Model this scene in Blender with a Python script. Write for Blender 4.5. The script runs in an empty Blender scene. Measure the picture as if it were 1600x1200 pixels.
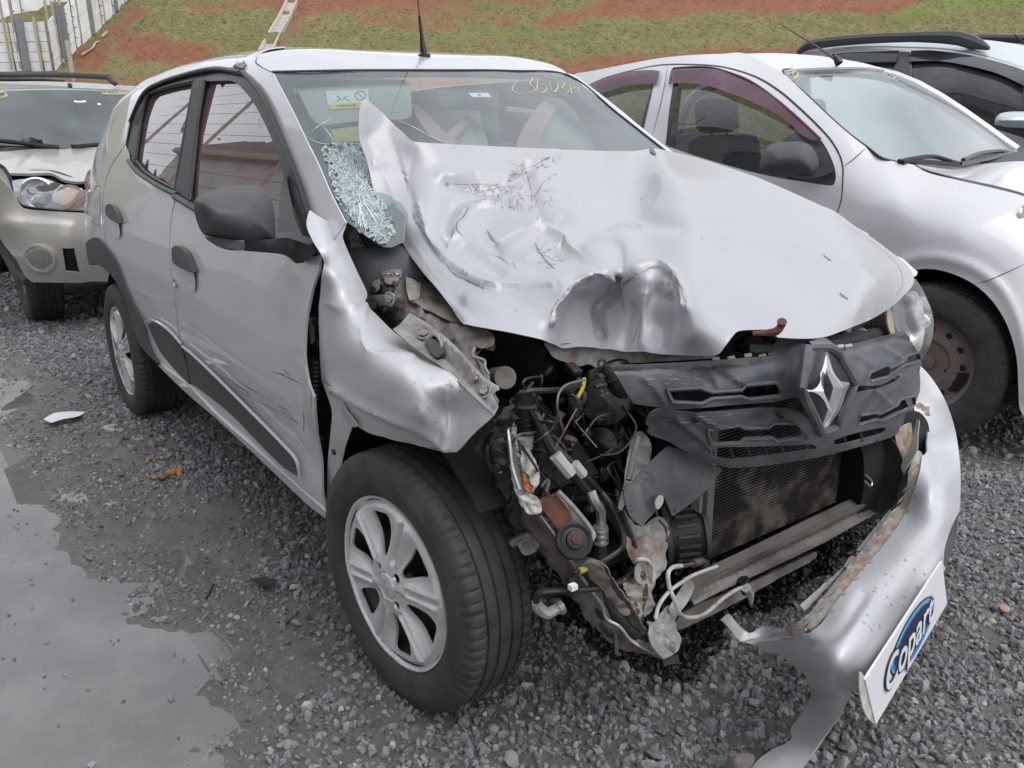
import bpy, bmesh, math, random
import numpy as np
from mathutils import Vector, Matrix
from mathutils.geometry import delaunay_2d_cdt
from mathutils import noise as mnoise
random.seed(7); rng = np.random.default_rng(7)
scene = bpy.context.scene
COL = scene.collection
rad = math.radians

# ------------------------------------------------------------------ camera
CAM = np.array([1.463, -1.491, 1.2526]); YAW, PIT, ROL, F = 2.5142, .3079, -.0122, 1318.6
def _rot():
    f = np.array([math.cos(YAW)*math.cos(PIT), math.sin(YAW)*math.cos(PIT), -math.sin(PIT)])
    r = np.cross(f, [0, 0, 1]); r /= np.linalg.norm(r); u = np.cross(r, f)
    c, s = math.cos(ROL), math.sin(ROL)
    return np.array([c*r+s*u, -s*r+c*u, f])
RM = _rot()
cd = bpy.data.cameras.new('camera'); cam = bpy.data.objects.new('camera', cd); COL.objects.link(cam)
cd.sensor_width = 36; cd.lens = 36*F/1600; cd.clip_start = .05; cd.clip_end = 600
m = Matrix.Identity(4)
for i in range(3):
    m[i][0] = RM[0][i]; m[i][1] = RM[1][i]; m[i][2] = -RM[2][i]; m[i][3] = CAM[i]
cam.matrix_world = m
scene.camera = cam

# ------------------------------------------------------------------ sky, sun, exposure
SUN_EL, SUN_AZ = rad(58), rad(20)      # azimuth measured from +x towards +y
world = bpy.data.worlds.new('World'); scene.world = world; world.use_nodes = True
nt = world.node_tree; N = nt.nodes; L = nt.links
for n in list(N): N.remove(n)
sky = N.new('ShaderNodeTexSky'); sky.sky_type = 'NISHITA'; sky.sun_disc = False
sky.sun_elevation = SUN_EL; sky.sun_rotation = rad(90)-SUN_AZ; sky.dust_density = 3
hs = N.new('ShaderNodeHueSaturation'); hs.inputs['Saturation'].default_value = .35
tc = N.new('ShaderNodeTexCoord')
mp = N.new('ShaderNodeMapping'); mp.inputs['Scale'].default_value = (1, 1, 2.2)
no = N.new('ShaderNodeTexNoise'); no.inputs['Scale'].default_value = 2.1; no.inputs['Detail'].default_value = 5; no.inputs['Roughness'].default_value = .5
rp = N.new('ShaderNodeValToRGB'); rp.color_ramp.elements[0].position = .32; rp.color_ramp.elements[1].position = .68
rp.color_ramp.elements[0].color = (4.7, 4.95, 5.45, 1); rp.color_ramp.elements[1].color = (9.5, 9.75, 10.3, 1)
mx = N.new('ShaderNodeMix'); mx.data_type = 'RGBA'; mx.inputs['Factor'].default_value = .88
bg = N.new('ShaderNodeBackground'); bg.inputs['Strength'].default_value = .11
wo = N.new('ShaderNodeOutputWorld')
L.new(sky.outputs[0], hs.inputs['Color']); L.new(tc.outputs['Generated'], mp.inputs['Vector']); L.new(mp.outputs[0], no.inputs['Vector'])
L.new(no.outputs['Fac'], rp.inputs['Fac']); L.new(hs.outputs[0], mx.inputs['A']); L.new(rp.outputs[0], mx.inputs['B'])
L.new(mx.outputs['Result'], bg.inputs['Color']); L.new(bg.outputs[0], wo.inputs[0])
sd = bpy.data.lights.new('sun', 'SUN'); sd.energy = 1.0; sd.angle = rad(50); sd.color = (1, .98, .96)
sun = bpy.data.objects.new('sun', sd); COL.objects.link(sun)
dv = Vector((math.cos(SUN_EL)*math.cos(SUN_AZ), math.cos(SUN_EL)*math.sin(SUN_AZ), math.sin(SUN_EL)))
sun.rotation_euler = dv.to_track_quat('Z', 'Y').to_euler()
vs = scene.view_settings; vs.view_transform = 'Standard'; vs.look = 'None'; vs.gamma = 1; vs.use_curve_mapping = False; vs.exposure = .60
scene.cycles.max_bounces = 8; scene.cycles.transparent_max_bounces = 16

# ------------------------------------------------------------------ projection helpers (points are real 3D positions)
def RAY(p):
    p = np.atleast_2d(np.asarray(p, float))[:, :2]
    return np.stack([(p[:, 0]-800)/F, (600-p[:, 1])/F, np.ones(len(p))], 1) @ RM
HX, HZ = [-.6, -.5, -.43, -.3, -.04, .22, .4, .5, .6], [1.21, 1.185, 1.166, 1.128, 1.045, .955, .885, .84, .78]
def bonnet_z(x, y): return np.interp(x, HX, HZ)-(.055+.05*np.clip(x+.2, 0, 1))*(y/.7)**2
def U(px, py, ax, val):
    d = RAY((px, py))[0]
    if ax == 'd': return CAM+d*val
    if ax == 'H':      # meets the undamaged bonnet surface, val metres above it
        lo, hi = .9, 3.6
        for t in np.arange(.9, 3.6, .02):
            P = CAM+d*t
            if P[0] < .62 and P[2] < bonnet_z(P[0], P[1])+val: lo, hi = t-.02, t; break
        for _ in range(20):
            t = (lo+hi)/2; P = CAM+d*t
            if P[2] < bonnet_z(P[0], P[1])+val: hi = t
            else: lo = t
        return CAM+d*hi
    if ax in SURF: return US((px, py), ax, val)[0]
    i = 'xyz'.index(ax); return CAM+d*(val-CAM[i])/d[i]
def smooth_table(pts, n=400, k=9):
    z = np.array([p[0] for p in pts]); y = np.array([p[1] for p in pts]); zz = np.linspace(z[0], z[-1], n)
    yy = np.interp(zz, z, y); ker = np.hanning(2*k+1); ker /= ker.sum()
    yy = np.convolve(np.pad(yy, k, mode='reflect', reflect_type='odd'), ker, 'valid')
    return zz, yy
ZT, ST = smooth_table([(.05, .70), (.18, .735), (.26, .755), (.36, .768), (.5, .778), (.62, .79), (.74, .79), (.84, .775), (.93, .752), (1.0, .73), (1.1, .69), (1.25, .637), (1.38, .575), (1.43, .53), (1.47, .43)])
def side_main(x, z):
    s = np.interp(z, ZT, ST)
    s = s-.17*np.clip((-2.35-x)/.7, 0, 2)**2.2
    s = s+.012*np.exp(-((x+2.42)/.35)**2)*np.clip((.85-z)/.3, 0, 1)
    return -s
ZW, SW = smooth_table([(.1, 1.70), (.3, 1.67), (.6, 1.645), (.75, 1.64), (.9, 1.66), (1.0, 1.69), (1.1, 1.73), (1.3, 1.80), (1.42, 1.86), (1.5, 1.95), (1.56, 2.2)])
def side_white(x, z):
    s = np.interp(z, ZW, SW)
    return s+.22*np.clip((x-.05)/.8, 0, 2)**2
ZV, SV = smooth_table([(.1, 4.10), (.9, 4.06), (1.15, 4.12), (1.5, 4.24), (1.62, 4.35), (1.7, 4.6)])
def side_suv(x, z): return np.interp(z, ZV, SV)
SURF = {'G': lambda x, z: -(.700-.375*(z-1.09)-.12*np.clip(z-1.09, -1, 1)**2-.10*np.clip((-2.40-x)/.65, 0, 2)**2.6), 'S': side_main, 'W': side_white, 'V': side_suv}
def US(p, surf='S', off=0.0):
    d = RAY(p); y = np.full(len(d), {'S': -.75, 'G': -.7, 'W': 1.7, 'V': 4.2}[surf])
    sg = {'S': -1, 'G': -1, 'W': -1, 'V': -1}[surf]
    for _ in range(40):
        t = (y-CAM[1])/d[:, 1]; P = CAM+d*t[:, None]
        yn = SURF[surf](P[:, 0], P[:, 2])+sg*off
        y = y*.4+yn*.6
    t = (y-CAM[1])/d[:, 1]
    return CAM+d*t[:, None]
def cr(pts, step, closed=True, lin=False):
    """resample an outline; a third value 1 marks a sharp corner."""
    P = [np.array(p[:2], float) for p in pts]; C = [len(p) > 2 and p[2] == 1 for p in pts]; n = len(P); out = []
    for i in range(n if closed else n-1):
        a, b = P[i], P[(i+1) % n]
        a0 = P[i-1] if (closed or i > 0) else a; b1 = P[(i+2) % n] if (closed or i+2 < n) else b
        ta = (b-a)*.9 if (C[i] or lin) else (b-a0)/2; tb = (b-a)*.9 if (C[(i+1) % n] or lin) else (b1-a)/2
        ln = np.linalg.norm(b-a); k = max(1, int(round(ln/step)))
        mxl = ln*1.3; 
        if np.linalg.norm(ta) > mxl: ta = ta*mxl/np.linalg.norm(ta)
        if np.linalg.norm(tb) > mxl: tb = tb*mxl/np.linalg.norm(tb)
        for j in range(k):
            t = j/k; t2 = t*t; t3 = t2*t
            if lin: out.append(a+(b-a)*t)
            else: out.append((2*t3-3*t2+1)*a+(t3-2*t2+t)*ta+(-2*t3+3*t2)*b+(t3-t2)*tb)
    if not closed: out.append(P[-1])
    return np.array(out)
def inside(pts, poly):
    x, y = pts[:, 0], pts[:, 1]; r = np.zeros(len(pts), bool); j = len(poly)-1
    for i in range(len(poly)):
        xi, yi = poly[i]; xj, yj = poly[j]
        if yi != yj:
            c = ((yi > y) != (yj > y)) & (x < (xj-xi)*(y-yi)/(yj-yi)+xi); r ^= c
        j = i
    return r
def segdist(pts, poly, closed=True):
    A = poly if closed else poly[:-1]; B = np.roll(poly, -1, 0) if closed else poly[1:]
    best = np.full(len(pts), 1e9)
    for a, b in zip(A, B):
        ab = b-a; l2 = ab@ab
        if l2 < 1e-12: continue
        t = np.clip(((pts-a)@ab)/l2, 0, 1); d = np.linalg.norm(pts-(a+t[:, None]*ab), axis=1); best = np.minimum(best, d)
    return best
def tri2d(outline, step, holes=(), jitter=0.12, lin=False, extra=()):
    B = cr(outline, step, True, lin); H = [cr(h, step*.8, True, lin) for h in holes]
    lo, hi = B.min(0), B.max(0); xs = np.arange(lo[0], hi[0], step); ys = np.arange(lo[1], hi[1], step*.866)
    g = np.array([(x+(step*.5 if j % 2 else 0), y) for j, y in enumerate(ys) for x in xs]).reshape(-1, 2)
    r = np.random.default_rng(3); g = g+r.uniform(-jitter, jitter, g.shape)*step
    g = g[inside(g, B)]
    if len(g): g = g[segdist(g, B) > .55*step]
    for h in H:
        if len(g): g = g[~inside(g, h)]; g = g[segdist(g, h) > .5*step]
    ver = [tuple(p) for p in B]; ed = [(i, (i+1) % len(B)) for i in range(len(B))]
    for h in H:
        o = len(ver); ver += [tuple(p) for p in h]; ed += [(o+i, o+(i+1) % len(h)) for i in range(len(h))]
    for e in extra:
        e = cr(e, step, False); o = len(ver); ver += [tuple(p) for p in e]; ed += [(o+i, o+i+1) for i in range(len(e)-1)]
    if extra and len(g):
        for e in extra: g = g[segdist(g, cr(e, step, False), False) > .5*step]
    ver += [tuple(p) for p in g]
    v, _, f, _, _, _ = delaunay_2d_cdt([Vector(p) for p in ver], ed, [], 0, 1e-7)
    V = np.array([(p.x, p.y) for p in v]); Fc = np.array(f)
    c = V[Fc].mean(1); k = inside(c, B)
    for h in H: k &= ~inside(c, h)
    return V, Fc[k]
def tps(ctrl, lam=0.0):
    """thin plate spline of 1/depth over picture coordinates."""
    C = np.array([(c[0], c[1]) for c in ctrl], float)/100; P = np.array([U(*c[:4]) for c in ctrl])
    dep = (P-CAM)@RM[2]; v = 1/dep; n = len(C)
    def k(a, b):
        r2 = ((a[:, None]-b[None])**2).sum(2); return .5*r2*np.log(r2+1e-12)
    A = np.zeros((n+3, n+3)); A[:n, :n] = k(C, C)+lam*np.eye(n); A[:n, n] = 1; A[:n, n+1:] = C; A[n:, :n] = A[:n, n:].T
    w = np.linalg.solve(A, np.r_[v, 0, 0, 0])
    def f(p):
        p = np.asarray(p, float)/100
        return 1/(k(p, C)@w[:n]+w[n]+p@w[n+1:])
    return f
def clean(V, Fc):
    used = np.unique(Fc); mpv = -np.ones(len(V), int); mpv[used] = np.arange(len(used)); return V[used], mpv[Fc]

# ------------------------------------------------------------------ object helpers
def empty(name, loc, label=None, cat=None, group=None, parent=None, rz=0):
    o = bpy.data.objects.new(name, None); COL.objects.link(o); o.location = loc; o.rotation_euler.z = rz; o.empty_display_size = .1
    if label: o['label'] = label
    if cat: o['category'] = cat
    if group: o['group'] = group
    if parent: setpar(o, parent)
    return o
def wloc(o):
    v = Vector(o.location)
    while o.parent: o = o.parent; v = v  # parents below are translation-only and children carry world coordinates
    return v
def setpar(o, parent):
    o.parent = parent; bpy.context.view_layer.update() if False else None
    mw = Matrix.Identity(4); p = parent; chain = []
    while p is not None: chain.append(p); p = p.parent
    for q in reversed(chain): mw = mw @ q.matrix_parent_inverse @ q.matrix_basis
    o.matrix_parent_inverse = mw.inverted()
def mesh(name, V, Fc, mat, parent=None, smooth=True, label=None, cat=None, group=None, kind=None, thick=0, mats=None, mi=None):
    me = bpy.data.meshes.new(name); me.from_pydata([tuple(map(float, v)) for v in V], [], [tuple(map(int, f)) for f in Fc]); me.update()
    if mats:
        for q in mats: me.materials.append(q)
        if mi is not None: me.polygons.foreach_set('material_index', np.asarray(mi, np.int32))
    elif mat: me.materials.append(mat)
    if smooth is True: me.polygons.foreach_set('use_smooth', np.ones(len(me.polygons), bool))
    elif smooth: me.shade_smooth() if False else me.polygons.foreach_set('use_smooth', np.ones(len(me.polygons), bool))
    o = bpy.data.objects.new(name, me); COL.objects.link(o)
    if isinstance(smooth, (int, float)) and not isinstance(smooth, bool): me.set_sharp_from_angle(angle=rad(smooth))
    if thick:
        md = o.modifiers.new('solid', 'SOLIDIFY'); md.thickness = thick; md.offset = -1
        if smooth: es = o.modifiers.new('edges', 'EDGE_SPLIT'); es.split_angle = rad(50); es.use_edge_sharp = True
    if label: o['label'] = label
    if cat: o['category'] = cat
    if group: o['group'] = group
    if kind: o['kind'] = kind
    if parent: setpar(o, parent)
    return o
def face_cam(V, Fc, away=None):
    a, b, c = V[Fc[:, 0]], V[Fc[:, 1]], V[Fc[:, 2]]; n = np.cross(b-a, c-a); ref = (CAM if away is None else away)-a
    if (n*ref).sum() < 0: Fc = Fc[:, ::-1]
    return Fc
def vnorm(V, Fc):
    a, b, c = V[Fc[:, 0]], V[Fc[:, 1]], V[Fc[:, 2]]; n = np.cross(b-a, c-a); N_ = np.zeros_like(V)
    for i in range(3): np.add.at(N_, Fc[:, i], n)
    return N_/np.maximum(np.linalg.norm(N_, axis=1), 1e-12)[:, None]
def bump(p, feats):
    """displacement along the surface normal in metres. feats: ('g',polyline,width_px,amp) rounded ridge, ('c',...) sharp crease,
    ('s',polyline,width,amp) step: the left side of the line is raised."""
    d = np.zeros(len(p))
    for f in feats:
        k, line, w, a = f[:4]
        q = cr(line, 6, False)
        if k == 'g': d += a*np.exp(-(segdist(p, q, False)/w)**2)
        elif k == 'c': d += a*np.exp(-segdist(p, q, False)/w)
        elif k == 's':
            dd = segdist(p, q, False)
            best = np.full(len(p), 1e9); sg = np.zeros(len(p))
            for u, v in zip(q[:-1], q[1:]):
                ab = v-u; t = np.clip(((p-u)@ab)/(ab@ab), 0, 1); r = p-(u+t[:, None]*ab); l = np.linalg.norm(r, axis=1)
                s = np.sign(ab[0]*r[:, 1]-ab[1]*r[:, 0]); k2 = l < best; best[k2] = l[k2]; sg[k2] = s[k2]
            fall = f[4] if len(f) > 4 else 60
            d += a*np.where(sg < 0, 1-np.exp(-best/w), 0)*np.exp(-(best/fall)**2)
    return d
def relief(name, outline, ctrl, mat, parent, step=6, feats=(), holes=(), thick=.002, fn=None, lin=False, smooth=True, noise=0, lam=0, nfreq=.05, lines=(), **kw):
    V2, Fc = tri2d(outline, step, holes, lin=lin, extra=lines); V2, Fc = clean(V2, Fc)
    f = tps(ctrl, lam) if not callable(ctrl) else ctrl
    P = CAM+RAY(V2)*f(V2)[:, None]; Fc = face_cam(P, Fc)
    if feats or noise or fn is not None:
        nn = vnorm(P, Fc); d = bump(V2, feats) if feats else np.zeros(len(P))
        if fn is not None: d = d+fn(V2)
        if noise:
            s = V2*nfreq*.55; o_ = random.random()*50
            d = d+noise*2.4*np.array([mnoise.fractal(Vector((a_+o_, b_, o_)), .6, 2.1, 3) for a_, b_ in s])
        P = P+nn*d[:, None]
    return mesh(name, P, Fc, mat, parent, smooth, thick=thick, **kw)
def spatch(name, outline, mat, parent, surf='S', off=0.0, step=.03, holes=(), thick=.004, fn=None, lin=False, smooth=True, px=True, **kw):
    """panel lying on a body side surface; outline and holes in picture points or in (x, z)."""
    def cv(o):
        if not px: return [tuple(q) for q in o]
        P = US([q[:2] for q in o], surf, off); return [(P[i, 0], P[i, 2])+tuple(o[i][2:]) for i in range(len(o))]
    V2, Fc = tri2d(cv(outline), step, [cv(h) for h in holes], lin=lin); V2, Fc = clean(V2, Fc)
    y = SURF[surf](V2[:, 0], V2[:, 1])-off
    if fn is not None: y = y-fn(V2[:, 0], V2[:, 1])
    P = np.stack([V2[:, 0], y, V2[:, 1]], 1); Fc = face_cam(P, Fc)
    return mesh(name, P, Fc, mat, parent, smooth, thick=thick, **kw)
def PP(p):
    """control point -> world point: (px,py,axis,value) or a plain (x,y,z)."""
    return np.array(p, float) if len(p) == 3 else U(*p)
def tube(name, pts, r, mat, parent, res=8, sub=6, rads=None, join=None, smooth=True, caps=True, **kw):
    P = np.array([PP(p) for p in pts]); n = len(P); Q = []; R_ = []
    rr = rads if rads is not None else [r]*n
    if sub <= 1: Q = P; R_ = rr
    else:
        for i in range(n-1):
            a, b = P[i], P[i+1]; a0 = P[max(i-1, 0)]; b1 = P[min(i+2, n-1)]
            for j in range(sub):
                t = j/sub; t2, t3 = t*t, t*t*t
                Q.append((2*t3-3*t2+1)*a+(t3-2*t2+t)*(b-a0)/2+(-2*t3+3*t2)*b+(t3-t2)*(b1-a)/2); R_.append(rr[i]+(rr[i+1]-rr[i])*t)
        Q.append(P[-1]); R_.append(rr[-1])
    Q = np.array(Q); T = np.gradient(Q, axis=0); T /= np.linalg.norm(T, axis=1)[:, None]+1e-9
    up = np.array([.13, .21, 1.]); V = []; Fc = []
    a = np.cross(T[0], up); a /= np.linalg.norm(a)
    for i in range(len(Q)):
        a = a-T[i]*(a@T[i]); a /= np.linalg.norm(a); b = np.cross(T[i], a)
        for j in range(res):
            th = 2*math.pi*j/res; V.append(Q[i]+R_[i]*(a*math.cos(th)+b*math.sin(th)))
    for i in range(len(Q)-1):
        for j in range(res):
            Fc.append((i*res+j, i*res+(j+1) % res, (i+1)*res+(j+1) % res, (i+1)*res+j))
    if caps: Fc.append(tuple(range(res))[::-1]); Fc.append(tuple((len(Q)-1)*res+j for j in range(res)))
    if join is not None: join.add(V, Fc); return None
    return mesh(name, V, Fc, mat, parent, 40 if smooth else False, **kw)
class MB:
    def __init__(s): s.V = []; s.F = []
    def add(s, V, Fc):
        o = len(s.V); s.V += [tuple(v) for v in V]; s.F += [tuple(int(i)+o for i in f) for f in Fc]
    def box(s, c, size, R_=None, bev=0):
        sx, sy, sz = [q/2 for q in size]; R_ = np.eye(3) if R_ is None else R_
        v = [(x*sx, y*sy, z*sz) for z in (-1, 1) for y in (-1, 1) for x in (-1, 1)]
        s.add([np.array(c)+R_@np.array(q) for q in v], [(0, 2, 3, 1), (4, 5, 7, 6), (0, 1, 5, 4), (2, 6, 7, 3), (0, 4, 6, 2), (1, 3, 7, 5)])
    def lathe(s, prof, org, ax, seg=32, fx=None):
        """prof: (axial, radius) pairs round axis ax through org."""
        ax = np.array(ax, float); ax /= np.linalg.norm(ax)
        fx = np.cross(ax, [0, 0, 1.]) if fx is None else fx
        if np.linalg.norm(fx) < 1e-6: fx = np.array([1., 0, 0])
        fx = fx/np.linalg.norm(fx); fy = np.cross(ax, fx); V = []; Fc = []
        for a, r in prof:
            for j in range(seg):
                th = 2*math.pi*j/seg; V.append(np.array(org)+ax*a+r*(fx*math.cos(th)+fy*math.sin(th)))
        for i in range(len(prof)-1):
            for j in range(seg): Fc.append((i*seg+j, i*seg+(j+1) % seg, (i+1)*seg+(j+1) % seg, (i+1)*seg+j))
        s.add(V, Fc)
    def prism(s, poly, f0, f1):
        """poly of 2D points; f0, f1 map them to the two 3D end faces."""
        n = len(poly); A = [f0(p) for p in poly]; B = [f1(p) for p in poly]
        s.add(A+B, [tuple(range(n))[::-1], tuple(range(n, 2*n))]+[(i, (i+1) % n, n+(i+1) % n, n+i) for i in range(n)])
    def build(s, name, mat, parent=None, smooth=False, **kw):
        bv = kw.pop('bevel', 0)
        o = mesh(name, s.V, s.F, mat, parent, smooth, **kw)
        if bv:
            b = o.modifiers.new('bevel', 'BEVEL'); b.width = bv; b.segments = 2; b.limit_method = 'ANGLE'; b.angle_limit = rad(35); b.harden_normals = False
        return o
def rotz(a): c, s = math.cos(a), math.sin(a); return np.array([[c, -s, 0], [s, c, 0], [0, 0, 1.]])
def roty(a): c, s = math.cos(a), math.sin(a); return np.array([[c, 0, s], [0, 1, 0], [-s, 0, c]])
def rotx(a): c, s = math.cos(a), math.sin(a); return np.array([[1, 0, 0], [0, c, -s], [0, s, c]])
# ------------------------------------------------------------------ materials
M = {}
def mat(name, col=(.5, .5, .5), rough=.5, metal=0, coat=0, spec=.5, noise=None, col2=None, bumpy=None, rvar=0, trans=0, coatr=.05, dirt=None, mapping=None):
    """Principled material; noise=(scale, contrast lo, hi) mixes col and col2; bumpy=(scale, strength, distance)."""
    m = bpy.data.materials.new(name); m.use_nodes = True; nt = m.node_tree; N = nt.nodes; L = nt.links
    b = N['Principled BSDF']; b.inputs['Base Color'].default_value = (*col, 1); b.inputs['Roughness'].default_value = rough
    b.inputs['Metallic'].default_value = metal; b.inputs['Specular IOR Level'].default_value = spec
    b.inputs['Coat Weight'].default_value = coat; b.inputs['Coat Roughness'].default_value = coatr; b.inputs['Transmission Weight'].default_value = trans
    tc = N.new('ShaderNodeTexCoord'); vec = tc.outputs['Object']
    if mapping:
        mp = N.new('ShaderNodeMapping'); mp.inputs['Scale'].default_value = mapping; L.new(vec, mp.inputs[0]); vec = mp.outputs[0]
    last = None
    if noise:
        n = N.new('ShaderNodeTexNoise'); n.inputs['Scale'].default_value = noise[0]; n.inputs['Detail'].default_value = 7; n.inputs['Roughness'].default_value = .6; L.new(vec, n.inputs['Vector'])
        r = N.new('ShaderNodeMapRange'); r.inputs['From Min'].default_value = noise[1]; r.inputs['From Max'].default_value = noise[2]; L.new(n.outputs['Fac'], r.inputs['Value'])
        x = N.new('ShaderNodeMix'); x.data_type = 'RGBA'; x.inputs['A'].default_value = (*col, 1); x.inputs['B'].default_value = (*(col2 or col), 1); L.new(r.outputs[0], x.inputs['Factor'])
        L.new(x.outputs['Result'], b.inputs['Base Color']); last = x
        if rvar:
            q = N.new('ShaderNodeMapRange'); q.inputs['To Min'].default_value = rough; q.inputs['To Max'].default_value = rough+rvar; L.new(r.outputs[0], q.inputs['Value']); L.new(q.outputs[0], b.inputs['Roughness'])
        if metal and dirt is None:
            q = N.new('ShaderNodeMapRange'); q.inputs['To Min'].default_value = metal; q.inputs['To Max'].default_value = metal*.3; L.new(r.outputs[0], q.inputs['Value']); L.new(q.outputs[0], b.inputs['Metallic'])
    if dirt:   # (colour, scale, lo, hi, amount)
        n = N.new('ShaderNodeTexNoise'); n.inputs['Scale'].default_value = dirt[1]; n.inputs['Detail'].default_value = 9; n.inputs['Roughness'].default_value = .68; L.new(tc.outputs['Object'], n.inputs['Vector'])
        r = N.new('ShaderNodeMapRange'); r.inputs['From Min'].default_value = dirt[2]; r.inputs['From Max'].default_value = dirt[3]; r.inputs['To Max'].default_value = dirt[4]; L.new(n.outputs['Fac'], r.inputs['Value'])
        x = N.new('ShaderNodeMix'); x.data_type = 'RGBA'; x.inputs['A'].default_value = (*col, 1); x.inputs['B'].default_value = (*dirt[0], 1); L.new(r.outputs[0], x.inputs['Factor'])
        if last: L.new(last.outputs['Result'], x.inputs['A'])
        L.new(x.outputs['Result'], b.inputs['Base Color'])
        q = N.new('ShaderNodeMapRange'); q.inputs['To Min'].default_value = metal; q.inputs['To Max'].default_value = 0; L.new(r.outputs[0], q.inputs['Value']); L.new(q.outputs[0], b.inputs['Metallic'])
        q = N.new('ShaderNodeMapRange'); q.inputs['To Min'].default_value = rough; q.inputs['To Max'].default_value = min(1, rough+.45); L.new(r.outputs[0], q.inputs['Value']); L.new(q.outputs[0], b.inputs['Roughness'])
        if coat:
            q = N.new('ShaderNodeMapRange'); q.inputs['To Min'].default_value = coat; q.inputs['To Max'].default_value = 0; L.new(r.outputs[0], q.inputs['Value']); L.new(q.outputs[0], b.inputs['Coat Weight'])
    if bumpy:
        n = N.new('ShaderNodeTexNoise'); n.inputs['Scale'].default_value = bumpy[0]; n.inputs['Detail'].default_value = 5; L.new(vec, n.inputs['Vector'])
        k = N.new('ShaderNodeBump'); k.inputs['Strength'].default_value = bumpy[1]; k.inputs['Distance'].default_value = bumpy[2]; L.new(n.outputs['Fac'], k.inputs['Height']); L.new(k.outputs[0], b.inputs['Normal'])
    M[name] = m; return m
dust = (.22, .18, .14)
mat('paint', (.56, .57, .595), .34, .25, 1.0, dirt=((.42, .40, .37), 2.2, .45, .95, .5), coatr=.04, bumpy=(5, .05, .01))
mat('crushed_paint', (.52, .528, .55), .42, .22, .45, dirt=((.42, .40, .37), 3.2, .42, .9, .6), coatr=.22, bumpy=(14, .12, .008))
mat('hood_paint', (.405, .412, .432), .42, .25, .5, dirt=((.42, .40, .37), 3.2, .45, .95, .5), coatr=.12, bumpy=(9, .12, .01))
mat('paint_dirty', (.38, .38, .375), .42, .5, .35, dirt=((.20, .17, .14), 9, .42, .75, .8))
mat('scraped', (.20, .20, .21), .5, .5, noise=(40, .35, .65), col2=(.42, .42, .43), rvar=.2)
mat('primer_metal', (.31, .31, .31), .5, .55, dirt=((.13, .10, .08), 14, .40, .68, .9), bumpy=(60, .3, .003))
mat('bay_metal', (.20, .18, .165), .6, .3, noise=(18, .35, .7), col2=(.075, .055, .045), dirt=((.16, .07, .03), 11, .55, .72, .8), bumpy=(50, .5, .004))
mat('rust', (.15, .058, .030), .85, .1, noise=(30, .35, .65), col2=(.06, .032, .022), bumpy=(90, .8, .004))
mat('rust_cream', (.34, .335, .31), .5, .25, noise=(11, .50, .66), col2=(.17, .095, .055), bumpy=(40, .3, .003), rvar=.3)
mat('wheel_well', (.012, .012, .013), .9, 0, bumpy=(30, .4, .01))
mat('bay_black', (.010, .010, .011), .55, 0, noise=(25, .4, .7), col2=(.03, .027, .025), bumpy=(40, .4, .004))
mat('gloss_black', (.008, .008, .009), .22, 0)
mat('plastic', (.050, .053, .058), .5, 0, noise=(14, .4, .75), col2=(.085, .088, .093), bumpy=(420, .12, .001), rvar=.15)
mat('plastic_trim', (.035, .036, .038), .42, 0, noise=(6, .4, .8), col2=(.06, .06, .062), bumpy=(300, .08, .001))
mat('grille_plastic', (.065, .07, .078), .42, 0, noise=(9, .42, .75), col2=(.15, .16, .175), bumpy=(300, .15, .001), rvar=.25, mapping=(2, .6, 3))
mat('cladding', (.052, .053, .057), .55, 0, noise=(5, .4, .8), col2=(.065, .064, .062), bumpy=(500, .15, .001))
mat('rubber', (.032, .032, .034), .6, 0, noise=(14, .38, .75), col2=(.072, .066, .062), bumpy=(120, .2, .0015), rvar=.2)
mat('rubber_hose', (.014, .014, .015), .38, 0)
mat('seal', (.010, .010, .010), .4, 0)
mat('hubcap', (.60, .60, .60), .34, .25, .4, dirt=((.25, .19, .14), 12, .5, .85, .6))
mat('steel_dark', (.035, .035, .037), .5, .5, noise=(20, .4, .7), col2=(.06, .05, .045))
mat('steel_rim', (.21, .155, .135), .55, .3, noise=(16, .4, .7), col2=(.20, .165, .15))
mat('chrome', (.86, .87, .89), .16, .75)
mat('chrome_dull', (.55, .55, .55), .28, .9, noise=(40, .4, .7), col2=(.3, .3, .3))
mat('bolt', (.33, .32, .30), .4, .8, noise=(80, .4, .7), col2=(.12, .10, .08))
mat('aluminium', (.40, .40, .39), .35, .8, noise=(40, .4, .75), col2=(.14, .12, .10))
mat('white_pipe', (.48, .46, .42), .4, .1, noise=(30, .5, .75), col2=(.25, .18, .12))
mat('crossmember', (.24, .225, .205), .45, .45, noise=(7, .4, .75), col2=(.11, .085, .065), dirt=((.17, .08, .04), 16, .58, .75, .8))
mat('radiator_fin', (.035, .030, .027), .6, .2, noise=(12, .5, .66), col2=(.20, .17, .14), bumpy=(90, .4, .003))
mat('tape', (.40, .40, .39), .5)
mat('yellow', (.38, .33, .05), .5)
mat('yellow_ink', (.50, .47, .24), .6)
mat('ink_dark', (.10, .11, .11), .6)
mat('white_print', (.74, .74, .76), .45, 0)
mat('blue_print', (.02, .16, .42), .4, 0)
mat('light_blue_print', (.16, .38, .58), .4, 0)
mat('navy_print', (.012, .018, .05), .4, 0)
mat('scratch', (.22, .22, .23), .55, .4)
mat('smear', (.30, .30, .305), .6, .1, noise=(60, .4, .6), col2=(.42, .42, .43))
mat('scratch_light', (.72, .72, .74), .4, .3)
mat('seat_trim_pink', (.40, .22, .235), .8, 0)
mat('mud_dried', (.26, .18, .11), .85, 0, noise=(40, .4, .65), col2=(.45, .40, .33))
mat('wood', (.30, .24, .17), .8, 0, noise=(30, .4, .6), col2=(.40, .36, .30))
mat('seat_grey', (.10, .105, .115), .9, 0)
mat('seat_light', (.26, .28, .285), .9)
mat('seat_pink', (.75, .34, .36), .9, 0)
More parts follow.
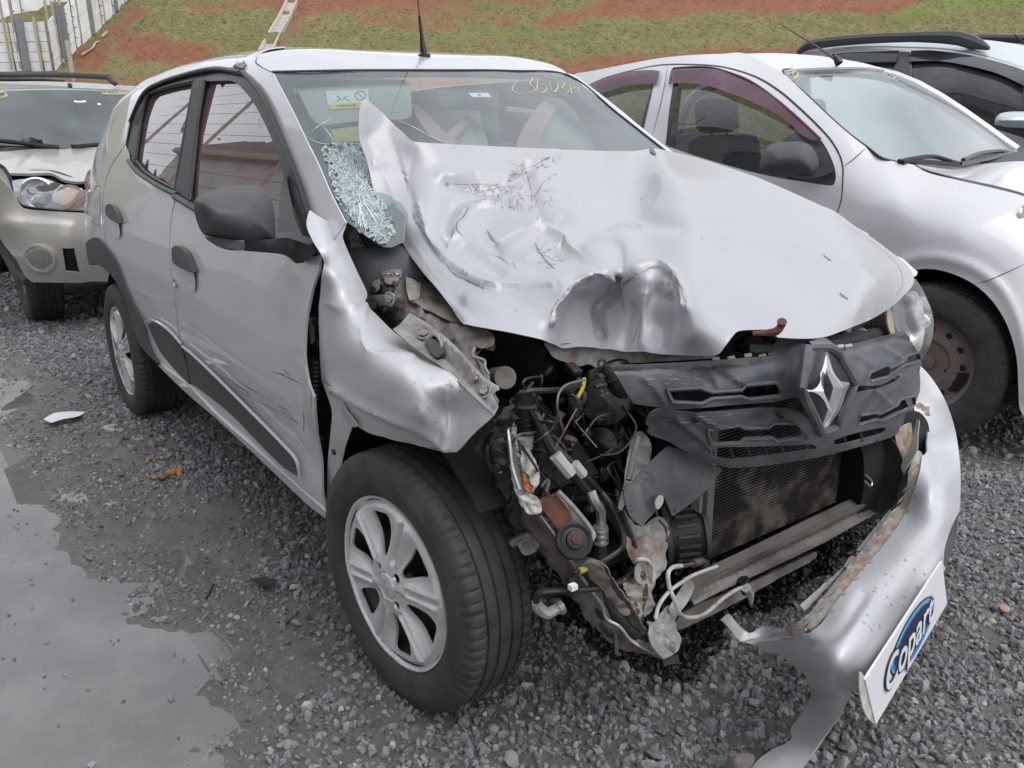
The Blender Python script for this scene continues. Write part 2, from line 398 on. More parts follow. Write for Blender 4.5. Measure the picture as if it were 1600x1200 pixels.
mat('dash', (.07, .075, .08), .7, 0)
mat('headliner', (.36, .36, .35), .9)
mat('champagne', (.43, .41, .375), .36, .3, .7, dirt=((.27, .23, .19), 4, .45, .9, .6))
mat('white_paint', (.60, .60, .62), .34, .02, .7, dirt=((.5, .47, .43), 3, .5, .95, .5))
mat('suv_paint', (.46, .51, .535), .34, .3, .8, dirt=((.4, .38, .35), 3, .5, .95, .5))
mat('dirty_rail', (.05, .055, .06), .5)
mat('panel_white', (.80, .80, .79), .6, 0, noise=(3, .4, .7), col2=(.66, .64, .61))
mat('panel_grey', (.20, .21, .22), .6, 0)
mat('post_wood', (.44, .41, .35), .8, 0, noise=(12, .4, .7), col2=(.28, .25, .2))
mat('wall_white', (.86, .86, .87), .8, 0, noise=(1.2, .4, .7), col2=(.62, .61, .60))
mat('concrete', (.46, .43, .38), .85, 0, noise=(5, .4, .7), col2=(.33, .29, .23))
mat('tile_dark', (.11, .10, .095), .8, 0, noise=(2, .4, .7), col2=(.16, .14, .13))
mat('cream_beam', (.42, .34, .22), .7, 0)
mat('corrugated', (.62, .625, .63), .6, 0, noise=(.8, .4, .7), col2=(.48, .48, .48))
mat('paper', (.70, .70, .74), .6, 0)
mat('orange_scrap', (.55, .22, .06), .6, 0, noise=(30, .4, .6), col2=(.32, .13, .04), bumpy=(60, .8, .01))
mat('tan_scrap', (.30, .21, .13), .7, 0, noise=(30, .4, .6), col2=(.12, .09, .06), bumpy=(60, .8, .01))
mat('red_lens', (.30, .012, .02), .12, 0, coat=1)
mat('wire', (.10, .09, .08), .6, .4)

def glass(name, tint=(.5, .56, .55), film=(.3, .34, .34), filmf=.12, refl=1.0, rough=.01, ior=1.5, opq=0):
    """thin pane: fresnel reflection over tinted transparency with a little dust that scatters light."""
    m = bpy.data.materials.new(name); m.use_nodes = True; nt = m.node_tree; N = nt.nodes; L = nt.links
    for n in list(N): N.remove(n)
    o = N.new('ShaderNodeOutputMaterial'); tr = N.new('ShaderNodeBsdfTransparent'); tr.inputs[0].default_value = (*tint, 1)
    df = N.new('ShaderNodeBsdfDiffuse'); df.inputs[0].default_value = (*film, 1)
    gl = N.new('ShaderNodeBsdfGlossy'); gl.inputs['Roughness'].default_value = rough; gl.inputs[0].default_value = (refl, refl, refl, 1)
    fr = N.new('ShaderNodeFresnel'); fr.inputs[0].default_value = ior
    a = N.new('ShaderNodeMixShader'); a.inputs[0].default_value = filmf; b = N.new('ShaderNodeMixShader')
    tc = N.new('ShaderNodeTexCoord'); n = N.new('ShaderNodeTexNoise'); n.inputs['Scale'].default_value = 3.5; n.inputs['Detail'].default_value = 6
    r = N.new('ShaderNodeMapRange'); r.inputs['From Min'].default_value = .35; r.inputs['From Max'].default_value = .75; r.inputs['To Min'].default_value = filmf*.7; r.inputs['To Max'].default_value = filmf*1.5
    L.new(tc.outputs['Object'], n.inputs['Vector']); L.new(n.outputs['Fac'], r.inputs['Value']); L.new(r.outputs[0], a.inputs[0])
    L.new(tr.outputs[0], a.inputs[1]); L.new(df.outputs[0], a.inputs[2]); L.new(fr.outputs[0], b.inputs[0]); L.new(a.outputs[0], b.inputs[1]); L.new(gl.outputs[0], b.inputs[2])
    L.new(b.outputs[0], o.inputs[0]); M[name] = m; return m
glass('windscreen', (.84, .95, .93), (.45, .54, .54), .14, 1.0, .015, 1.75)
glass('tinted', (.20, .11, .13), (.30, .19, .21), .40, 1.05, .0, 2.3)
glass('glass_dark', (.30, .33, .34), (.2, .21, .22), .08, 1.0, .0, 1.6)
glass('glass_suv', (.10, .11, .12), (.10, .105, .115), .4, .9, .01, 1.55)
glass('lamp_lens', (.85, .87, .88), (.6, .6, .58), .10, 1.0, .02, 1.5)
glass('lamp_lens_dusty', (.75, .78, .78), (.6, .62, .62), .25, 1.0, .05, 1.5)
glass('visor_purple', (.30, .15, .20), (.17, .085, .12), .55, .8, .03, 1.5)
glass('visor_smoke', (.10, .10, .11), (.035, .036, .042), .75, .8, .05, 1.5)
glass('cracked', (.68, .80, .785), (.56, .68, .67), .30, 1.2, .08, 1.6)
def frit(name):
    return mat(name, (.055, .06, .065), .12, 0, spec=.8)
frit('frit')
# ------------------------------------------------------------------ shared helpers for the cars
from mathutils.bvhtree import BVHTree
def PJ(P):
    q = (np.atleast_2d(np.asarray(P, float))-CAM) @ RM.T
    return np.stack([800+F*q[:, 0]/q[:, 2], 600-F*q[:, 1]/q[:, 2]], 1)
def ctl(lst):
    out = []
    for c in lst:
        if len(c) == 3:
            q = PJ(c)[0]; out.append((q[0], q[1], 'd', float((np.array(c)-CAM)@RM[2])))
        else: out.append(c)
    return out
def bvh(o):
    me = o.data; return BVHTree.FromPolygons([v.co.copy() for v in me.vertices], [tuple(p.vertices) for p in me.polygons])
def streak(name, bv, line, w, mat, parent, off=.0006, step=4, ragged=.5, join=None):
    """thin scratch or seam that follows a surface: line in picture points, w width in metres."""
    q = cr(line, step, False); R_ = RAY(q); V = []; Fc = []; pts = []
    for r in R_:
        h = bv.ray_cast(Vector(CAM), Vector(r))
        if h[0] is None: continue
        n = np.array(h[1]); p = np.array(h[0]); n = n if n@(CAM-p) > 0 else -n; pts.append((p+n*off, n))
    if len(pts) < 2: return None
    for i, (p, n) in enumerate(pts):
        t = pts[min(i+1, len(pts)-1)][0]-pts[max(i-1, 0)][0]; s = np.cross(n, t); s /= np.linalg.norm(s)+1e-9
        tt = i/(len(pts)-1); ww = w*(.25+.75*math.sin(math.pi*min(max(tt, .04), .96)))*(1+ragged*(random.random()-.5)*2)/2
        V += [p-s*ww, p+s*ww]
        if i: k = 2*i; Fc.append((k-2, k-1, k+1, k))
    if join is not None: join.add(V, Fc); return None
    return mesh(name, V, Fc, mat, parent, True)
def tyre(parent, org, ax, r=.293, w=.165, rimr=.196, seg=360, lateral=72, name='tyre', m='rubber', grooves=(-.045, -.016, .016, .045)):
    """ax points outward. Tread with circumferential grooves and cut shoulder blocks."""
    h = w/2; prof = [(-h*.80, rimr-.012), (-h*.98, rimr+.004), (-h*1.06, rimr+(r-rimr)*.35), (-h*1.06, rimr+(r-rimr)*.55), (-h*1.0, r-.026), (-h*.93, r-.010), (-h*.82, r-.003)]
    xs = []
    for g in grooves: xs += [(g-.0042, 0), (g-.0030, -1), (g+.0030, -1), (g+.0042, 0)]
    mid = [(-h*.70, 0)]+xs+[(h*.70, 0)]
    prof += [(a, r-.0015*(a/h)**2*2-(.0055 if k else 0)) for a, k in mid]
    prof += [(h*.82, r-.003), (h*.93, r-.010), (h*1.0, r-.026), (h*1.05, rimr+(r-rimr)*.62), (h*1.065, rimr+(r-rimr)*.57), (h*1.055, rimr+(r-rimr)*.50), (h*1.06, rimr+(r-rimr)*.33), (h*1.02, rimr+(r-rimr)*.22), (h*1.01, rimr+(r-rimr)*.18), (h*.92, rimr+.006), (h*.84, rimr-.002), (h*.80, rimr-.010), (-h*.80, rimr-.012)]
    ax = np.array(ax, float)/np.linalg.norm(ax); fx = np.cross(ax, [0, 0, 1.]); fx /= np.linalg.norm(fx); fy = np.cross(ax, fx)
    A = np.array([p[0] for p in prof]); R0 = np.array([p[1] for p in prof]); n = len(prof)
    th = np.linspace(0, 2*math.pi, seg, endpoint=False)
    TH, I = np.meshgrid(th, np.arange(n), indexing='ij'); RR = R0[I].copy(); AA = A[I]
    ph = (TH*lateral/(2*math.pi)) % 1; cut = (ph < .2)
    sh = (np.abs(AA) > h*.52) & (RR > r-.028); RR = np.where(cut & sh, RR-.0038, RR)
    flat = np.clip(-(np.array(org)[2]+RR*(fx[2]*np.cos(TH)+fy[2]*np.sin(TH)))-.0, 0, 1)
    P = np.array(org)+AA[..., None]*ax+RR[..., None]*(fx*np.cos(TH)[..., None]+fy*np.sin(TH)[..., None])
    P[..., 2] = np.maximum(P[..., 2], .001)
    V = P.reshape(-1, 3); i = np.arange(seg)[:, None]; j = np.arange(n-1)[None]
    Fc = np.stack([i*n+j, ((i+1) % seg)*n+j, ((i+1) % seg)*n+j+1, i*n+j+1], -1).reshape(-1, 4)
    return mesh(name, V, Fc[:, ::-1], M[m], parent, 35)
def disc_patch(name, org, ax, outline, fn, mat, parent, step=.01, holes=(), thick=.004, rot=0, smooth=40, **kw):
    ax = np.array(ax, float)/np.linalg.norm(ax); fx = np.cross(ax, [0, 0, 1.]); fx /= np.linalg.norm(fx); fy = np.cross(fx, ax)
    c, s = math.cos(rot), math.sin(rot)
    V2, Fc = tri2d(outline, step, holes); V2, Fc = clean(V2, Fc); h = fn(V2[:, 0], V2[:, 1])
    X = V2[:, 0]*c-V2[:, 1]*s; Y = V2[:, 0]*s+V2[:, 1]*c
    P = np.array(org)+X[:, None]*fx+Y[:, None]*(-fy)+h[:, None]*ax
    Fc = face_cam(P, Fc, np.array(org)+ax*5)
    return mesh(name, P, Fc, mat, parent, smooth, thick=thick, **kw)
def circ(r, n=64, a0=0, a1=2*math.pi, closed=True):
    k = n if closed else n-1
    return [(r*math.cos(a0+(a1-a0)*i/k), r*math.sin(a0+(a1-a0)*i/k)) for i in range(n)]

# ================================================================== the wrecked car: body
car = empty('wrecked_hatchback', (-1.2, 0, 0), 'wrecked silver hatchback with crushed hood and torn off front bumper in the foreground', 'car')
ZX, ZC = smooth_table([(-3.1, 1.33), (-2.9, 1.37), (-2.7, 1.415), (-2.4, 1.452), (-2.0, 1.472), (-1.6, 1.480), (-1.3, 1.474), (-1.1, 1.457), (-.95, 1.424), (-.86, 1.397), (-.7, 1.32)], k=5)
def zc(x): return np.interp(x, ZX, ZC)
ZT2, ST2 = smooth_table([(.05, .70), (.18, .735), (.26, .755), (.36, .768), (.5, .778), (.62, .79), (.74, .79), (.84, .778), (.93, .757), (1.0, .735), (1.1, .695), (1.25, .64), (1.37, .598), (1.40, .580), (1.43, .550), (1.452, .51), (1.465, .46), (1.472, .40), (1.478, .30)], k=5)
def side_main(x, z):
    drop = 1.480-zc(np.clip(x, -3.1, -1.3)); zz = z+np.clip((z-1.12)/.25, 0, 1)*drop
    s = np.interp(zz, ZT2, ST2)
    s = s-.05*np.clip((-2.40-x)/.65, 0, 2)**2.6
    return -s
SURF['S'] = side_main
def xz(pts):
    P = US([p[:2] for p in pts], 'S'); return [(P[i, 0], P[i, 2])+tuple(pts[i][2:]) for i in range(len(pts))]
ztop = lambda x: 1.468-(1.480-zc(np.clip(x, -3.1, -1.3)))
# --- body side frame (A pillar, roof rail, rear quarter)
clad_out = [(140, 374), (152, 372), (167, 387), (180, 407), (192, 437), (205, 470), (217, 500), (230, 540), (246, 567)]
clad_in = [(240, 563), (225, 547), (212, 525), (202, 490), (190, 457), (175, 432), (157, 416), (145, 412), (140, 417)]
top = [(x, float(ztop(x))) for x in np.arange(-1.18, -2.86, -.12)]
rear = [(-2.90, 1.30), (-2.97, 1.14), (-3.0, 1.0), (-3.03, .85), (-3.03, .72)]
a_pillar = xz([(508, 392, 1), (540, 348, 1), (517, 303), (497, 257), (475, 212), (457, 174), (440, 141), (427, 115, 1)])+[(-1.03, 1.404), (-1.10, 1.437)]
frame_out = [(196, 215), (205, 180), (225, 145), (255, 128), (305, 114), (337, 109), (365, 113), (380, 116), (395, 134), (412, 161), (437, 220), (462, 280), (480, 335), (492, 385)]
dr_rear = [(204, 250), (196, 226), (172, 262), (161, 300), (160, 350), (168, 390)]
def rear_press(x, z):
    return -.012*np.exp(-(((x+2.72)/.13)**2+((z-.93)/.10)**2)**2)*0+.006*np.exp(-((z-.86)/.02)**2)*np.clip((-2.0-x)/.3, 0, 1)
o = spatch('body_side', a_pillar+top+rear+xz([(140, 374, 1), (152, 372), (167, 387, 1)])+xz([(160, 350), (161, 300), (172, 262), (194, 228, 1)])+xz(frame_out[1:-1]), M['paint'], car, px=False, step=.02, fn=rear_press)
BS = bvh(o)
# --- rear closing panels and far side, so that the car is a closed body
b = MB()
for sx, sz in (((-3.04, -2.93), (.35, 1.0)), ((-2.93, -2.80), (1.0, 1.37))):
    hw0, hw1 = (.60, .56) if sz[0] < .9 else (.56, .42)
    b.add([(sx[0], -hw0, sz[0]), (sx[0], hw0, sz[0]), (sx[1], hw1, sz[1]), (sx[1], -hw1, sz[1])], [(0, 1, 2, 3)])
b.F, rear_glass = b.F[:1], MB(); rear_glass.add(b.V[4:], [(0, 1, 2, 3)]); b.V = b.V[:4]; b.build('tailgate', M['paint'], car); rear_glass.build('rear_window', M['glass_dark'], car)
def far(name, poly, m, fn=None):
    V2, Fc = tri2d(poly, .05); V2, Fc = clean(V2, Fc); P = np.stack([V2[:, 0], -side_main(V2[:, 0], V2[:, 1]), V2[:, 1]], 1)
    return mesh(name, P, face_cam(P, Fc, np.array([-1, 9., 1])), m, car, True, thick=.004)
far('body_side', [(.0, .62), (-.25, .25, 1), (-2.1, .2, 1), (-2.2, .5), (-2.42, .64), (-2.65, .5), (-2.75, .3, 1), (-3.03, .4), (-3.0, 1.0), (-2.2, 1.08), (-.5, .98, 1), (-.3, .98), (.1, .92), (.1, .75)], M['paint'])
far('rear_window', [(-2.6, 1.14), (-2.3, 1.35), (-1.2, 1.38), (-1.0, 1.36), (-.6, 1.12, 1), (-.7, 1.03, 1), (-2.2, 1.08)], M['glass_dark'])
# --- doors
door_f = [(275, 309, 1), (305, 326), (340, 346), (400, 379), (440, 397), (458, 406), (472, 411), (487, 405), (500, 397, 1), (500, 420), (490, 450), (481, 490), (478, 520), (478, 570), (484, 603), (491, 620), (492, 655), (492, 690), (495, 725), (502, 770), (510, 803, 1), (440, 742), (380, 688), (330, 645), (296, 612, 1), (290, 585), (283, 542), (277, 490), (270, 440), (266, 390), (268, 345)]
door_r = [(202, 251, 1), (230, 279), (255, 293), (273.5, 307, 1), (266.5, 345), (264.5, 390), (268.5, 440), (275.5, 490), (281.5, 542), (288.5, 585), (294, 609, 1), (270, 588), (247, 567, 1)]+clad_out[::-1][1:-2]+[(168, 390), (161, 350), (162, 300), (173, 264), (195, 232)]
def hmod(x, z):   # pressed shoulder line, shallow scallop above the sill
    return -.010*np.exp(-((z-.47)/.07)**2)+.003*np.sin(x*7+z*5)*np.sin(z*9+1)*np.clip((x+1.9), 0, 1)
px_in_dent = lambda x, z, cx, cz, rx, rz, a: a*np.exp(-((x-cx)/rx)**2-((z-cz)/rz)**2)
def fdoor(x, z):
    d = hmod(x, z)
    d = d+px_in_dent(x, z, -.36, .93, .07, .05, .012)+px_in_dent(x, z, -.50, .80, .10, .10, -.010)+px_in_dent(x, z, -.36, .62, .045, .16, -.006)+px_in_dent(x, z, -.40, .50, .05, .03, .006)
    return d
fd = spatch('front_door', door_f, M['paint'], car, step=.022, fn=fdoor, thick=.006)
rd = spatch('rear_door', door_r, M['paint'], car, step=.025, fn=hmod, thick=.006)
FD, RD = bvh(fd), bvh(rd)
# sill
spatch('sill', [(246, 570, 1), (262, 578), (300, 609), (340, 650), (400, 703), (460, 756), (511, 801, 1), (514, 814, 1), (480, 788), (420, 731), (340, 656), (300, 622), (270, 594)], M['paint'], car, step=.02, off=.004, thick=.03)
# cladding on the rear arch and inner rear arch
o = spatch('wheel_arch_trim', clad_out+clad_in, M['cladding'], car, off=.008, step=.02, thick=.03)
# door trims: dark insert with silver edge line
ins_r = [(228, 507, 1), (238, 504), (252, 511), (266, 523), (281, 540, 1), (285, 565), (295, 601, 1), (270, 577), (245, 548), (234, 526)]
ins_f = [(284, 544, 1), (300, 558), (340, 596), (400, 656), (440, 697), (461, 722, 1), (465, 744, 1), (440, 727), (400, 690), (350, 642), (310, 609), (298, 601, 1), (290, 575)]
ti = spatch('door_insert', ins_r, M['cladding'], car, off=.007, step=.02, thick=.008, fn=hmod); spatch('door_insert', ins_f, M['cladding'], car, off=.007, step=.02, thick=.008, fn=fdoor)
def ledge(bv, line, w, m, name='edge_line', off=.009): return streak(name, bv, line, w, M[m], car, off=off, ragged=0)
for ln, bv in (([(227, 504), (238, 500), (254, 508), (268, 520), (283, 537)], RD), ([(285, 541), (302, 555), (342, 593), (402, 653), (442, 694), (463, 719), (468, 746)], FD)):
    q = [US([p], 'S', .009)[0] for p in ln]; tube('edge_line', [tuple(v) for v in q], .005, M['paint'], car, res=6)
# --- dark window surround, glass, pillar
glass_r = [(231, 149, 1), (262, 137), (301, 129, 1), (293, 170), (282, 230), (271, 291, 1), (247, 281), (226, 267), (214, 250, 1), (217, 220), (223, 180)]
glass_f = [(321, 127, 1), (345, 126), (364, 127), (380, 140), (397, 162), (417, 200), (437, 250), (443, 280), (447, 340), (446, 372, 1), (400, 364), (340, 332), (297, 312, 1), (300, 260), (309, 190)]
wf_out = [(196, 215), (205, 180), (225, 145), (255, 128), (305, 114), (337, 109), (365, 113), (380, 116), (395, 134), (412, 161), (437, 220), (462, 280), (480, 335), (497, 396, 1), (487, 406), (472, 412), (458, 407), (440, 398), (400, 380), (340, 347), (305, 327), (275, 310), (255, 294), (230, 280), (202, 252, 1)]
spatch('window_frame', wf_out, M['plastic_trim'], car, off=-.011, step=.018, thick=.007, holes=[glass_r, glass_f])
gr = spatch('side_window', [(228, 146), (303, 126), (273, 294), (247, 285), (212, 252)], M['tinted'], car, surf='G', off=-.016, step=.03, thick=0, lin=True)
gf = spatch('side_window', [(318, 124), (366, 124), (384, 140), (400, 162), (420, 200), (440, 250), (447, 280), (451, 345), (449, 376), (400, 367), (295, 314)], M['tinted'], car, surf='G', off=-.016, step=.03, thick=0, lin=True)
spatch('door_pillar', [(303, 126, 1), (318, 125, 1), (309, 190), (296, 313, 1), (273, 300, 1), (285, 235), (294, 180)], M['plastic'], car, off=-.004, step=.02, thick=.006)
for pl, r in (([(303, 125), (294, 180), (283, 240), (272, 300)], .002), ([(320, 125), (311, 185), (303, 240), (297, 313)], .003), ([(231, 148), (223, 180), (217, 220), (213, 250)], .006),
              ([(231, 147), (262, 135), (303, 126)], .003), ([(214, 251), (228, 269), (250, 283), (273, 295)], .003)):
    tube('window_seal', [tuple(US([p], 'S', -.007)[0]) for p in pl], r+.002, M['seal'], car, res=6)
# rain strip along the roof edge and its crumpled end
tube('rain_strip', [tuple(US([p], 'S', .004)[0]) for p in [(203, 190), (224, 146), (255, 127), (305, 112), (337, 107), (362, 110), (375, 112)]], .007, M['plastic_trim'], car, res=8)
tube('rain_strip', [tuple(US([p], 'S', .009)[0]) for p in [(378, 112), (397, 132), (415, 160), (441, 219), (466, 282), (485, 342), (495, 380)]], .0065, M['seal'], car, res=8)
tube('belt_strip', [tuple(US([p], 'S', .006)[0]) for p in [(201, 251), (214, 268), (232, 281), (256, 295), (276, 304)]], .009, M['plastic_trim'], car, res=8)
tube('belt_strip', [tuple(US([p], 'S', .007)[0]) for p in [(273, 307), (305, 326), (340, 345), (400, 377)]], .011, M['plastic_trim'], car, res=8)
c = [(360, 108), (372, 100), (371, 96), (377, 97), (383, 100), (381, 108), (384, 116), (376, 114), (368, 112)]
V2, Fc = tri2d(c, 2.2); V2, Fc = clean(V2, Fc); P = US(V2, 'S', .004)+rng.normal(0, .005, (len(V2), 3)); mesh('torn_roof_trim', P, face_cam(P, Fc), M['scraped'], car, False, thick=.003)
# --- windscreen
ws_ctrl = ctl([(425, 114, 'y', -.55), (890, 118, 'y', .55), (690, 110, 'x', -.86), (540, 342, 'y', -.66), (1040, 238, 'y', .63), (-.30, 0, 1.03), (-.58, 0, 1.215), (480, 225, 'y', -.605), (965, 178, 'y', .59)])
wsf = tps(ws_ctrl, .01)
ws_out = [(424, 112, 1), (560, 109), (690, 109), (800, 110), (890, 118, 1), (965, 176), (1044, 240, 1), (990, 262), (850, 272), (690, 275, 1), (640, 330), (632, 378, 1), (600, 386), (540, 345, 1), (517, 300), (497, 258), (475, 212), (455, 172)]
wsc = relief('windscreen', ws_out, wsf, M['windscreen'], car, step=12, thick=0)
WS = bvh(wsc)
def ws_pt(p, off=0): p = np.atleast_2d(p); return CAM+RAY(p)*(wsf(p)-off)[:, None]
# --- roof
fe = [ws_pt((x, y))[0] for x, y in ((427, 112), (480, 110.5), (560, 109), (690, 109), (800, 110), (860, 114), (889, 118))]
rc = [tuple(p) for p in fe]+[(x, y, float(zc(x))-.006*(abs(y)/.41)**2-.012*max(0, abs(y)-.44)/.08) for x in (-1.02, -1.15, -1.3, -1.6, -2.0, -2.4, -2.8) for y in (-.40, -.2, 0, .2, .40, .52)]
edge_r = [(x, float(side_main(x, 1.455-(1.48-zc(min(x, -1.3))))), float(1.454-(1.48-zc(min(x, -1.3))))) for x in (-1.15, -1.3, -1.6, -2.0, -2.4, -2.84)]
edge_r[0] = (-1.15, edge_r[0][1]-.005, 1.442); rc += edge_r+[(-1.03, -.565, 1.406), (-1.03, -.50, 1.426)]
def tps3(C, lam=1e-4):
    C = np.array(C); X = C[:, :2]; n = len(X); k = lambda a, b: (lambda r2: .5*r2*np.log(r2+1e-12))(((a[:, None]-b[None])**2).sum(2))
    A = np.zeros((n+3, n+3)); A[:n, :n] = k(X, X)+lam*np.eye(n); A[:n, n] = 1; A[:n, n+1:] = X; A[n:, :n] = A[:n, n:].T; w = np.linalg.solve(A, np.r_[C[:, 2], 0, 0, 0])
    return lambda p: k(p, X)@w[:n]+w[n]+p@w[n+1:]
rz_ = tps3(rc); ro = [(p[0], p[1]) for p in fe]; ro[0] += (1,); ro[-1] += (1,)
V2, Fc = tri2d(ro+[(-1.05, .56, 1), (-2.0, .55), (-2.88, .50, 1), (-2.86, edge_r[5][1], 1), (-2.4, edge_r[4][1]), (-2.0, edge_r[3][1]), (-1.6, edge_r[2][1]), (-1.3, edge_r[1][1]), (-1.15, edge_r[0][1]), (-1.03, -.565)], .03); V2, Fc = clean(V2, Fc)
P = np.stack([V2[:, 0], V2[:, 1], rz_(V2)-.002], 1)
mesh('roof', P, face_cam(P, Fc, np.array([0, 0, 9.])), M['paint'], car, True, thick=.003)
fr_out = ws_out; fr_hole = [(459, 140), (466, 127), (560, 123), (690, 121), (800, 124), (868, 128), (915, 160), (960, 196), (1010, 240), (940, 262), (850, 266), (685, 268), (625, 310), (570, 340), (540, 310), (507, 245), (485, 200), (470, 165)]
relief('windscreen_border', [(426, 115, 1), (560, 111), (690, 111), (800, 112), (888, 120, 1), (963, 178), (1040, 242, 1), (988, 260), (850, 270), (688, 273, 1), (638, 330), (630, 376, 1), (600, 383), (541, 342, 1), (518, 300), (498, 258), (476, 212), (456, 172)], lambda p: wsf(p)+.006, M['frit'], car, step=12, holes=[fr_hole], thick=0)
tube('windscreen_seal', [(425, 113, 'd', float(wsf([(425, 113)])[0])-.004)]+[(x, y, 'd', float(wsf([(x, y)])[0])-.004) for x, y in ((455, 172), (475, 212), (497, 258), (517, 300), (538, 342))], .004, M['seal'], car, res=6)
tube('windscreen_seal', [(x, y, 'd', float(wsf([(x, y)])[0])-.004) for x, y in ((425, 112), (560, 109.5), (690, 109.5), (800, 110.5), (889, 118), (965, 177), (1044, 239))], .0035, M['seal'], car, res=6)
# far A pillar seen past the glass
relief('far_pillar', [(886, 114, 1), (902, 120), (960, 164), (1000, 197), (1052, 238, 1), (1040, 238, 1), (1000, 206), (960, 174)], ctl([(890, 116, 'y', .56), (904, 120, 'y', .585), (965, 172, 'y', .61), (975, 170, 'y', .64), (1042, 238, 'y', .66), (1052, 238, 'y', .69)]), M['paint'], car, step=5, thick=.02)
# shattered corner: loose facets of glass lying a little proud of the screen
def ws_pt(p, off=0): p = np.atleast_2d(p); return CAM+RAY(p)*(wsf(p)-off)[:, None]
sh = [(507, 228), (530, 223), (558, 226), (572, 232), (583, 262), (592, 300), (607, 330), (616, 352), (614, 372), (596, 380), (570, 368), (548, 345), (530, 318), (520, 290), (512, 262), (503, 245)]
V2, Fc = tri2d(sh, 4.6, jitter=.5); V2, Fc = clean(V2, Fc)
cen = V2[Fc].mean(1); kk = (segdist(cen, cr(sh, 6)) > 9) | (rng.random(len(Fc)) < .45); Fc = Fc[kk]; V2, Fc = clean(V2, Fc); P = ws_pt(V2, .004)+rng.normal(0, .0020, (len(V2), 3))
mesh('shattered_glass', P, face_cam(P, Fc), M['cracked'], car, False, thick=0)
ck = MB()
E_ = set()
for t in Fc:
    for a, b in ((t[0], t[1]), (t[1], t[2]), (t[2], t[0])):
        E_.add((min(a, b), max(a, b)))
E_ = sorted(E_); random.shuffle(E_)
for a, b in E_[:int(len(E_)*.45)]: tube('', [tuple(P[a]+[0, 0, .001]), tuple(P[b]+[0, 0, .001])], .0002+.0005*random.random(), None, None, res=3, sub=1, join=ck, caps=False)
ctr = (560, 330)
for k in range(40):
    a = random.uniform(0, 6.28); r0 = random.uniform(5, 30); r1 = r0+random.uniform(15, 50); pts = []
    for q in range(4):
        rr = r0+(r1-r0)*q/3; p = (ctr[0]+rr*math.cos(a)*.55+random.uniform(-3, 3), ctr[1]-30+rr*math.sin(a)*1.2+random.uniform(-3, 3))
        if inside(np.array([p]), np.array(sh, float))[0]: pts.append(tuple(ws_pt(p, .007)[0]))
    if len(pts) > 1: tube('', pts, .0007, None, None, res=3, sub=1, join=ck, caps=False)
ck.build('crack_lines', mat('crack_white', (.68, .80, .79), .3), car, kind='stuff')
for ln in ([(475, 208), (482, 216), (505, 225), (540, 224), (566, 225)], [(612, 185), (640, 196), (672, 213), (702, 226)], [(488, 205), (500, 196), (518, 186)], [(484, 232), (492, 238)], [(503, 196), (515, 210), (522, 222)]):
    streak('crack', WS, ln, .0022, mat('crack_line', (.55, .60, .60), .3) if 'crack_line' not in M else M['crack_line'], car, off=.001)
# stickers and marks on the glass
def quad(name, pts, off, m, parent=car, f=wsf): 
    p = np.array(pts, float); P = CAM+RAY(p)*(f(p)-off)[:, None]; return mesh(name, P, face_cam(P, np.array([(0, 1, 2), (0, 2, 3)])), m, parent, False, thick=0)
quad('toll_tag', [(732, 145), (762, 145), (768, 151.5), (738, 151.5)], -.004, M['white_print'])
quad('tag_chip', [(747, 147), (751, 147), (752, 149.5), (748, 149.5)], -.002, M['ink_dark'])
# chalk style numbers written on the glass
def scribble(name, strokes, w, m, bv, parent=car, off=.001):
    j = MB()
    for s in strokes: streak('', bv, s, w, None, None, off=off, step=2, join=j, ragged=.3)
    if j.V: return j.build(name, m, parent)
scribble('glass_writing', [[(806, 128), (800, 140), (808, 146), (820, 147)], [(822, 124), (832, 122), (828, 132), (836, 140), (828, 146)], [(840, 122), (838, 144)], [(842, 134), (850, 132), (854, 140), (846, 146), (840, 143)], [(858, 124), (866, 122), (872, 134), (866, 144), (860, 138), (858, 126)], [(874, 128), (882, 130), (878, 138), (888, 142), (882, 150)], [(890, 132), (893, 148)], [(893, 140), (902, 136), (905, 148)]], .004, M['yellow_ink'], WS)
# sun visor with its warning labels, behind the glass
vf = lambda p: wsf(p)+.06
visor = relief('sun_visor', [(463, 132), (475, 126), (560, 124), (632, 125), (641, 132), (643, 180), (634, 186), (560, 189), (510, 195), (490, 188), (474, 160)], vf, M['headliner'], car, step=10, thick=.015)
lf = lambda p: wsf(p)+.055
def lab(name, pts, m, d=.055): return quad(name, pts, -d, m)
l1 = relief('warning_label', [(509, 142, 1), (575, 139, 1), (577, 160, 1), (512, 163, 1)], lf, M['white_print'], car, step=12, thick=0, lin=True)
relief('airbag_label', [(512, 163, 1), (565, 159, 1), (568, 168, 1), (516, 171, 1)], lambda p: wsf(p)+.054, mat('label_yellow', (.72, .50, .10), .5), car, step=12, thick=0, lin=True)
LB = bvh(l1)
def text(name, body, org, xdir, ydir, size, m, parent, ext=.0006, font_w=1.0, shear=0, align='CENTER', bold=0):
    cu = bpy.data.curves.new(name, 'FONT'); cu.body = body; cu.size = size; cu.align_x = align; cu.align_y = 'CENTER'; cu.extrude = ext; cu.shear = shear; cu.offset = bold
    t = bpy.data.objects.new(name, cu); COL.objects.link(t); bpy.context.view_layer.update()
    me = bpy.data.meshes.new_from_object(t.evaluated_get(bpy.context.evaluated_depsgraph_get())); bpy.data.objects.remove(t)
    X = np.array(xdir, float); X /= np.linalg.norm(X); Y = np.array(ydir, float); Y = Y-X*(X@Y); Y /= np.linalg.norm(Y); Z = np.cross(X, Y)
    co = np.array([v.co[:] for v in me.vertices]); P = np.array(org)+co[:, :1]*X*font_w+co[:, 1:2]*Y+co[:, 2:3]*Z
    return mesh(name, P, [tuple(p.vertices) for p in me.polygons], m, parent, False)
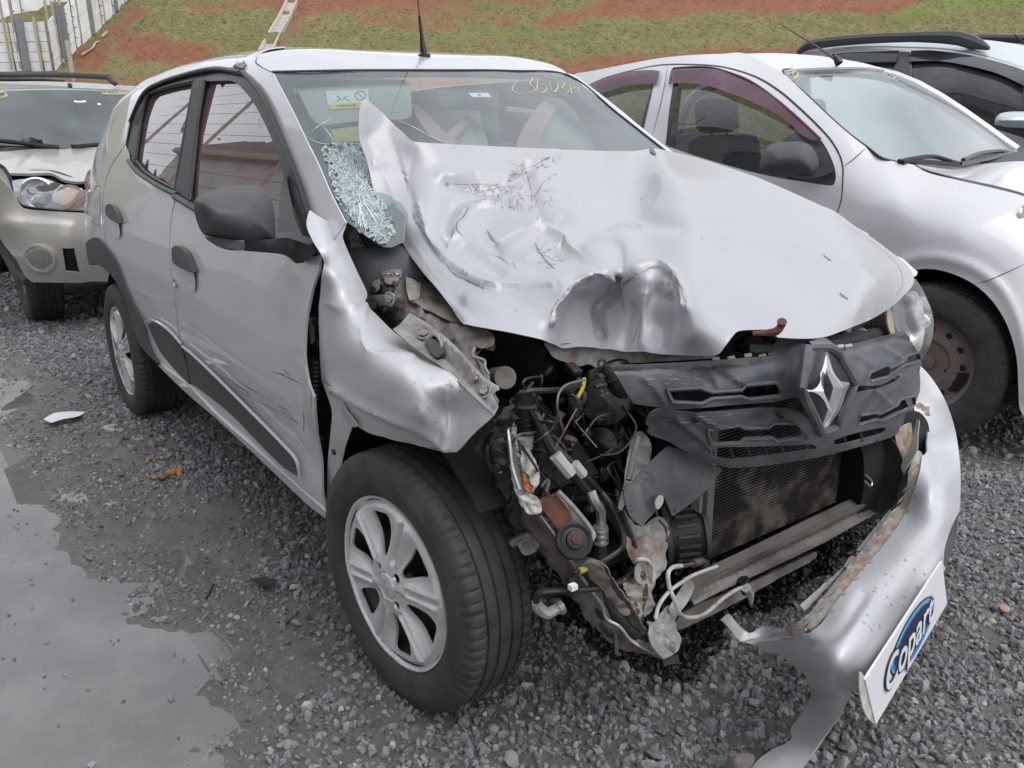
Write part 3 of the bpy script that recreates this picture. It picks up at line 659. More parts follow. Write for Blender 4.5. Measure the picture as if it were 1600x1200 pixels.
dl = lambda x, y, d=.052: U(x, y, 'd', float(wsf([(x, y)])[0])+d)
text('label_lettering', 'AIRBAG', dl(541, 165), dl(560, 164)-dl(520, 166), dl(541, 160)-dl(541, 170), .016, M['ink_dark'], car)
for pl in ([(cx+8*math.cos(a), 149+7*math.sin(a)) for cx in (563,) for a in np.linspace(0, 2*math.pi, 17)], [(557, 144), (569, 154)], [(526, 150), (532, 154), (527, 158)], [(534, 156), (542, 150)], [(540, 154), (546, 158)]):
    tube('label_symbol', [tuple(dl(x, y)) for x, y in pl], .0012, M['ink_dark'], car, res=4, sub=2)
# --- antenna
ab = np.array([-1.02, -.02, float(zc(-1.02))-.004])
g = MB(); g.lathe([(-.004, .021), (.004, .021), (.010, .012), (.045, .008), (.06, .006), (.12, .0045), (.122, .0)], ab, (-.16, 0, 1), 16)
g.build('antenna_base', M['gloss_black'], car, 40)
tube('antenna_mast', [tuple(ab+[-.018, 0, .12]), tuple(ab+[-.03, 0, .2]), tuple(ab+[-.09, 0, .62])], .0022, M['gloss_black'], car, res=6, sub=2)
# --- interior
floor_ = MB(); floor_.add([(-2.9, -.70, .30), (-.2, -.70, .30), (-.2, .70, .30), (-2.9, .70, .30)], [(0, 1, 2, 3)])
floor_.add([(-.12, -.60, .3), (-.12, .68, .3), (-.30, .66, .98), (-.42, -.60, .90)], [(0, 1, 2, 3)]); floor_.build('cabin_floor', M['wheel_well'], car)
def rbox(name, c, size, m, parent, bev=.03, R_=None, **kw):
    g = MB(); g.box(c, size, R_); return g.build(name, m, parent, True, bevel=bev, **kw)
for sy in (-.36, .36):
    st = empty('front_seat', (-1.15, sy, .35), parent=car)
    rbox('seat_cushion', (-1.0, sy, .55), (.5, .46, .16), M['seat_grey'], st, .05)
    rbox('seat_back', (-1.27, sy, .85), (.13, .44, .62), M['seat_grey'], st, .05, roty(-.22))
    rbox('seat_bolster', (-1.22, sy-.2, .85), (.15, .06, .5), M['seat_pink'], st, .02, roty(-.22)); rbox('seat_bolster', (-1.22, sy+.2, .85), (.15, .06, .5), M['seat_pink'], st, .02, roty(-.22))
    rbox('headrest', (-1.36, sy, 1.24), (.1, .26, .18), M['seat_light'], st, .04, roty(-.2))
rbox('rear_bench', (-2.25, 0, .80), (.16, 1.2, .7), M['seat_grey'], car, .05, roty(-.25))
rbox('dashboard', (-.42, 0, .87), (.42, 1.30, .2), M['dash'], car, .06)
g = MB(); Rm = roty(-.45)
a = np.linspace(0, 2*math.pi, 33); ring = [tuple(np.array([-.72, .36, .93])+Rm@np.array([0, .18*math.cos(t), .18*math.sin(t)])) for t in a]
tube('steering_wheel', ring, .014, M['seat_grey'], car, res=8, sub=1)
rbox('rear_view_mirror', (-.80, 0, 1.30), (.03, .22, .06), M['dash'], car, .012, roty(-.2))
# seat belts
for pl in ([(-1.45, .0, 1.28), (-1.3, .1, 1.0), (-1.2, .18, .8)], [(-1.45, .30, 1.1), (-1.3, .22, .95), (-1.2, .16, .82)], [(-1.2, -.62, 1.2), (-1.2, -.5, 1.0), (-1.15, -.4, .8)]):
    q = np.array(pl); V = []; 
    for p in q: V += [tuple(p+[0, -.03, 0]), tuple(p+[0, .03, 0])]
    mesh('seat_belt', V, [(0, 1, 3, 2), (2, 3, 5, 4)], M['seat_pink'], car, True, thick=.002)
for pl in ([(643, 163, 1), (655, 165), (680, 190), (704, 214), (716, 222, 1), (700, 226), (676, 214), (655, 190)], [(690, 216, 1), (712, 196), (730, 180, 1), (736, 186), (718, 208), (704, 224, 1)], [(806, 236, 1), (812, 210), (836, 172), (850, 156, 1), (872, 163, 1), (858, 190), (846, 214), (842, 240, 1)], [(790, 166, 1), (815, 168), (838, 172), (835, 178), (812, 175), (792, 173)]):
    relief('seat_trim', pl, lambda p: wsf(p)+.22, M['seat_trim_pink'], car, step=8, thick=.02)
for pl in ([(655, 150, 1), (700, 142), (740, 150), (752, 190), (757, 240), (660, 240, 1), (652, 190)], [(850, 150, 1), (885, 160), (915, 200), (925, 240), (838, 240, 1), (845, 190)]): relief('seat_shell', pl, lambda p: wsf(p)+.30, M['seat_light'], car, step=12, thick=.05)
# --- tail lamp, fuel flap, handles
relief('tail_lamp', [(133, 297, 1), (132, 282), (137, 268), (147, 260, 1), (158, 262), (150, 275), (143, 297, 1)], ctl([(135, 297, 'x', -3.03), (134, 282, 'x', -3.03), (150, 260, 'x', -2.96), (158, 262, 'x', -2.88), (143, 297, 'x', -2.92)]), M['red_lens'], car, step=4, thick=.02)
streak('panel_gap', BS, [(147, 296), (153, 291), (156, 300), (156, 350), (150, 352), (143, 345)], .004, M['seal'], car, off=.0008, ragged=0)
def handle(o0, cup, key=None):
    h = [(x+o0[0], y+o0[1]) for x, y in cup]
    spatch('handle_recess', [(268+o0[0], 384+o0[1]), (281+o0[0], 383+o0[1]), (298+o0[0], 405+o0[1]), (305+o0[0], 440+o0[1]), (303+o0[0], 455+o0[1]), (293+o0[0], 450+o0[1]), (280+o0[0], 432+o0[1]), (269+o0[0], 408+o0[1])], M['crushed_paint'], car, off=.007, step=.012, thick=0, fn=lambda x, z: 0*x)
    spatch('door_handle', h, M['plastic_trim'], car, off=.022, step=.012, thick=.02)
handle((0, 0), [(268, 389), (273, 384), (280, 386), (290, 397), (300, 425), (299, 426), (285, 420), (270, 411), (268, 400)])
g = MB(); kp = US([(275, 442)], 'S', .002)[0]; g.lathe([(-.01, .016), (.004, .016), (.006, .012), (.003, .011), (.003, 0)], kp, (0, -1, .1), 20); g.build('key_lock', M['chrome_dull'], car, 40)
spatch('handle_recess', [(164, 320), (172, 318), (180, 330), (186, 352), (187, 368), (180, 370), (172, 356), (166, 340)], M['crushed_paint'], car, off=.007, step=.015, thick=0)
spatch('door_handle', [(164, 325), (167, 319), (174, 320), (181, 332), (185, 348), (176, 345), (166, 337)], M['plastic_trim'], car, off=.02, step=.015, thick=.02)
streak('panel_gap', RD, [(203, 250), (196, 228), (173, 263), (162, 300), (161, 350), (168, 388)], .004, M['seal'], car, off=.001, ragged=0)
# --- door mirror
mir = empty('door_mirror', (-.4, -.85, 1.0), parent=car)
def housing(p):
    return None
mo = [(303, 316, 1), (310, 306), (330, 298), (362, 291), (392, 289), (405, 291), (416, 299), (426, 318), (430, 345), (430, 373), (427, 375, 1), (380, 376), (335, 371), (318, 366), (309, 350), (304, 332)]
mc = ctl([(303, 318, 'y', -1.0), (308, 345, 'y', -.995), (318, 366, 'y', -.985), (335, 371, 'y', -.97), (380, 377, 'y', -.92), (428, 376, 'y', -.845), (431, 345, 'y', -.83), (426, 318, 'y', -.83), (405, 291, 'y', -.85), (362, 291, 'y', -.91), (330, 298, 'y', -.96)])
mf = tps(mc, .02)
moa = np.array([p[:2] for p in mo], float)
def mbul(V2):
    d = segdist(V2, cr(mo, 4)); return .075*(1-np.exp(-d/16))-.0
MV, MF = tri2d(mo, 4); MV, MF = clean(MV, MF); dd = mf(MV)+.03-mbul(MV)*1.0
P = CAM+RAY(MV)*dd[:, None]; mesh('mirror_housing', P, face_cam(P, MF), M['plastic'], mir, True, thick=.012)
relief('mirror_base', [(319, 369, 1), (381, 378), (381, 391, 1), (350, 386), (328, 378)], lambda p: mf(p)+.02, M['plastic_trim'], mir, step=5, thick=.03)
relief('mirror_arm', [(381, 376, 1), (430, 373), (450, 372), (478, 381, 1), (480, 380), (494, 393, 1), (482, 405), (472, 411), (462, 409), (448, 400), (430, 396), (381, 392, 1)], ctl([(381, 384, 'y', -.90), (430, 385, 'y', -.84), (480, 392, 'y', -.775), (494, 394, 'y', -.765), (470, 410, 'y', -.77), (450, 375, 'y', -.80)]), M['plastic_trim'], mir, step=5, thick=.03)
relief('mirror_sail', [(444, 268, 1), (450, 290), (456, 320), (462, 345), (476, 375), (482, 383, 1), (455, 372), (436, 376), (432, 378, 1), (434, 345), (438, 300)], ctl([(444, 268, 'y', -.70), (450, 300, 'y', -.715), (480, 380, 'y', -.76), (432, 376, 'y', -.80), (436, 340, 'y', -.77), (455, 365, 'y', -.765)]), M['plastic_trim'], mir, step=5, thick=.015)
spatch('sail_trim', [(444, 262, 1), (462, 290), (478, 338), (490, 380), (497, 396, 1), (470, 396), (452, 380), (446, 330)], M['plastic_trim'], car, off=.004, step=.02, thick=.01)
# --- hinge pillar seen in the gap behind the bent door
relief('hinge_pillar', [(475, 430, 1), (505, 395, 1), (515, 500), (522, 600), (526, 700), (514, 812, 1), (498, 750), (486, 660), (470, 560)], ctl([(480, 450, 'y', -.70), (510, 450, 'y', -.68), (484, 600, 'y', -.70), (520, 620, 'y', -.68), (505, 780, 'y', -.70), (520, 700, 'y', -.68)]), M['wheel_well'], car, step=10, thick=.01)
for y0 in (498, 680):
    h = empty('door_hinge', tuple(U(490, y0+15, 'y', -.72)), parent=car)
    for dy in (0, 34): 
        a = U(480, y0+dy, 'y', -.735); c = U(502, y0+dy+6, 'y', -.735); tube('hinge_leaf', [tuple(a), tuple(c)], .008, M['steel_dark'], h, res=6, sub=1)
    tube('hinge_pin', [tuple(U(487, y0, 'y', -.74)), tuple(U(489, y0+38, 'y', -.74))], .007, M['bolt'], h, res=8, sub=1)
tube('wiring_boot', [tuple(U(492+6*math.sin(i*.0), 560+i*3.5, 'y', -.715)) for i in range(18)], .02, M['rubber_hose'], car, rads=[.018+.004*(i % 2) for i in range(18)], sub=1, res=10)
# --- scratches on the doors
sc = MB()
def scr(line, w, join=sc, bv=FD): streak('', bv, line, w, None, None, off=.0008, step=3, join=join)
for i in range(46):
    t = random.random(); x = 318+t*150+random.uniform(-6, 6); y = 566+t*92+random.uniform(-12, 12)-26*max(0, t-.6)
    l = random.uniform(8, 34); a = rad(random.uniform(18, 44)); scr([(x, y), (x+l*.5*math.cos(a), y+l*.5*math.sin(a)+random.uniform(-2, 2)), (x+l*math.cos(a), y+l*math.sin(a))], random.uniform(.001, .0035))
sc.build('door_scratches', M['scratch_light'], car, kind='stuff')
sc2 = MB()
for i in range(14):
    t = random.random(); x = 350+t*100; y = 592+t*55+random.uniform(-8, 8); scr([(x, y), (x+9, y+5), (x+20, y+12)], random.uniform(.001, .003), sc2)
for ln in ([(424, 580), (440, 585), (455, 592), (472, 600)], [(443, 577), (448, 583), (452, 584)], [(474, 640), (475, 665), (473, 675)], [(480, 600), (486, 610), (486, 640)], [(340, 585), (360, 595), (385, 612), (400, 622)]): scr(ln, .003, sc2)
sc2.build('door_gouges', M['scratch'], car, kind='stuff')
# ================================================================== wheels of the wrecked car
def wheel_cover(parent, org, ax, r=.192, rot=0, m='hubcap', nsp=6):
    """plastic cover with six split spokes round a small hub."""
    holes = []
    for k in range(nsp):
        a = 2*math.pi*(k+.5)/nsp; w = .19
        holes.append([(.070*math.cos(a-.10), .070*math.sin(a-.10)), (.070*math.cos(a+.10), .070*math.sin(a+.10)), (.110*math.cos(a+w*.95), .110*math.sin(a+w*.95)), (.160*math.cos(a+w*1.02), .160*math.sin(a+w*1.02)), (.163*math.cos(a), .163*math.sin(a)), (.160*math.cos(a-w*1.02), .160*math.sin(a-w*1.02)), (.110*math.cos(a-w*.95), .110*math.sin(a-w*.95))])
    for k in range(4):
        a = 2*math.pi*(k+.35)/4; holes.append([(.047*math.cos(a)+.011*math.cos(t), .047*math.sin(a)+.011*math.sin(t)) for t in np.linspace(0, 6.28, 9)[:-1]])
    def h(x, y):
        rr = np.hypot(x, y); a = (np.arctan2(y, x)*nsp/(2*math.pi)) % 1; a = np.minimum(a, 1-a)*2*math.pi/nsp
        z = .012+.010*np.clip(1-(rr/.19)**2, 0, 1)-.016*np.exp(-((rr-.115)/.055)**2)*np.clip(a/.25, 0, 1)**1.5
        gro = np.abs(a*rr) < .010; fade = np.clip((rr-.062)/.01, 0, 1)*np.clip((.178-rr)/.008, 0, 1)
        z = z-.012*fade*np.clip((.0075-np.abs(a*rr))/.003, 0, 1)+.004*fade*np.exp(-((np.abs(a*rr)-.014)/.004)**2)
        z = z-.012*np.clip((rr-.174)/.01, 0, 1)+.010*np.clip((rr-.188)/.004, 0, 1)-.007*np.clip((.034-rr)/.004, 0, 1)+.007*np.clip((.030-rr)/.003, 0, 1)
        return z
    o = disc_patch('wheel_cover', org, ax, circ(r, 72), h, M[m], parent, step=.0036, holes=holes, thick=.006, rot=rot, smooth=32)
    return o
def wheel(parent, c, steer, side=-1, r=.293, hi=True, rot=0, kind='cover', tm='rubber', w=.165, seg=360):
    """c: centre of the tyre; side -1 faces -y."""
    ax = np.array([-side*math.sin(steer)*1.0 if side < 0 else -math.sin(steer), side*math.cos(steer), 0]) if True else None
    W = empty('wheel', tuple(c), parent=parent)
    tyre(W, c, ax, r, w, seg=seg if hi else 160, name='tyre', m=tm)
    g = MB(); c = np.array(c)
    rr = .178
    g.lathe([(-.06, rr+.006), (.045, rr), (.060, rr+.010), (.063, rr+.011), (.062, rr+.008), (.050, rr-.006), (.02, rr-.018), (.016, .15), (.024, .12), (.030, .09), (.018, .075), (.016, .03), (.03, .028), (.034, 0)], c, ax, 64)
    g.build('rim', M['steel_rim' if kind == 'steel' else 'steel_dark'], W, 35)
    if kind == 'cover':
        wheel_cover(W, c+ax*.067, ax, .1965, rot)
        g = MB(); g.lathe([(.080, .027), (.086, .025), (.088, .020), (.087, 0)], c, ax, 32); g.build('centre_cap', M['hubcap'], W, 35)
        # diamond mark on the cap
        fx = np.cross(ax, [0, 0, 1.]); fx /= np.linalg.norm(fx); fz = np.array([0, 0, 1.]); o = c+ax*.0885
        q = [(0, .016), (.009, 0), (0, -.016), (-.009, 0)]
        tube('cap_mark', [tuple(o+fx*a+fz*b) for a, b in q+q[:1]], .0016, M['chrome_dull'], W, res=4, sub=1)
        for k in range(2):
            a = rot+2*math.pi*(k*2+1.35)/4+.3; g = MB(); g.lathe([(.050, .011), (.070, .010), (.072, .006), (.062, .005), (.062, 0)], c+fx*.047*math.cos(a)+fz*.047*math.sin(a), ax, 6); g.build('wheel_bolt', M['rust' if k else 'bolt'], W, False)
    else:
        for k in range(12):
            a = 2*math.pi*k/12; fx = np.cross(ax, [0, 0, 1.]); fx /= np.linalg.norm(fx); fz = np.array([0, 0, 1.])
            g = MB(); g.lathe([(.0232, .013), (.0236, .011), (.0236, 0)], c+ax*.0+fx*.130*math.cos(a)+fz*.130*math.sin(a), ax, 16); g.build('vent_hole', M['wheel_well'], W, True)
    return W
fw = wheel(car, (.0, -.6875, .292), .0822, rot=.18)
wheel(car, (-2.42, -.70, .292), 0, rot=.5, seg=240)
wheel(car, (.0, .6875, .292), .0822, side=1, hi=False, rot=0); wheel(car, (-2.42, .70, .292), 0, side=1, hi=False)
# wheel wells
def well(cx, y0, y1):
    g = MB(); n = 20; V = []; Fc = []
    for i in range(n):
        a = math.pi*(-.12+1.24*i/(n-1)); x = cx+.36*math.cos(a); z = .30+.36*math.sin(a); V += [(x, y0, z), (x, y1, z)]
        if i: k = 2*i; Fc.append((k-2, k-1, k+1, k))
    V += [(cx, y1, .3)]; Fc += [(2*i+1, 2*i+3, 2*n) for i in range(n-1)]
    g.add(V, Fc); return g.build('wheel_well', M['wheel_well'], car, True)
well(-2.42, -.745, -.45); well(-2.42, .74, .45); well(0, .70, .45); 
g = MB(); V = []; Fc = []; n = 22
for i in range(n):
    a = math.pi*(.25+.95*i/(n-1)); x = -.01+.385*math.cos(a); z = .27+.385*math.sin(a); V += [(x, -.70, z), (x, -.40, z)]
    if i: k = 2*i; Fc.append((k-2, k-1, k+1, k))
g.add(V, Fc); g.build('wheel_well', M['wheel_well'], car, True, thick=.004)
# underbody
g = MB(); g.box((-1.55, 0, .235), (2.5, 1.30, .06)); g.box((-.12, .1, .235), (.5, .70, .05)); g.build('underbody', M['wheel_well'], car)
tube('exhaust_pipe', [(-3.05, -.35, .27), (-2.6, -.35, .27), (-2.2, -.2, .24), (-1, -.1, .2)], .025, M['steel_dark'], car)
g = MB(); g.lathe([(-.25, .0), (-.25, .09), (.25, .09), (.25, 0)], (-2.75, -.1, .27), (0, 1, 0), 20); g.build('silencer', M['steel_dark'], car, 40)
# ================================================================== crushed bonnet
hood_out = [(565, 157, 1), (572, 156), (592, 171), (612, 191), (632, 209), (647, 221), (700, 225), (800, 230), (900, 234.5), (1000, 237), (1046, 238), (1080, 244), (1098, 249), (1130, 259), (1180, 276), (1230, 297), (1280, 320), (1305, 331), (1337, 354), (1370, 377), (1402, 401), (1417, 414), (1427, 430), (1427, 444), (1415, 459), (1396, 477), (1363, 498), (1331, 511), (1290, 526), (1255, 529), (1216, 527, 1), (1200, 516), (1185, 515), (1155, 517), (1145, 525), (1132, 542), (1121, 554), (1100, 556), (1080, 556), (1005, 551), (940, 544), (905, 541), (865, 537), (845, 530), (820, 524), (780, 516), (725, 507, 1), (717, 499), (705, 480), (680, 447), (665, 430), (635, 390), (615, 352), (592, 317), (582, 290), (575, 255), (565, 225), (561, 205), (561, 180)]
hood_ctrl = ctl([(565, 158, 'x', -.50), (561, 205, 'x', -.47), (574, 252, 'x', -.43), (592, 317, 'x', -.36), (635, 390, 'x', -.25), (665, 430, 'x', -.14), (705, 480, 'x', -.01), (725, 507, 'x', .10),
    (780, 516, 'x', .17), (845, 530, 'x', .215), (905, 541, 'x', .165), (940, 544, 'x', .165), (1005, 551, 'x', .25), (1080, 556, 'x', .41), (1122, 554, 'x', .49), (1150, 519, 'x', .49), (1216, 527, 'x', .51), (1290, 526, 'x', .52),
    (1363, 498, 'x', .445), (1396, 477, 'x', .385), (1427, 437, 'y', .68), (1402, 401, 'y', .715), (1337, 355, 'y', .73), (1280, 320, 'y', .72), (1180, 276, 'y', .70), (1097, 249, 'y', .665), (1045, 238, 'y', .62),
    (647, 222, 'x', -.41), (740, 227, 'x', -.42), (840, 232, 'x', -.43), (940, 236, 'x', -.48), (600, 200, 'x', -.485), (625, 240, 'x', -.43), (600, 260, 'x', -.42), (640, 300, 'x', -.34), (650, 345, 'x', -.25), (690, 420, 'x', -.10),
    (700, 270, 'x', -.34), (800, 270, 'x', -.34), (900, 275, 'x', -.35), (1000, 280, 'x', -.37), (700, 340, 'x', -.23), (800, 330, 'x', -.20), (760, 380, 'x', -.135), (720, 400, 'x', -.12), (845, 352, 'x', -.11), (900, 340, 'x', -.13), (1000, 340, 'x', -.13),
    (880, 400, 'x', .02), (905, 375, 'x', -.03), (945, 375, 'x', .0), (800, 420, 'x', .01), (850, 450, 'x', .12), (760, 455, 'x', .04), (710, 460, 'x', -.03), (800, 480, 'x', .11), (840, 500, 'x', .17), (862, 500, 'x', .185), (880, 452, 'x', .165), (920, 430, 'x', .145), (950, 434, 'x', .15), (966, 446, 'x', .125), (1000, 430, 'x', .185), (1030, 419, 'x', .20), (1058, 438, 'x', .27), (1075, 480, 'x', .375),
    (895, 480, 'x', .125), (930, 465, 'x', .10), (890, 515, 'x', .135), (945, 500, 'x', .115), (1000, 470, 'x', .19), (1030, 460, 'x', .22), (985, 510, 'x', .19), (1040, 510, 'x', .27), (970, 400, 'x', .09), (1020, 388, 'x', .11), (1080, 520, 'x', .42)]
    +[(x, y, 'H', 0) for x, y in ((1060, 290), (1060, 335), (1120, 340), (1110, 395), (1180, 330), (1180, 400), (1240, 370), (1240, 440), (1300, 400), (1300, 460), (1360, 430), (1180, 470), (1240, 500), (1120, 450), (1060, 375), (1340, 485))])
hfeat = [
    ('s', [(640, 300), (650, 335), (662, 368), (680, 395), (697, 415), (720, 432), (745, 446), (765, 453), (800, 455), (850, 448)], 7, .007, 55),
    ('g', [(652, 320), (668, 366), (700, 410), (740, 437), (775, 448)], 5, .004),
    ('s', [(712, 352), (722, 332), (740, 322), (765, 317), (790, 318), (815, 325), (840, 338)], 7, -.020, 34),
    ('g', [(760, 312), (730, 318), (712, 338), (706, 362)], 8, .009), ('g', [(765, 312), (800, 312), (835, 330)], 7, .006),
    ('g', [(780, 385), (810, 368), (842, 355), (870, 375), (905, 402), (945, 425)], 4, .007), ('g', [(842, 355), (820, 372), (790, 392)], 9, .008),
    ('g', [(850, 335), (838, 300), (826, 268), (820, 258)], 7, -.009), ('g', [(700, 285), (735, 290), (770, 292), (800, 284), (830, 265)], 7, -.006), ('g', [(690, 275), (740, 268), (790, 265), (840, 246), (865, 243)], 9, .006),
    ('s', [(892, 380), (920, 372), (955, 378), (973, 398), (975, 438)], 5, .012, 40), ('g', [(895, 372), (930, 360), (980, 350), (1060, 350)], 14, -.008), ('g', [(905, 390), (940, 425)], 8, -.008),
    ('g', [(860, 505), (862, 485), (880, 458), (905, 438), (935, 428), (958, 438)], 5, .012), ('g', [(975, 440), (1000, 424), (1030, 416), (1052, 428), (1066, 450), (1072, 480)], 6, .013),
    ('g', [(966, 440), (955, 465), (935, 485), (940, 520)], 7, -.016), ('g', [(905, 470), (890, 500), (885, 535)], 14, -.010), ('g', [(1010, 460), (1008, 540)], 11, .010), ('g', [(1045, 470), (1035, 540)], 9, -.008), ('g', [(985, 480), (975, 540)], 9, -.006),
    ('g', [(640, 250), (636, 300), (650, 340)], 14, -.003), ('g', [(575, 215), (585, 235), (588, 250)], 13, -.006),
    ('g', [(1020, 240), (1040, 280), (1020, 330), (980, 355)], 22, .010), ('g', [(1000, 300), (1080, 320), (1180, 350)], 26, -.005),
    ('c', [(1120, 400), (1200, 380), (1300, 400), (1370, 440)], 10, .002), ('g', [(735, 470), (800, 490), (850, 500)], 12, .006), ('g', [(640, 395), (700, 470), (730, 500)], 7, .004),
    ('g', [(780, 400), (830, 420), (900, 430)], 12, -.006), ('g', [(700, 370), (740, 400), (780, 430)], 10, -.006), ('g', [(845, 356), (880, 400)], 8, -.004)]
hfeat = [f[:3]+(f[3]*1.15,)+f[4:] for f in hfeat]
cr_r = random.Random(21)
for i in range(34):
    x, y = cr_r.uniform(690, 900), cr_r.uniform(262, 440); a = cr_r.uniform(0, 3.14); l = cr_r.uniform(14, 46)
    hfeat.append(('c', [(x, y), (x+l*math.cos(a)*.5+cr_r.uniform(-4, 4), y+l*math.sin(a)*.35), (x+l*math.cos(a), y+l*math.sin(a)*.7)], cr_r.uniform(2, 4.5), cr_r.choice([-1, 1])*cr_r.uniform(.0016, .0042)))
for ln, w, a_ in (([(652, 320), (668, 366), (700, 411), (740, 438), (775, 449), (850, 446)], 3, .006), ([(780, 385), (810, 368), (842, 355)], 3, .005), ([(842, 355), (870, 375), (905, 402), (945, 424)], 3, .006), ([(715, 345), (732, 323), (765, 316)], 3, .005), ([(690, 288), (745, 291), (790, 290), (820, 262), (860, 246)], 3, -.004), ([(820, 258), (832, 300), (842, 352)], 3, -.004), ([(590, 250), (612, 300), (640, 372), (700, 455)], 4, .003), ([(966, 446), (955, 466), (936, 487), (940, 540)], 3, -.006), ([(895, 445), (880, 490), (886, 536)], 4, -.004), ([(1012, 440), (1003, 540)], 3, .004), ([(900, 378), (960, 352), (1060, 345), (1150, 352)], 5, -.003), ([(976, 398), (978, 430)], 3, .004), ([(650, 340), (640, 280), (648, 235)], 4, -.003)): hfeat.append(('c', ln, w, a_))
HL = [[(858, 512), (862, 485), (880, 458), (905, 438), (935, 429), (960, 440), (966, 447)], [(968, 446), (976, 440), (1000, 424), (1030, 416), (1052, 428), (1066, 450), (1073, 482)], [(780, 385), (810, 368), (842, 355), (870, 375), (905, 402), (945, 424)], [(652, 330), (668, 370), (700, 413), (740, 440), (775, 450)], [(966, 450), (955, 467), (936, 487), (940, 520)]]
hood = relief('bonnet', hood_out, hood_ctrl, M['hood_paint'], car, step=3.6, feats=hfeat, thick=.0012, lam=.012, noise=.0003, nfreq=.02, lines=HL)
HB = bvh(hood)
sc = MB()
def hs_(line, w, j=sc): streak('', HB, line, w*.62, None, None, off=.0009, step=2, join=j, ragged=.8)
for ln, w in (([(645, 332), (650, 346), (657, 356)], .010), ([(697, 412), (705, 424), (718, 434)], .005), ([(716, 432), (740, 443), (757, 451)], .006), ([(732, 323), (724, 338), (715, 345), (713, 352)], .004), ([(716, 343), (713, 356), (718, 364), (724, 369)], .0045),
              ([(761, 360), (768, 372), (774, 379)], .008), ([(836, 380), (842, 392), (852, 406), (866, 420)], .007), ([(696, 287), (702, 289)], .010), ([(700, 288), (740, 288), (765, 287)], .0018), ([(738, 304), (760, 298), (790, 290)], .002), ([(820, 260), (828, 290), (834, 318)], .0022),
              ([(853, 281), (843, 294), (836, 308)], .0025), ([(845, 252), (855, 247), (860, 246)], .009), ([(862, 245), (866, 254)], .003), ([(755, 395), (780, 402), (797, 414)], .002), ([(800, 408), (806, 420)], .002), ([(1000, 500), (990, 530), (982, 545)], .0022), ([(930, 492), (942, 515), (950, 540)], .002), ([(580, 250), (582, 265)], .0015), ([(597, 298), (596, 312), (593, 318)], .002), ([(1000, 310), (1004, 311)], .004)): hs_(ln, w)
for i in range(26): x, y = random.uniform(735, 790), random.uniform(286, 298); hs_([(x, y), (x+random.uniform(-2, 5), y+random.uniform(3, 9))], random.uniform(.001, .003))
for i in range(40): x, y = random.uniform(765, 840), random.uniform(290, 322); hs_([(x, y), (x+random.uniform(-4, 4), y+random.uniform(4, 13))], random.uniform(.0008, .003))
for i in range(30): t = random.random(); x, y = 790+65*t, 282-30*t+random.uniform(-5, 5); hs_([(x, y), (x+6, y-4)], random.uniform(.001, .003))
sc.build('bonnet_scratches', M['scratch'], car, kind='stuff')
j = MB()
for i in range(60):
    ln = cr(HL[i % 2], 1.0, False); k0 = random.randrange(len(ln)-10); seg = ln[k0:k0+random.randrange(6, 20)]+np.array([random.uniform(-1, 2), random.uniform(-1, 4)])
    if len(seg) > 3: streak('', HB, [tuple(q) for q in seg[::3]], random.uniform(.001, .004), None, None, off=.0009, step=2, join=j)
for i in range(34): x, y = random.uniform(1020, 1058), random.uniform(424, 462); streak('', HB, [(x, y), (x+3, y+3)], random.uniform(.001, .003), None, None, off=.0009, step=2, join=j)
j.build('arch_scuffs', M['scraped'], car, kind='stuff')
for c0 in ((1292, 403), (1318, 463)):
    q = [(c0[0]-6, c0[1]-5), (c0[0]+4, c0[1]-2), (c0[0]+7, c0[1]+6), (c0[0], c0[1]+2)]; j = MB(); streak('', HB, [q[0], (c0[0], c0[1]), (c0[0]+7, c0[1]+5)], .008, None, None, off=.001, step=2, join=j); j.build('chipped_paint', M['scratch'], car)
j = MB()
for x, y in ((984, 353), (998, 352), (1096, 372), (1130, 373), (1133, 392), (806, 485)): streak('', HB, [(x-1.2, y), (x+1.2, y+.6)], .0035, None, None, off=.001, step=1, join=j)
j.build('paint_chips', M['scratch'], car, kind='stuff')
j = MB()
for i in range(40):
    q = random.random(); x, y = ((random.uniform(790, 862), random.uniform(246, 320)) if q < .6 else (random.uniform(728, 800), random.uniform(286, 300)) if q < .8 else (random.uniform(835, 868), random.uniform(385, 418)))
    a = random.uniform(-.9, 1.3); l = random.uniform(5, 20); streak('', HB, [(x, y), (x+l*.5*math.cos(a)+random.uniform(-1, 1), y+l*.5*math.sin(a)), (x+l*math.cos(a), y+l*math.sin(a))], random.uniform(.002, .007), None, None, off=.0007, step=1.5, join=j, ragged=1.1)
j.build('rubbed_paint', M['smear'], car, kind='stuff')
# buffer in the rear corner, seam between bonnet and far wing
j = MB(); streak('', HB, [(1017, 232), (1020, 239), (1024, 243)], .016, None, None, off=.004, step=2, join=j, ragged=0); j.build('bonnet_buffer', M['gloss_black'], car)
streak('bonnet_seam', HB, [(1290, 330), (1330, 357), (1365, 380), (1395, 406), (1408, 425), (1410, 445), (1400, 462)], .0022, M['scratch'], car, off=.0006, step=4, ragged=0)
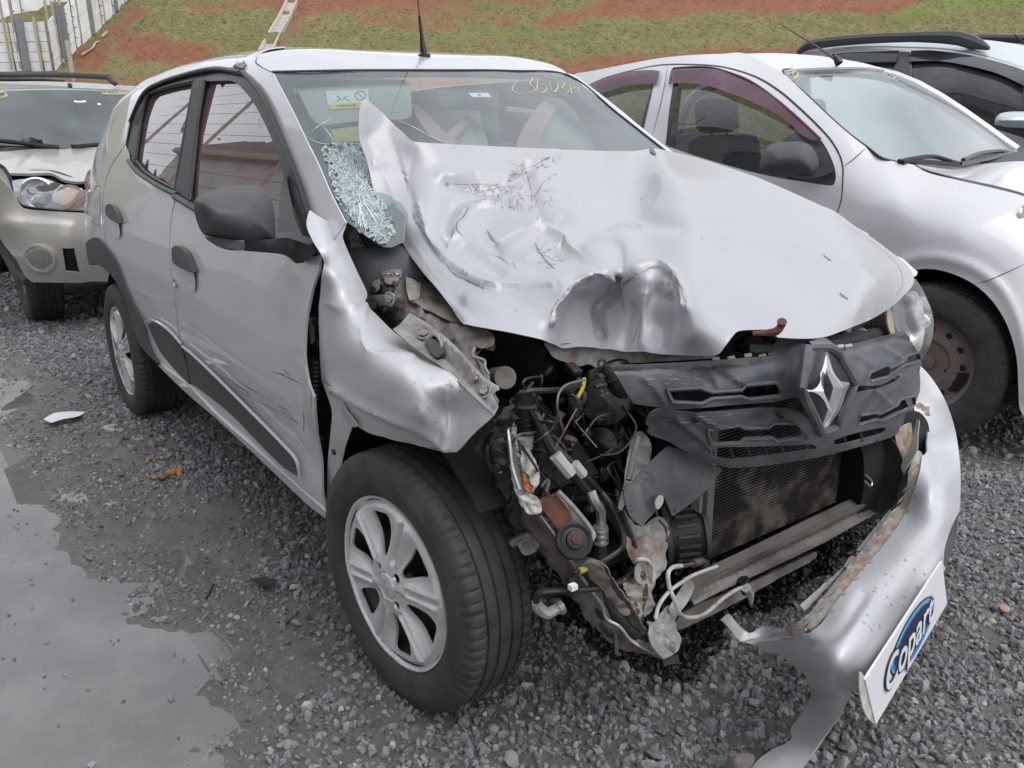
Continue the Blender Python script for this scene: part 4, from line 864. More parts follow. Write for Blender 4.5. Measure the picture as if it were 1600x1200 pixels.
# folded inner skin under the front lip
relief('bonnet_inner_skin', [(850, 536, 1), (865, 558), (885, 566), (905, 572), (920, 569), (932, 575), (952, 581, 1), (953, 571), (1010, 566), (1080, 562), (1125, 558, 1), (1080, 550), (1005, 546), (940, 540), (905, 537)], ctl([(855, 545, 'x', .17), (905, 565, 'x', .15), (950, 575, 'x', .17), (1080, 560, 'x', .38), (1010, 550, 'x', .24), (930, 545, 'x', .15)]), M['rust_cream'], car, step=4, noise=0.0011, nfreq=.16, thick=.002)
g = MB(); g.lathe([(0, .011), (.004, .011), (.004, .006), (0, .005)], U(940, 568, 'x', .175), (1, -.4, .1), 16); g.build('rubber_plug', M['bay_metal'], car)
tube('bonnet_catch', [(1176, 521, 'x', .50), (1196, 520, 'x', .515), (1212, 518, 'x', .53), (1220, 510, 'x', .535), (1222, 502, 'x', .54)], .006, mat('rust_hook', (.13, .055, .035), .75, .2), car, rads=[.004, .006, .008, .007, .009])
streak('torn_lip', HB, [(1144, 524), (1160, 519), (1180, 518), (1194, 518)], .005, M['scratch_light'], car)

# ================================================================== crumpled right front wing
wing_out = [(484, 328, 1), (497, 337), (510, 344), (526, 351), (541, 353, 1), (536, 366), (537, 376), (548, 402), (561, 430), (574, 458), (573, 474), (590, 492), (612, 515), (635, 533), (655, 549), (695, 577), (720, 600), (745, 624), (771, 649, 1), (762, 658), (740, 677), (722, 698), (712, 707, 1), (697, 705), (676, 699), (655, 697), (638, 690), (620, 689), (600, 683), (587, 680), (575, 676), (557, 665), (552, 662, 1), (540, 697), (534, 725), (531, 750), (520, 800), (514, 815, 1), (511, 800), (512, 725), (517, 670), (518, 640), (505, 600), (502, 592), (500, 540), (499, 500), (500, 470), (502, 440), (506, 412), (501, 396), (492, 382), (480, 357), (480, 340)]
wing_ctrl = ctl([(484, 330, 'y', -.745), (541, 354, 'y', -.665), (492, 382, 'y', -.785), (520, 385, 'y', -.75), (501, 396, 'y', -.785), (537, 376, 'y', -.69), (506, 412, 'y', -.775), (560, 430, 'y', -.69), (525, 430, 'y', -.76), (574, 474, 'y', -.69), (500, 475, 'y', -.765), (540, 480, 'y', -.765), (499, 525, 'y', -.765), (503, 592, 'y', -.755), (612, 515, 'y', -.68), (655, 550, 'y', -.69), (590, 520, 'y', -.745), (570, 548, 'y', -.805), (640, 560, 'y', -.775),
    (720, 600, 'x', .245), (771, 649, 'x', .335), (745, 670, 'x', .30), (712, 707, 'y', -.735), (695, 640, 'x', .20), (690, 600, 'y', -.765), (655, 697, 'y', -.765), (587, 680, 'y', -.785), (552, 662, 'y', -.785), (620, 620, 'y', -.815), (560, 580, 'y', -.805), (660, 650, 'y', -.805), (525, 560, 'y', -.79), (522, 612, 'y', -.785), (517, 670, 'y', -.77), (512, 800, 'y', -.745), (540, 697, 'y', -.765), (534, 725, 'y', -.75), (530, 640, 'y', -.78)])
wfeat = [('g', [(520, 608), (560, 632), (610, 655), (660, 676), (697, 700)], 6, .007), ('g', [(697, 600), (694, 650), (698, 700)], 6, .006), ('s', [(573, 478), (566, 515), (567, 535), (580, 550), (610, 553), (648, 553)], 4, -.004, 30),
         ('g', [(512, 425), (524, 445), (522, 470)], 9, .012), ('g', [(548, 462), (560, 470)], 7, -.008), ('g', [(566, 468), (550, 478)], 4, .006), ('g', [(522, 478), (530, 486)], 4, .005), ('g', [(503, 480), (507, 560), (515, 600)], 5, .006), ('g', [(640, 600), (650, 660)], 16, -.005), ('g', [(725, 620), (735, 670)], 10, -.004), ('g', [(545, 500), (540, 560), (560, 610)], 14, -.004), ('c', [(520, 606), (534, 612)], 3, .004)]
wfeat += [('c', [(520, 608), (560, 632), (610, 655), (660, 676), (697, 702)], 3, .004), ('c', [(697, 600), (694, 650), (697, 702)], 3, .004), ('c', [(573, 478), (566, 515), (568, 538), (582, 551), (648, 555)], 3, .004), ('c', [(506, 412), (540, 440), (572, 470)], 4, -.004), ('c', [(503, 470), (540, 482), (573, 474)], 3, .003), ('c', [(730, 612), (716, 650), (712, 704)], 4, -.002), ('c', [(640, 560), (660, 610), (696, 640)], 5, -.002)]
wing = relief('front_wing', wing_out, wing_ctrl, M['crushed_paint'], car, step=4.0, feats=[f[:2]+(f[2]*1.1, f[3]*(.5 if f[0] != 'c' else 1.1))+f[4:] for f in wfeat], thick=.0015, lam=.03)
WB_ = bvh(wing)
relief('wing_flange', [(534, 625, 1), (541, 640), (552, 655), (558, 666), (550, 667), (545, 664), (535, 650), (533, 636)], ctl([(534, 627, 'y', -.795), (555, 665, 'y', -.80), (537, 650, 'y', -.79)]), M['hood_paint'], car, step=3, thick=.002)
for pts_, w, m_ in (([(556, 665), (575, 677), (600, 684), (640, 691), (697, 706), (712, 708)], .003, 'scratch_light'), ([(655, 549), (695, 577), (720, 600), (745, 624), (770, 648)], .003, 'scratch_light'), ([(505, 592), (512, 600), (520, 604)], .006, 'scratch')): streak('torn_edge', WB_, pts_, w, M[m_], car, off=.001, step=3)
j = MB()
for i in range(26): x, y = random.uniform(640, 720), random.uniform(590, 660); streak('', WB_, [(x, y), (x+random.uniform(2, 5), y+random.uniform(0, 3))], random.uniform(.0008, .002), None, None, off=.0008, step=1, join=j)
j.build('wing_chips', M['scratch'], car, kind='stuff')
g = MB(); g.lathe([(0, .007), (.005, .007), (.006, 0)], U(523, 706, 'y', -.775), (0, -1, 0), 12); g.build('wing_screw', M['steel_dark'], car)
# mounting rail along the top of the wing
rail_ctrl = ctl([(624, 507, 'x', .02), (640, 490, 'x', -.03), (690, 522, 'x', .10), (655, 549, 'x', .12), (715, 545, 'x', .17), (745, 580, 'x', .235), (720, 600, 'x', .25), (779, 618, 'x', .31), (771, 649, 'x', .34)])
rail = relief('wing_rail', [(640, 489, 1), (668, 505), (690, 521), (715, 544), (740, 571), (760, 592), (779, 603, 1), (780, 610), (769, 617, 1), (774, 625), (778, 634, 1), (772, 649, 1), (745, 624), (720, 600), (695, 577), (655, 549), (635, 533), (614, 514, 1), (624, 507)], rail_ctrl, M['primer_metal'], car, step=4, feats=[('g', [(650, 520), (700, 560), (740, 600), (770, 635)], 4, -.010), ('g', [(645, 500), (700, 540), (745, 590), (775, 612)], 3, .008)], thick=.002)
RB = bvh(rail)
def hit(bv, x, y, off=0):
    r_ = RAY((x, y))[0]; h = bv.ray_cast(Vector(CAM), Vector(r_))
    if h[0] is None: h = min((bv.find_nearest(Vector(CAM+r_*d_)) for d_ in np.linspace(.8, 6, 80)), key=lambda q: np.linalg.norm(np.cross(np.array(q[0])-CAM, r_)))
    p = np.array(h[0]); n = np.array(h[1]); n = n if n@(CAM-p) > 0 else -n; return p+n*off, n
def bolt(bv, x, y, r, parent=car, m='bolt', name='bolt'):
    try: p, n = hit(bv, x, y)
    except Exception: return
    g = MB(); g.lathe([(-.002, r*1.5), (.0015, r*1.5), (.002, r*1.1)], p, n, 16); g.lathe([(.001, r), (.006, r*.97), (.007, r*.8), (.007, 0)], p, n, 6); g.build(name, M[m], parent, False)
cr_b = random.Random(8)
for i in range(46):      # small fittings on the engine: plugs, clips and screws
    x, y = cr_b.uniform(820, 1010), cr_b.uniform(570, 800); c = np.array(U(x, y, 'x', cr_b.uniform(.16, .26))); g = MB(); k = cr_b.random()
    if k < .45: g.box(c, (cr_b.uniform(.01, .03), cr_b.uniform(.01, .04), cr_b.uniform(.008, .02)), rotz(cr_b.uniform(0, 3))@rotx(cr_b.uniform(-.6, .6))); g.build('connector', M[cr_b.choice(['plastic_trim', 'gloss_black', 'bay_black', 'bay_metal'])], car, True, bevel=.002)
    else: r_ = cr_b.uniform(.004, .010); g.lathe([(-.01, 0), (-.01, r_), (.006, r_), (.008, r_*.7), (.014, r_*.7), (.014, 0)], c, (.7, cr_b.uniform(-.7, .3), cr_b.uniform(-.2, .8)), 6 if k < .75 else 12); g.build('engine_bolt', M[cr_b.choice(['bolt', 'steel_dark', 'bay_metal', 'bay_black'])], car, 35)
bolt(RB, 663, 523, .009); bolt(RB, 757, 612, .009); bolt(RB, 745, 592, .006)
for pl in ([(664, 532, 1), (684, 523, 1), (695, 545), (684, 558), (672, 550, 1)],): relief('rubber_stop', pl, lambda p: tps(rail_ctrl)(p)-.012, M['gloss_black'], car, step=3, thick=.012)
tube('bracket_rim', [tuple(hit(RB, x, y, .006)[0]) for x, y in ((668, 538), (682, 524), (693, 536), (694, 550), (688, 558))], .003, M['primer_metal'], car, sub=2)
# inner wing, cowl and scuttle wreckage
ap_ctrl = ctl([(536, 350, 'y', -.60), (575, 375, 'x', -.38), (600, 360, 'x', -.44), (560, 430, 'y', -.60), (600, 450, 'x', -.18), (640, 420, 'x', -.26), (680, 470, 'x', -.12), (612, 515, 'y', -.62), (660, 500, 'x', -.03), (720, 530, 'x', .08), (760, 590, 'x', .22), (790, 560, 'x', .18), (800, 600, 'x', .22)])
ap = relief('inner_wing', [(532, 348, 1), (560, 336), (600, 372), (660, 405), (700, 455), (735, 503), (770, 530), (772, 545), (750, 548), (745, 560), (757, 572), (768, 600), (780, 630), (740, 615), (690, 560), (640, 530), (600, 515), (570, 480), (555, 440), (533, 378)], ap_ctrl, M['bay_metal'], car, step=4, noise=0.0036, nfreq=.11, thick=.002, smooth=50)
AB = bvh(ap); apf = tps(ap_ctrl)
def scrap(name, pl, d, m='bay_metal', noise=.0015, step=4, thick=.002, feats=(), f=apf): return relief(name, pl, lambda p: f(p)-d, M[m], car, step=step, noise=noise, nfreq=.12, thick=thick, feats=feats)
s1 = scrap('hinge_bracket', [(598, 412, 1), (610, 405), (620, 404), (627, 414), (627, 430), (620, 441), (612, 444, 1), (603, 442), (599, 430)], .035, 'primer_metal'); B1 = bvh(s1); bolt(B1, 605, 431, .008); bolt(B1, 619, 430, .008)
scrap('bonnet_hinge', [(634, 432, 1), (655, 440), (657, 448), (655, 465), (640, 468, 1), (635, 450)], .03, 'primer_metal'); scrap('scuttle_panel', [(657, 442, 1), (675, 442), (700, 475), (720, 507, 1), (700, 500), (660, 480), (640, 468), (657, 464)], .02, 'bay_metal')
s2 = scrap('wing_bracket', [(575, 462, 1), (600, 460), (616, 460), (618, 470), (613, 479, 1), (597, 478), (581, 483, 1), (575, 475)], .04, 'primer_metal', .002); bolt(bvh(s2), 609, 466, .010)
scrap('scuttle_metal', [(545, 372, 1), (556, 380), (570, 384), (580, 395), (590, 430), (595, 444, 1), (578, 446), (566, 430), (552, 398)], .03, 'paint_dirty', .002)
scrap('bent_strip', [(565, 372, 1), (574, 385), (584, 400), (594, 425), (600, 440, 1), (603, 438), (597, 418), (590, 398), (580, 385), (570, 375)], .045, 'bay_metal', .003, 3)
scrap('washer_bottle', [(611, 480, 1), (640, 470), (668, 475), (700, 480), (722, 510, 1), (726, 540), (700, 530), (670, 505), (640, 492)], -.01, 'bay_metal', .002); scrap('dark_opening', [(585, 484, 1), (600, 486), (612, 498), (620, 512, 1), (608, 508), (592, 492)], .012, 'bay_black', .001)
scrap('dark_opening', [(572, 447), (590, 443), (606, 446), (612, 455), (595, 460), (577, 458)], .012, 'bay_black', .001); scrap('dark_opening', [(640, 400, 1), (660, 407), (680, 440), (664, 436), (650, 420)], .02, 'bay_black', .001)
tube('cowl_pipe', [(560, 352, 'd', float(apf([(560, 352)])[0])-.05), (575, 378, 'd', float(apf([(575, 378)])[0])-.05), (590, 392, 'd', float(apf([(590, 392)])[0])-.05), (605, 398, 'd', float(apf([(605, 398)])[0])-.04), (625, 395, 'd', float(apf([(625, 395)])[0])-.03)], .010, M['bay_black'], car)
s3 = scrap('wiper_mount', [(522, 345, 1), (528, 340), (540, 341), (550, 352), (552, 358), (545, 362), (534, 356)], .05, 'steel_dark'); bolt(bvh(s3), 534, 347, .012, m='rust')
bolt(AB, 608, 390, .016, m='bay_metal'); bolt(AB, 640, 520, .008)
for i in range(16):
    a = random.uniform(0, 6.3); x, y = random.choice([(575, 400), (590, 450), (620, 450), (640, 440), (600, 480), (625, 495), (655, 500), (700, 540), (560, 390)]); x += random.uniform(-12, 12); y += random.uniform(-10, 10); r0 = random.uniform(4, 11)
    scrap('torn_fragment', [(x+r0*math.cos(a+t)*random.uniform(.5, 1), y+r0*math.sin(a+t)*random.uniform(.4, 1)) for t in (0, 1.3, 2.5, 3.9, 5.1)], random.uniform(.015, .04), random.choice(['bay_metal', 'primer_metal', 'rust', 'bay_metal', 'bay_black']), .003, 3)
relief('hood_hinge_arm', [(603, 338, 1), (612, 352), (640, 392), (641, 399, 1), (632, 398), (620, 385), (603, 362)], lambda p: tps(hood_ctrl, .001)(p)+.03, M['primer_metal'], car, step=4, noise=0.0012, nfreq=.15)
tube('hinge_flange', [(604, 358, 'x', -.42), (606, 362, 'x', -.40), (620, 378, 'x', -.36), (636, 397, 'x', -.30)], .004, M['primer_metal'], car)
relief('suspension_turret', [(700, 505, 1), (735, 510), (768, 520), (770, 540), (745, 545), (742, 556), (750, 570), (757, 590), (765, 610), (735, 600), (700, 560), (680, 530)], ctl([(700, 510, 'x', .05), (768, 525, 'x', .15), (745, 560, 'x', .17), (765, 610, 'x', .27), (685, 530, 'x', .05)]), M['bay_metal'], car, step=4, noise=0.0024, nfreq=.13, feats=[('g', [(745, 545), (750, 565), (762, 590)], 3, .01)])
tube('turret_edge', [(742, 543, 'x', .19), (738, 556, 'x', .20), (756, 563, 'x', .21), (758, 575, 'x', .22), (764, 585, 'x', .23)], .003, M['primer_metal'], car)
tube('strut_end', [(772, 592, 'x', .16), (790, 590, 'x', .22)], .022, M['bay_metal'], car, res=14, sub=1)

# ================================================================== engine bay
def B(px, py, x): return tuple(U(px, py, 'x', x))
g = MB(); g.add([(.02, -.42, .25), (.02, .62, .25), (-.05, .62, .80), (-.05, -.42, .80)], [(0, 1, 2, 3)]); g.build('firewall', M['wheel_well'], car)
g = MB(); g.add([(.22, .58, .2), (-.1, .58, .2), (-.1, .58, .80), (.16, .58, .76)], [(0, 1, 2, 3)]); g.build('inner_wing', M['bay_black'], car)
g = MB(); g.add([(.10, -.46, .45), (-.1, -.46, .40), (-.1, -.46, .86), (.16, -.46, .80)], [(0, 1, 2, 3)]); g.build('inner_wing', M['bay_black'], car)
eng = empty('engine', (.1, 0, .4), parent=car)
rbox('engine_block', (.10, .12, .50), (.26, .50, .34), M['bay_black'], eng, .02)
rbox('cylinder_head', (.10, .08, .71), (.24, .46, .10), M['bay_black'], eng, .02)
for k in range(7): rbox('block_rib', (.235, -.08+k*.06, .48), (.02, .010, .28), M['bay_black'], eng, .003)
g = MB(); g.lathe([(-.06, .0), (-.06, .055), (-.02, .07), (.03, .07), (.06, .05), (.065, 0)], B(945, 622, .18), (.7, -.6, .2), 28); g.build('filter_housing', M['gloss_black'], eng, 40)
g = MB(); g.lathe([(-.06, .0), (-.06, .05), (.02, .052), (.045, .035), (.05, 0)], B(942, 688, .20), (.6, -.7, .2), 28); g.build('oil_filter', M['gloss_black'], eng, 40)
tube('intake_hose', [B(957, 578, .2), B(966, 596, .22), B(972, 615, .22)], .035, M['rubber_hose'], eng, rads=None, sub=10, res=16)
for k in range(7):
    t = k/6; p = np.array(B(957+t*14, 580+t*34, .21)); q = np.array(B(957+t*14+1, 580+t*34+2, .21)); g = MB(); g.lathe([(-.003, .034), (0, .040), (.003, .034)], p, q-p, 20); g.build('hose_ring', M['rubber_hose'], eng, True)
for a, b, c in (((905, 625), .18, .022), ((900, 650), .2, .014), ((1005, 640), .12, .03), ((850, 575), .1, .025), ((975, 720), .15, .03), ((930, 740), .18, .02), ((900, 760), .12, .035), ((960, 780), .1, .03)):
    g = MB(); p = np.array(B(a[0], a[1], b)); g.lathe([(-.03, 0), (-.03, c), (.015, c), (.02, c*.7), (.03, c*.7), (.031, 0)], p, (random.uniform(.3, 1), random.uniform(-1, .2), random.uniform(-.2, .9)), 16); g.build('engine_fitting', M[random.choice(['gloss_black', 'bay_black', 'rubber_hose'])], eng, 40)
relief('engine_bracket', [(880, 695, 1), (893, 703), (905, 722), (940, 735), (948, 742), (942, 747), (920, 743), (893, 730), (875, 702)], lambda p: np.full(len(p), 1.86), M['plastic_trim'], eng, step=4, thick=.006)
relief('engine_cover', [(860, 760, 1), (875, 745), (905, 750), (950, 780), (948, 790), (930, 782), (895, 782), (880, 768)], lambda p: np.full(len(p), 1.80), M['bay_black'], eng, step=4, thick=.006)
# fine clutter: hoses and cables deep in the bay
for k in range(16):
    x0, y0 = random.uniform(830, 1000), random.uniform(560, 720); xx = random.uniform(.08, .2); pts = [B(x0, y0, xx)]
    for q in range(3): x0 += random.uniform(-35, 45); y0 += random.uniform(10, 45); pts.append(B(x0, y0, xx+random.uniform(-.02, .03)))
    tube('engine_hose', pts, random.uniform(.003, .010), M[random.choice(['rubber_hose', 'gloss_black', 'bay_black'])], eng, res=7, sub=4)
def cable(name, pts, r, m, x0=.33, **kw): return tube(name, [B(p[0], p[1], p[2] if len(p) > 2 else x0) for p in pts], r, M[m], car, **kw)
cable('wiring_loom', [(805, 650, .26), (806, 625, .28), (822, 612, .30), (860, 610, .30), (890, 608, .28), (905, 600, .25)], .0055, 'rubber_hose')
cable('wiring_loom', [(913, 592, .24), (911, 605, .26), (902, 622, .28)], .004, 'yellow'); cable('sensor_plug', [(900, 628, .29), (899, 646, .29)], .014, 'rubber_hose', sub=1, res=12)
cable('coolant_hose', [(832, 640, .27), (845, 665, .29), (862, 700, .31), (890, 735, .33), (920, 770, .34), (950, 800, .36), (970, 830, .37), (980, 870, .38)], .0105, 'rubber_hose')
cable('coolant_hose', [(840, 655, .27), (858, 690, .30), (900, 730, .33), (935, 768, .34), (965, 805, .36), (985, 845, .38), (992, 880, .39)], .009, 'rubber_hose')
cable('hose_tape', [(867, 711, .325), (892, 741, .34)], .0125, 'tape', sub=1); cable('hose_tape', [(897, 725, .34), (911, 742, .345)], .0105, 'tape', sub=1); cable('hose_tape', [(782, 712, .25), (779, 738, .25)], .007, 'tape', sub=1)
cable('brake_cable', [(815, 610, .24), (795, 660, .25), (785, 700, .25), (778, 740, .25), (775, 775, .24)], .0045, 'rubber_hose')
cable('radiator_pipe', [(923, 768, .36), (930, 785, .37), (938, 797, .37), (939, 820, .37)], .010, 'aluminium'); cable('pipe_collar', [(938, 822, .375), (938, 852, .375)], .0145, 'aluminium', rads=[.0145, .012, .0145, .012, .0145][:2], sub=1, res=16)
for k in range(3): cable('pipe_ring', [(938, 826+k*9, .376), (938, 829+k*9, .376)], .0165, 'chrome_dull', sub=1, res=16)
cable('lower_hose', [(938, 852, .375), (936, 880, .38), (942, 915, .40), (960, 955, .43), (985, 985, .45), (1010, 1000, .47)], .016, 'rubber_hose', res=12)
cable('pipe_joint', [(1012, 998, .475), (1035, 1008, .485)], .020, 'aluminium', sub=1, res=14); cable('pipe_joint', [(1035, 1008, .485), (1048, 1014, .49)], .014, 'bolt', sub=1, res=12)
cable('sensor_lead', [(893, 900, .42), (910, 888, .42), (940, 878, .42), (965, 862, .42), (975, 848, .42), (970, 820, .40), (955, 790, .38), (940, 770, .36)], .0055, 'rubber_hose')
cable('lead_mark', [(905, 892, .425), (917, 887, .425)], .0068, 'yellow', sub=1)
cable('sensor_lead', [(838, 940, .40), (842, 928, .41), (860, 924, .42), (900, 922, .43), (950, 916, .43), (985, 898, .42), (995, 872, .41), (990, 850, .40), (970, 800, .38)], .0068, 'rubber_hose')
sp = empty('sensor', tuple(U(893, 905, 'x', .43)), parent=car); g = MB(); 
tube('sensor_body', [B(892, 898, .43), B(894, 926, .43)], .012, M['rubber_hose'], sp, sub=1, res=10, rads=[.010, .014]); 
g.box(np.array(B(895, 917, .445)), (.012, .014, .010)); g.build('sensor_label', M['white_print'], sp)
cable('pipe_elbow', [(838, 940, .40), (842, 950, .40), (855, 958, .405), (868, 952, .41), (876, 949, .41)], .011, 'rust_cream', rads=[.009, .012, .011, .010, .014]); cable('pipe_clip', [(872, 950, .41), (879, 946, .412)], .0155, 'aluminium', sub=1, res=14)
# torn strut tower with cream paint and rust, rusty mount
relief('strut_tower', [(795, 690, 1), (792, 670), (800, 660), (806, 668), (808, 690), (815, 715), (825, 700), (832, 720), (842, 740), (840, 755), (832, 775), (828, 790), (838, 800), (827, 803), (812, 785), (803, 760), (797, 730)], ctl([(795, 680, 'x', .26), (806, 700, 'x', .28), (840, 745, 'x', .31), (825, 790, 'x', .33), (803, 750, 'x', .30)]), M['rust_cream'], car, step=3.5, noise=0.0030, nfreq=.15, feats=[('g', [(800, 670), (806, 720), (815, 770)], 3, .01)])
relief('tower_plate', [(815, 705, 1), (825, 700), (838, 722), (843, 745), (836, 762), (826, 742, 1), (815, 725)], ctl([(815, 705, 'x', .31), (843, 745, 'x', .33), (826, 742, 'x', .33)]), M['rust_cream'], car, step=3, noise=0.0018, nfreq=.2)
tube('tower_edge', [B(793, 668, .28), B(797, 700, .30), B(801, 730, .31), B(812, 765, .33)], .004, M['chrome_dull'], car)
relief('mount_bracket', [(812, 775, 1), (828, 772), (842, 780), (846, 800), (828, 804), (822, 800)], ctl([(812, 775, 'x', .34), (846, 800, 'x', .37), (828, 804, 'x', .36)]), M['rust_cream'], car, step=3, noise=0.0018, nfreq=.2)
relief('tower_tear', [(817, 738, 1), (823, 728), (832, 742), (836, 755), (828, 768), (820, 762)], ctl([(817, 738, 'x', .32), (836, 755, 'x', .335), (820, 765, 'x', .33)]), mat('yellow_rust', (.42, .20, .03), .6, .1, noise=(60, .4, .6), col2=(.35, .08, .015)), car, step=3, noise=0.0024, nfreq=.25)
mb = empty('engine_mount', B(875, 800, .36), parent=car)
relief('mount_block', [(838, 783, 1), (868, 770, 1), (892, 803), (893, 812, 1), (877, 834, 1), (860, 812)], ctl([(838, 783, 'x', .35), (868, 770, 'x', .36), (893, 810, 'x', .39), (877, 834, 'x', .39)]), M['rust'], mb, step=4, noise=0.0009, nfreq=.3, thick=.03)
relief('mount_frame', [(868, 770, 1), (880, 775), (925, 830), (926, 842), (908, 860), (890, 868), (878, 850), (878, 835), (893, 812), (890, 802)], ctl([(868, 770, 'x', .34), (926, 840, 'x', .40), (890, 865, 'x', .41), (880, 835, 'x', .39)]), M['bay_metal'], mb, step=4, noise=0.0012, nfreq=.2, thick=.012)
p = np.array(B(897, 845, .41)); g = MB(); g.lathe([(-.01, .034), (.006, .034), (.008, .030), (.004, .024), (.006, .018), (.012, .016), (.014, .010), (.012, 0)], p, (.75, -.3, .6), 28); g.build('rubber_bush', M['bay_black'], mb, 40)
g = MB(); g.lathe([(.008, .011), (.018, .010), (.019, 0)], p, (.75, -.3, .6), 6); g.build('bush_bolt', M['rust'], mb, False)
tube('mount_edge', [B(872, 768, .37), B(898, 795, .39), B(925, 830, .41), B(924, 843, .42), B(905, 862, .42)], .005, M['primer_metal'], mb)
# white cap and reservoir near the tower
g = MB(); p = np.array(B(822, 650, .24)); g.lathe([(-.035, 0), (-.035, .030), (.03, .030), (.034, .026), (.034, 0)], p, (.1, -.1, 1), 24); g.build('relay_canister', M['rubber_hose'], car, 40)
for k in range(6): g = MB(); g.lathe([(-.002, .031), (0, .0325), (.002, .031)], p+[0, 0, -.025+k*.01], (.1, -.1, 1), 24); g.build('canister_ring', M['gloss_black'], car, True)
g = MB(); g.lathe([(-.012, 0), (-.012, .016), (.012, .018), (.012, 0)], B(820, 690, .26), (.1, -.1, 1), 18); g.build('white_plug', M['tape'], car, 40)
g = MB(); 
for k in range(4): g.box(np.array(B(840, 682+k*14, .22)), (.02, .03, .012), rotz(.5))
g.build('fuse_block', M['plastic_trim'], car)
# crushed main rail that runs down to the front corner
rl_ctrl = ctl([(800, 780, 'x', .22), (785, 800, 'x', .20), (842, 862, 'x', .30), (842, 805, 'x', .33), (890, 930, 'x', .36), (900, 885, 'x', .40), (945, 997, 'x', .42), (960, 920, 'x', .44), (1030, 1027, 'x', .49), (982, 955, 'x', .46), (1010, 1000, 'x', .49), (1057, 1018, 'x', .51), (1040, 960, 'x', .45)])
rl = relief('chassis_rail', [(760, 700, 1), (790, 740), (817, 778), (830, 800), (848, 805), (862, 822), (878, 838), (900, 880), (918, 884), (946, 895), (960, 920), (972, 938), (985, 955), (1000, 985), (1012, 1000), (1030, 1016), (1037, 1030, 1), (1010, 1024), (972, 1015), (945, 997), (920, 970), (905, 948), (890, 930), (878, 905), (862, 886), (848, 868), (830, 858), (812, 850), (795, 812), (775, 770)], ctl([(760, 705, 'x', .14), (780, 760, 'x', .18), (842, 862, 'x', .30), (842, 805, 'x', .34), (890, 930, 'x', .36), (900, 885, 'x', .40), (945, 997, 'x', .42), (960, 920, 'x', .45), (1035, 1027, 'x', .50), (985, 955, 'x', .47), (1010, 1000, 'x', .49)]), M['bay_metal'], car, step=4, noise=0.0024, nfreq=.10, thick=.003, feats=[('s', [(842, 805), (867, 832), (885, 865), (915, 912), (940, 945), (967, 980), (985, 1000), (1020, 1015)], 3, -.022, 40)])
tube('rail_seam', [tuple(hit(bvh(rl), x, y, .003)[0]) for x, y in ((846, 806), (867, 832), (885, 865), (915, 912), (940, 945), (950, 965), (967, 980), (985, 1000), (1005, 1012), (1022, 1017))], .0032, M['chrome_dull'], car)
RLB = bvh(rl)
for q in ([(932, 950), (938, 962), (944, 970)], [(938, 972), (948, 988), (962, 996)]): streak('rail_hole', RLB, q, .012, M['bay_black'], car, off=.002)
tube('rail_stub', [tuple(hit(RLB, 962, 990, .002)[0]), tuple(hit(RLB, 966, 1012, .012)[0]), B(968, 1022, .44)], .004, M['bay_metal'], car)
relief('inner_rail', [(900, 885, 1), (925, 880), (945, 893), (960, 925), (985, 955), (975, 962), (955, 940), (935, 915)], lambda p: tps(rl_ctrl)(p)-.02, M['bay_metal'], car, step=4, noise=0.0018, nfreq=.12, thick=.01)
relief('rail_end_plate', [(1012, 970, 1), (1022, 972), (1030, 960), (1047, 945), (1052, 965), (1063, 992), (1063, 1000), (1058, 1018), (1038, 1030, 1), (1026, 1020), (1015, 1003)], ctl([(1012, 975, 'x', .47), (1047, 948, 'x', .43), (1063, 997, 'x', .47), (1038, 1028, 'x', .52), (1020, 1005, 'x', .51)]), M['paint_dirty'], car, step=3.5, noise=0.0018, nfreq=.14, thick=.003)
relief('tow_plate', [(1035, 1028, 1), (1060, 1022, 1), (1062, 1036, 1), (1037, 1040, 1)], lambda p: np.full(len(p), float((U(1045, 1030, 'x', .49)-CAM)@RM[2])), M['steel_dark'], car, step=4, thick=.004)
tube('dangling_wire', [B(1045, 1036, .49), B(1047, 1048, .49), B(1052, 1056, .48)], .003, M['rubber_hose'], car)
# torn radiator support post in cream paint and rust
pt = relief('support_post', [(985, 690, 1), (997, 674), (1010, 680), (1018, 700), (1012, 730), (1000, 740), (985, 760), (975, 790), (965, 805, 1), (968, 780), (975, 755), (978, 728)], ctl([(1000, 680, 'x', .30), (985, 700, 'x', .29), (970, 795, 'x', .36), (1000, 735, 'x', .32)]), M['rust_cream'], car, step=4, noise=0.0018, nfreq=.12)
tube('post_rod', [B(998, 682, .33), B(990, 712, .34), B(982, 750, .36)], .006, M['primer_metal'], car)
ps = relief('support_post', [(966, 800, 1), (975, 795), (990, 815), (1003, 822), (1020, 810), (1032, 808), (1042, 820), (1045, 838), (1042, 860), (1038, 888), (1022, 915), (1022, 950), (1016, 960, 1), (1008, 965), (1004, 975, 1), (995, 970), (988, 955), (992, 940), (978, 920), (975, 905), (992, 900), (990, 880), (980, 860), (972, 830)], ctl([(966, 800, 'x', .37), (1042, 820, 'x', .32), (1040, 860, 'x', .36), (1022, 915, 'x', .42), (990, 960, 'x', .45), (975, 905, 'x', .43), (980, 850, 'x', .40), (1010, 850, 'x', .40)]), M['rust_cream'], car, step=3.5, noise=0.0027, nfreq=.11, feats=[('g', [(1005, 825), (1000, 870), (1003, 930)], 5, .018), ('g', [(1030, 830), (1028, 870), (1015, 910)], 6, -.012), ('g', [(985, 905), (990, 940)], 4, -.012)])
PSB = bvh(ps)
for q, w in (([(1010, 912), (1008, 935), (1004, 955)], .010), ([(992, 940), (998, 960)], .014), ([(1028, 812), (1040, 826), (1042, 848)], .008), ([(978, 815), (986, 835)], .010), ([(980, 905), (990, 912)], .008)): streak('rust_streak', PSB, q, w, M['rust'], car, off=.001)
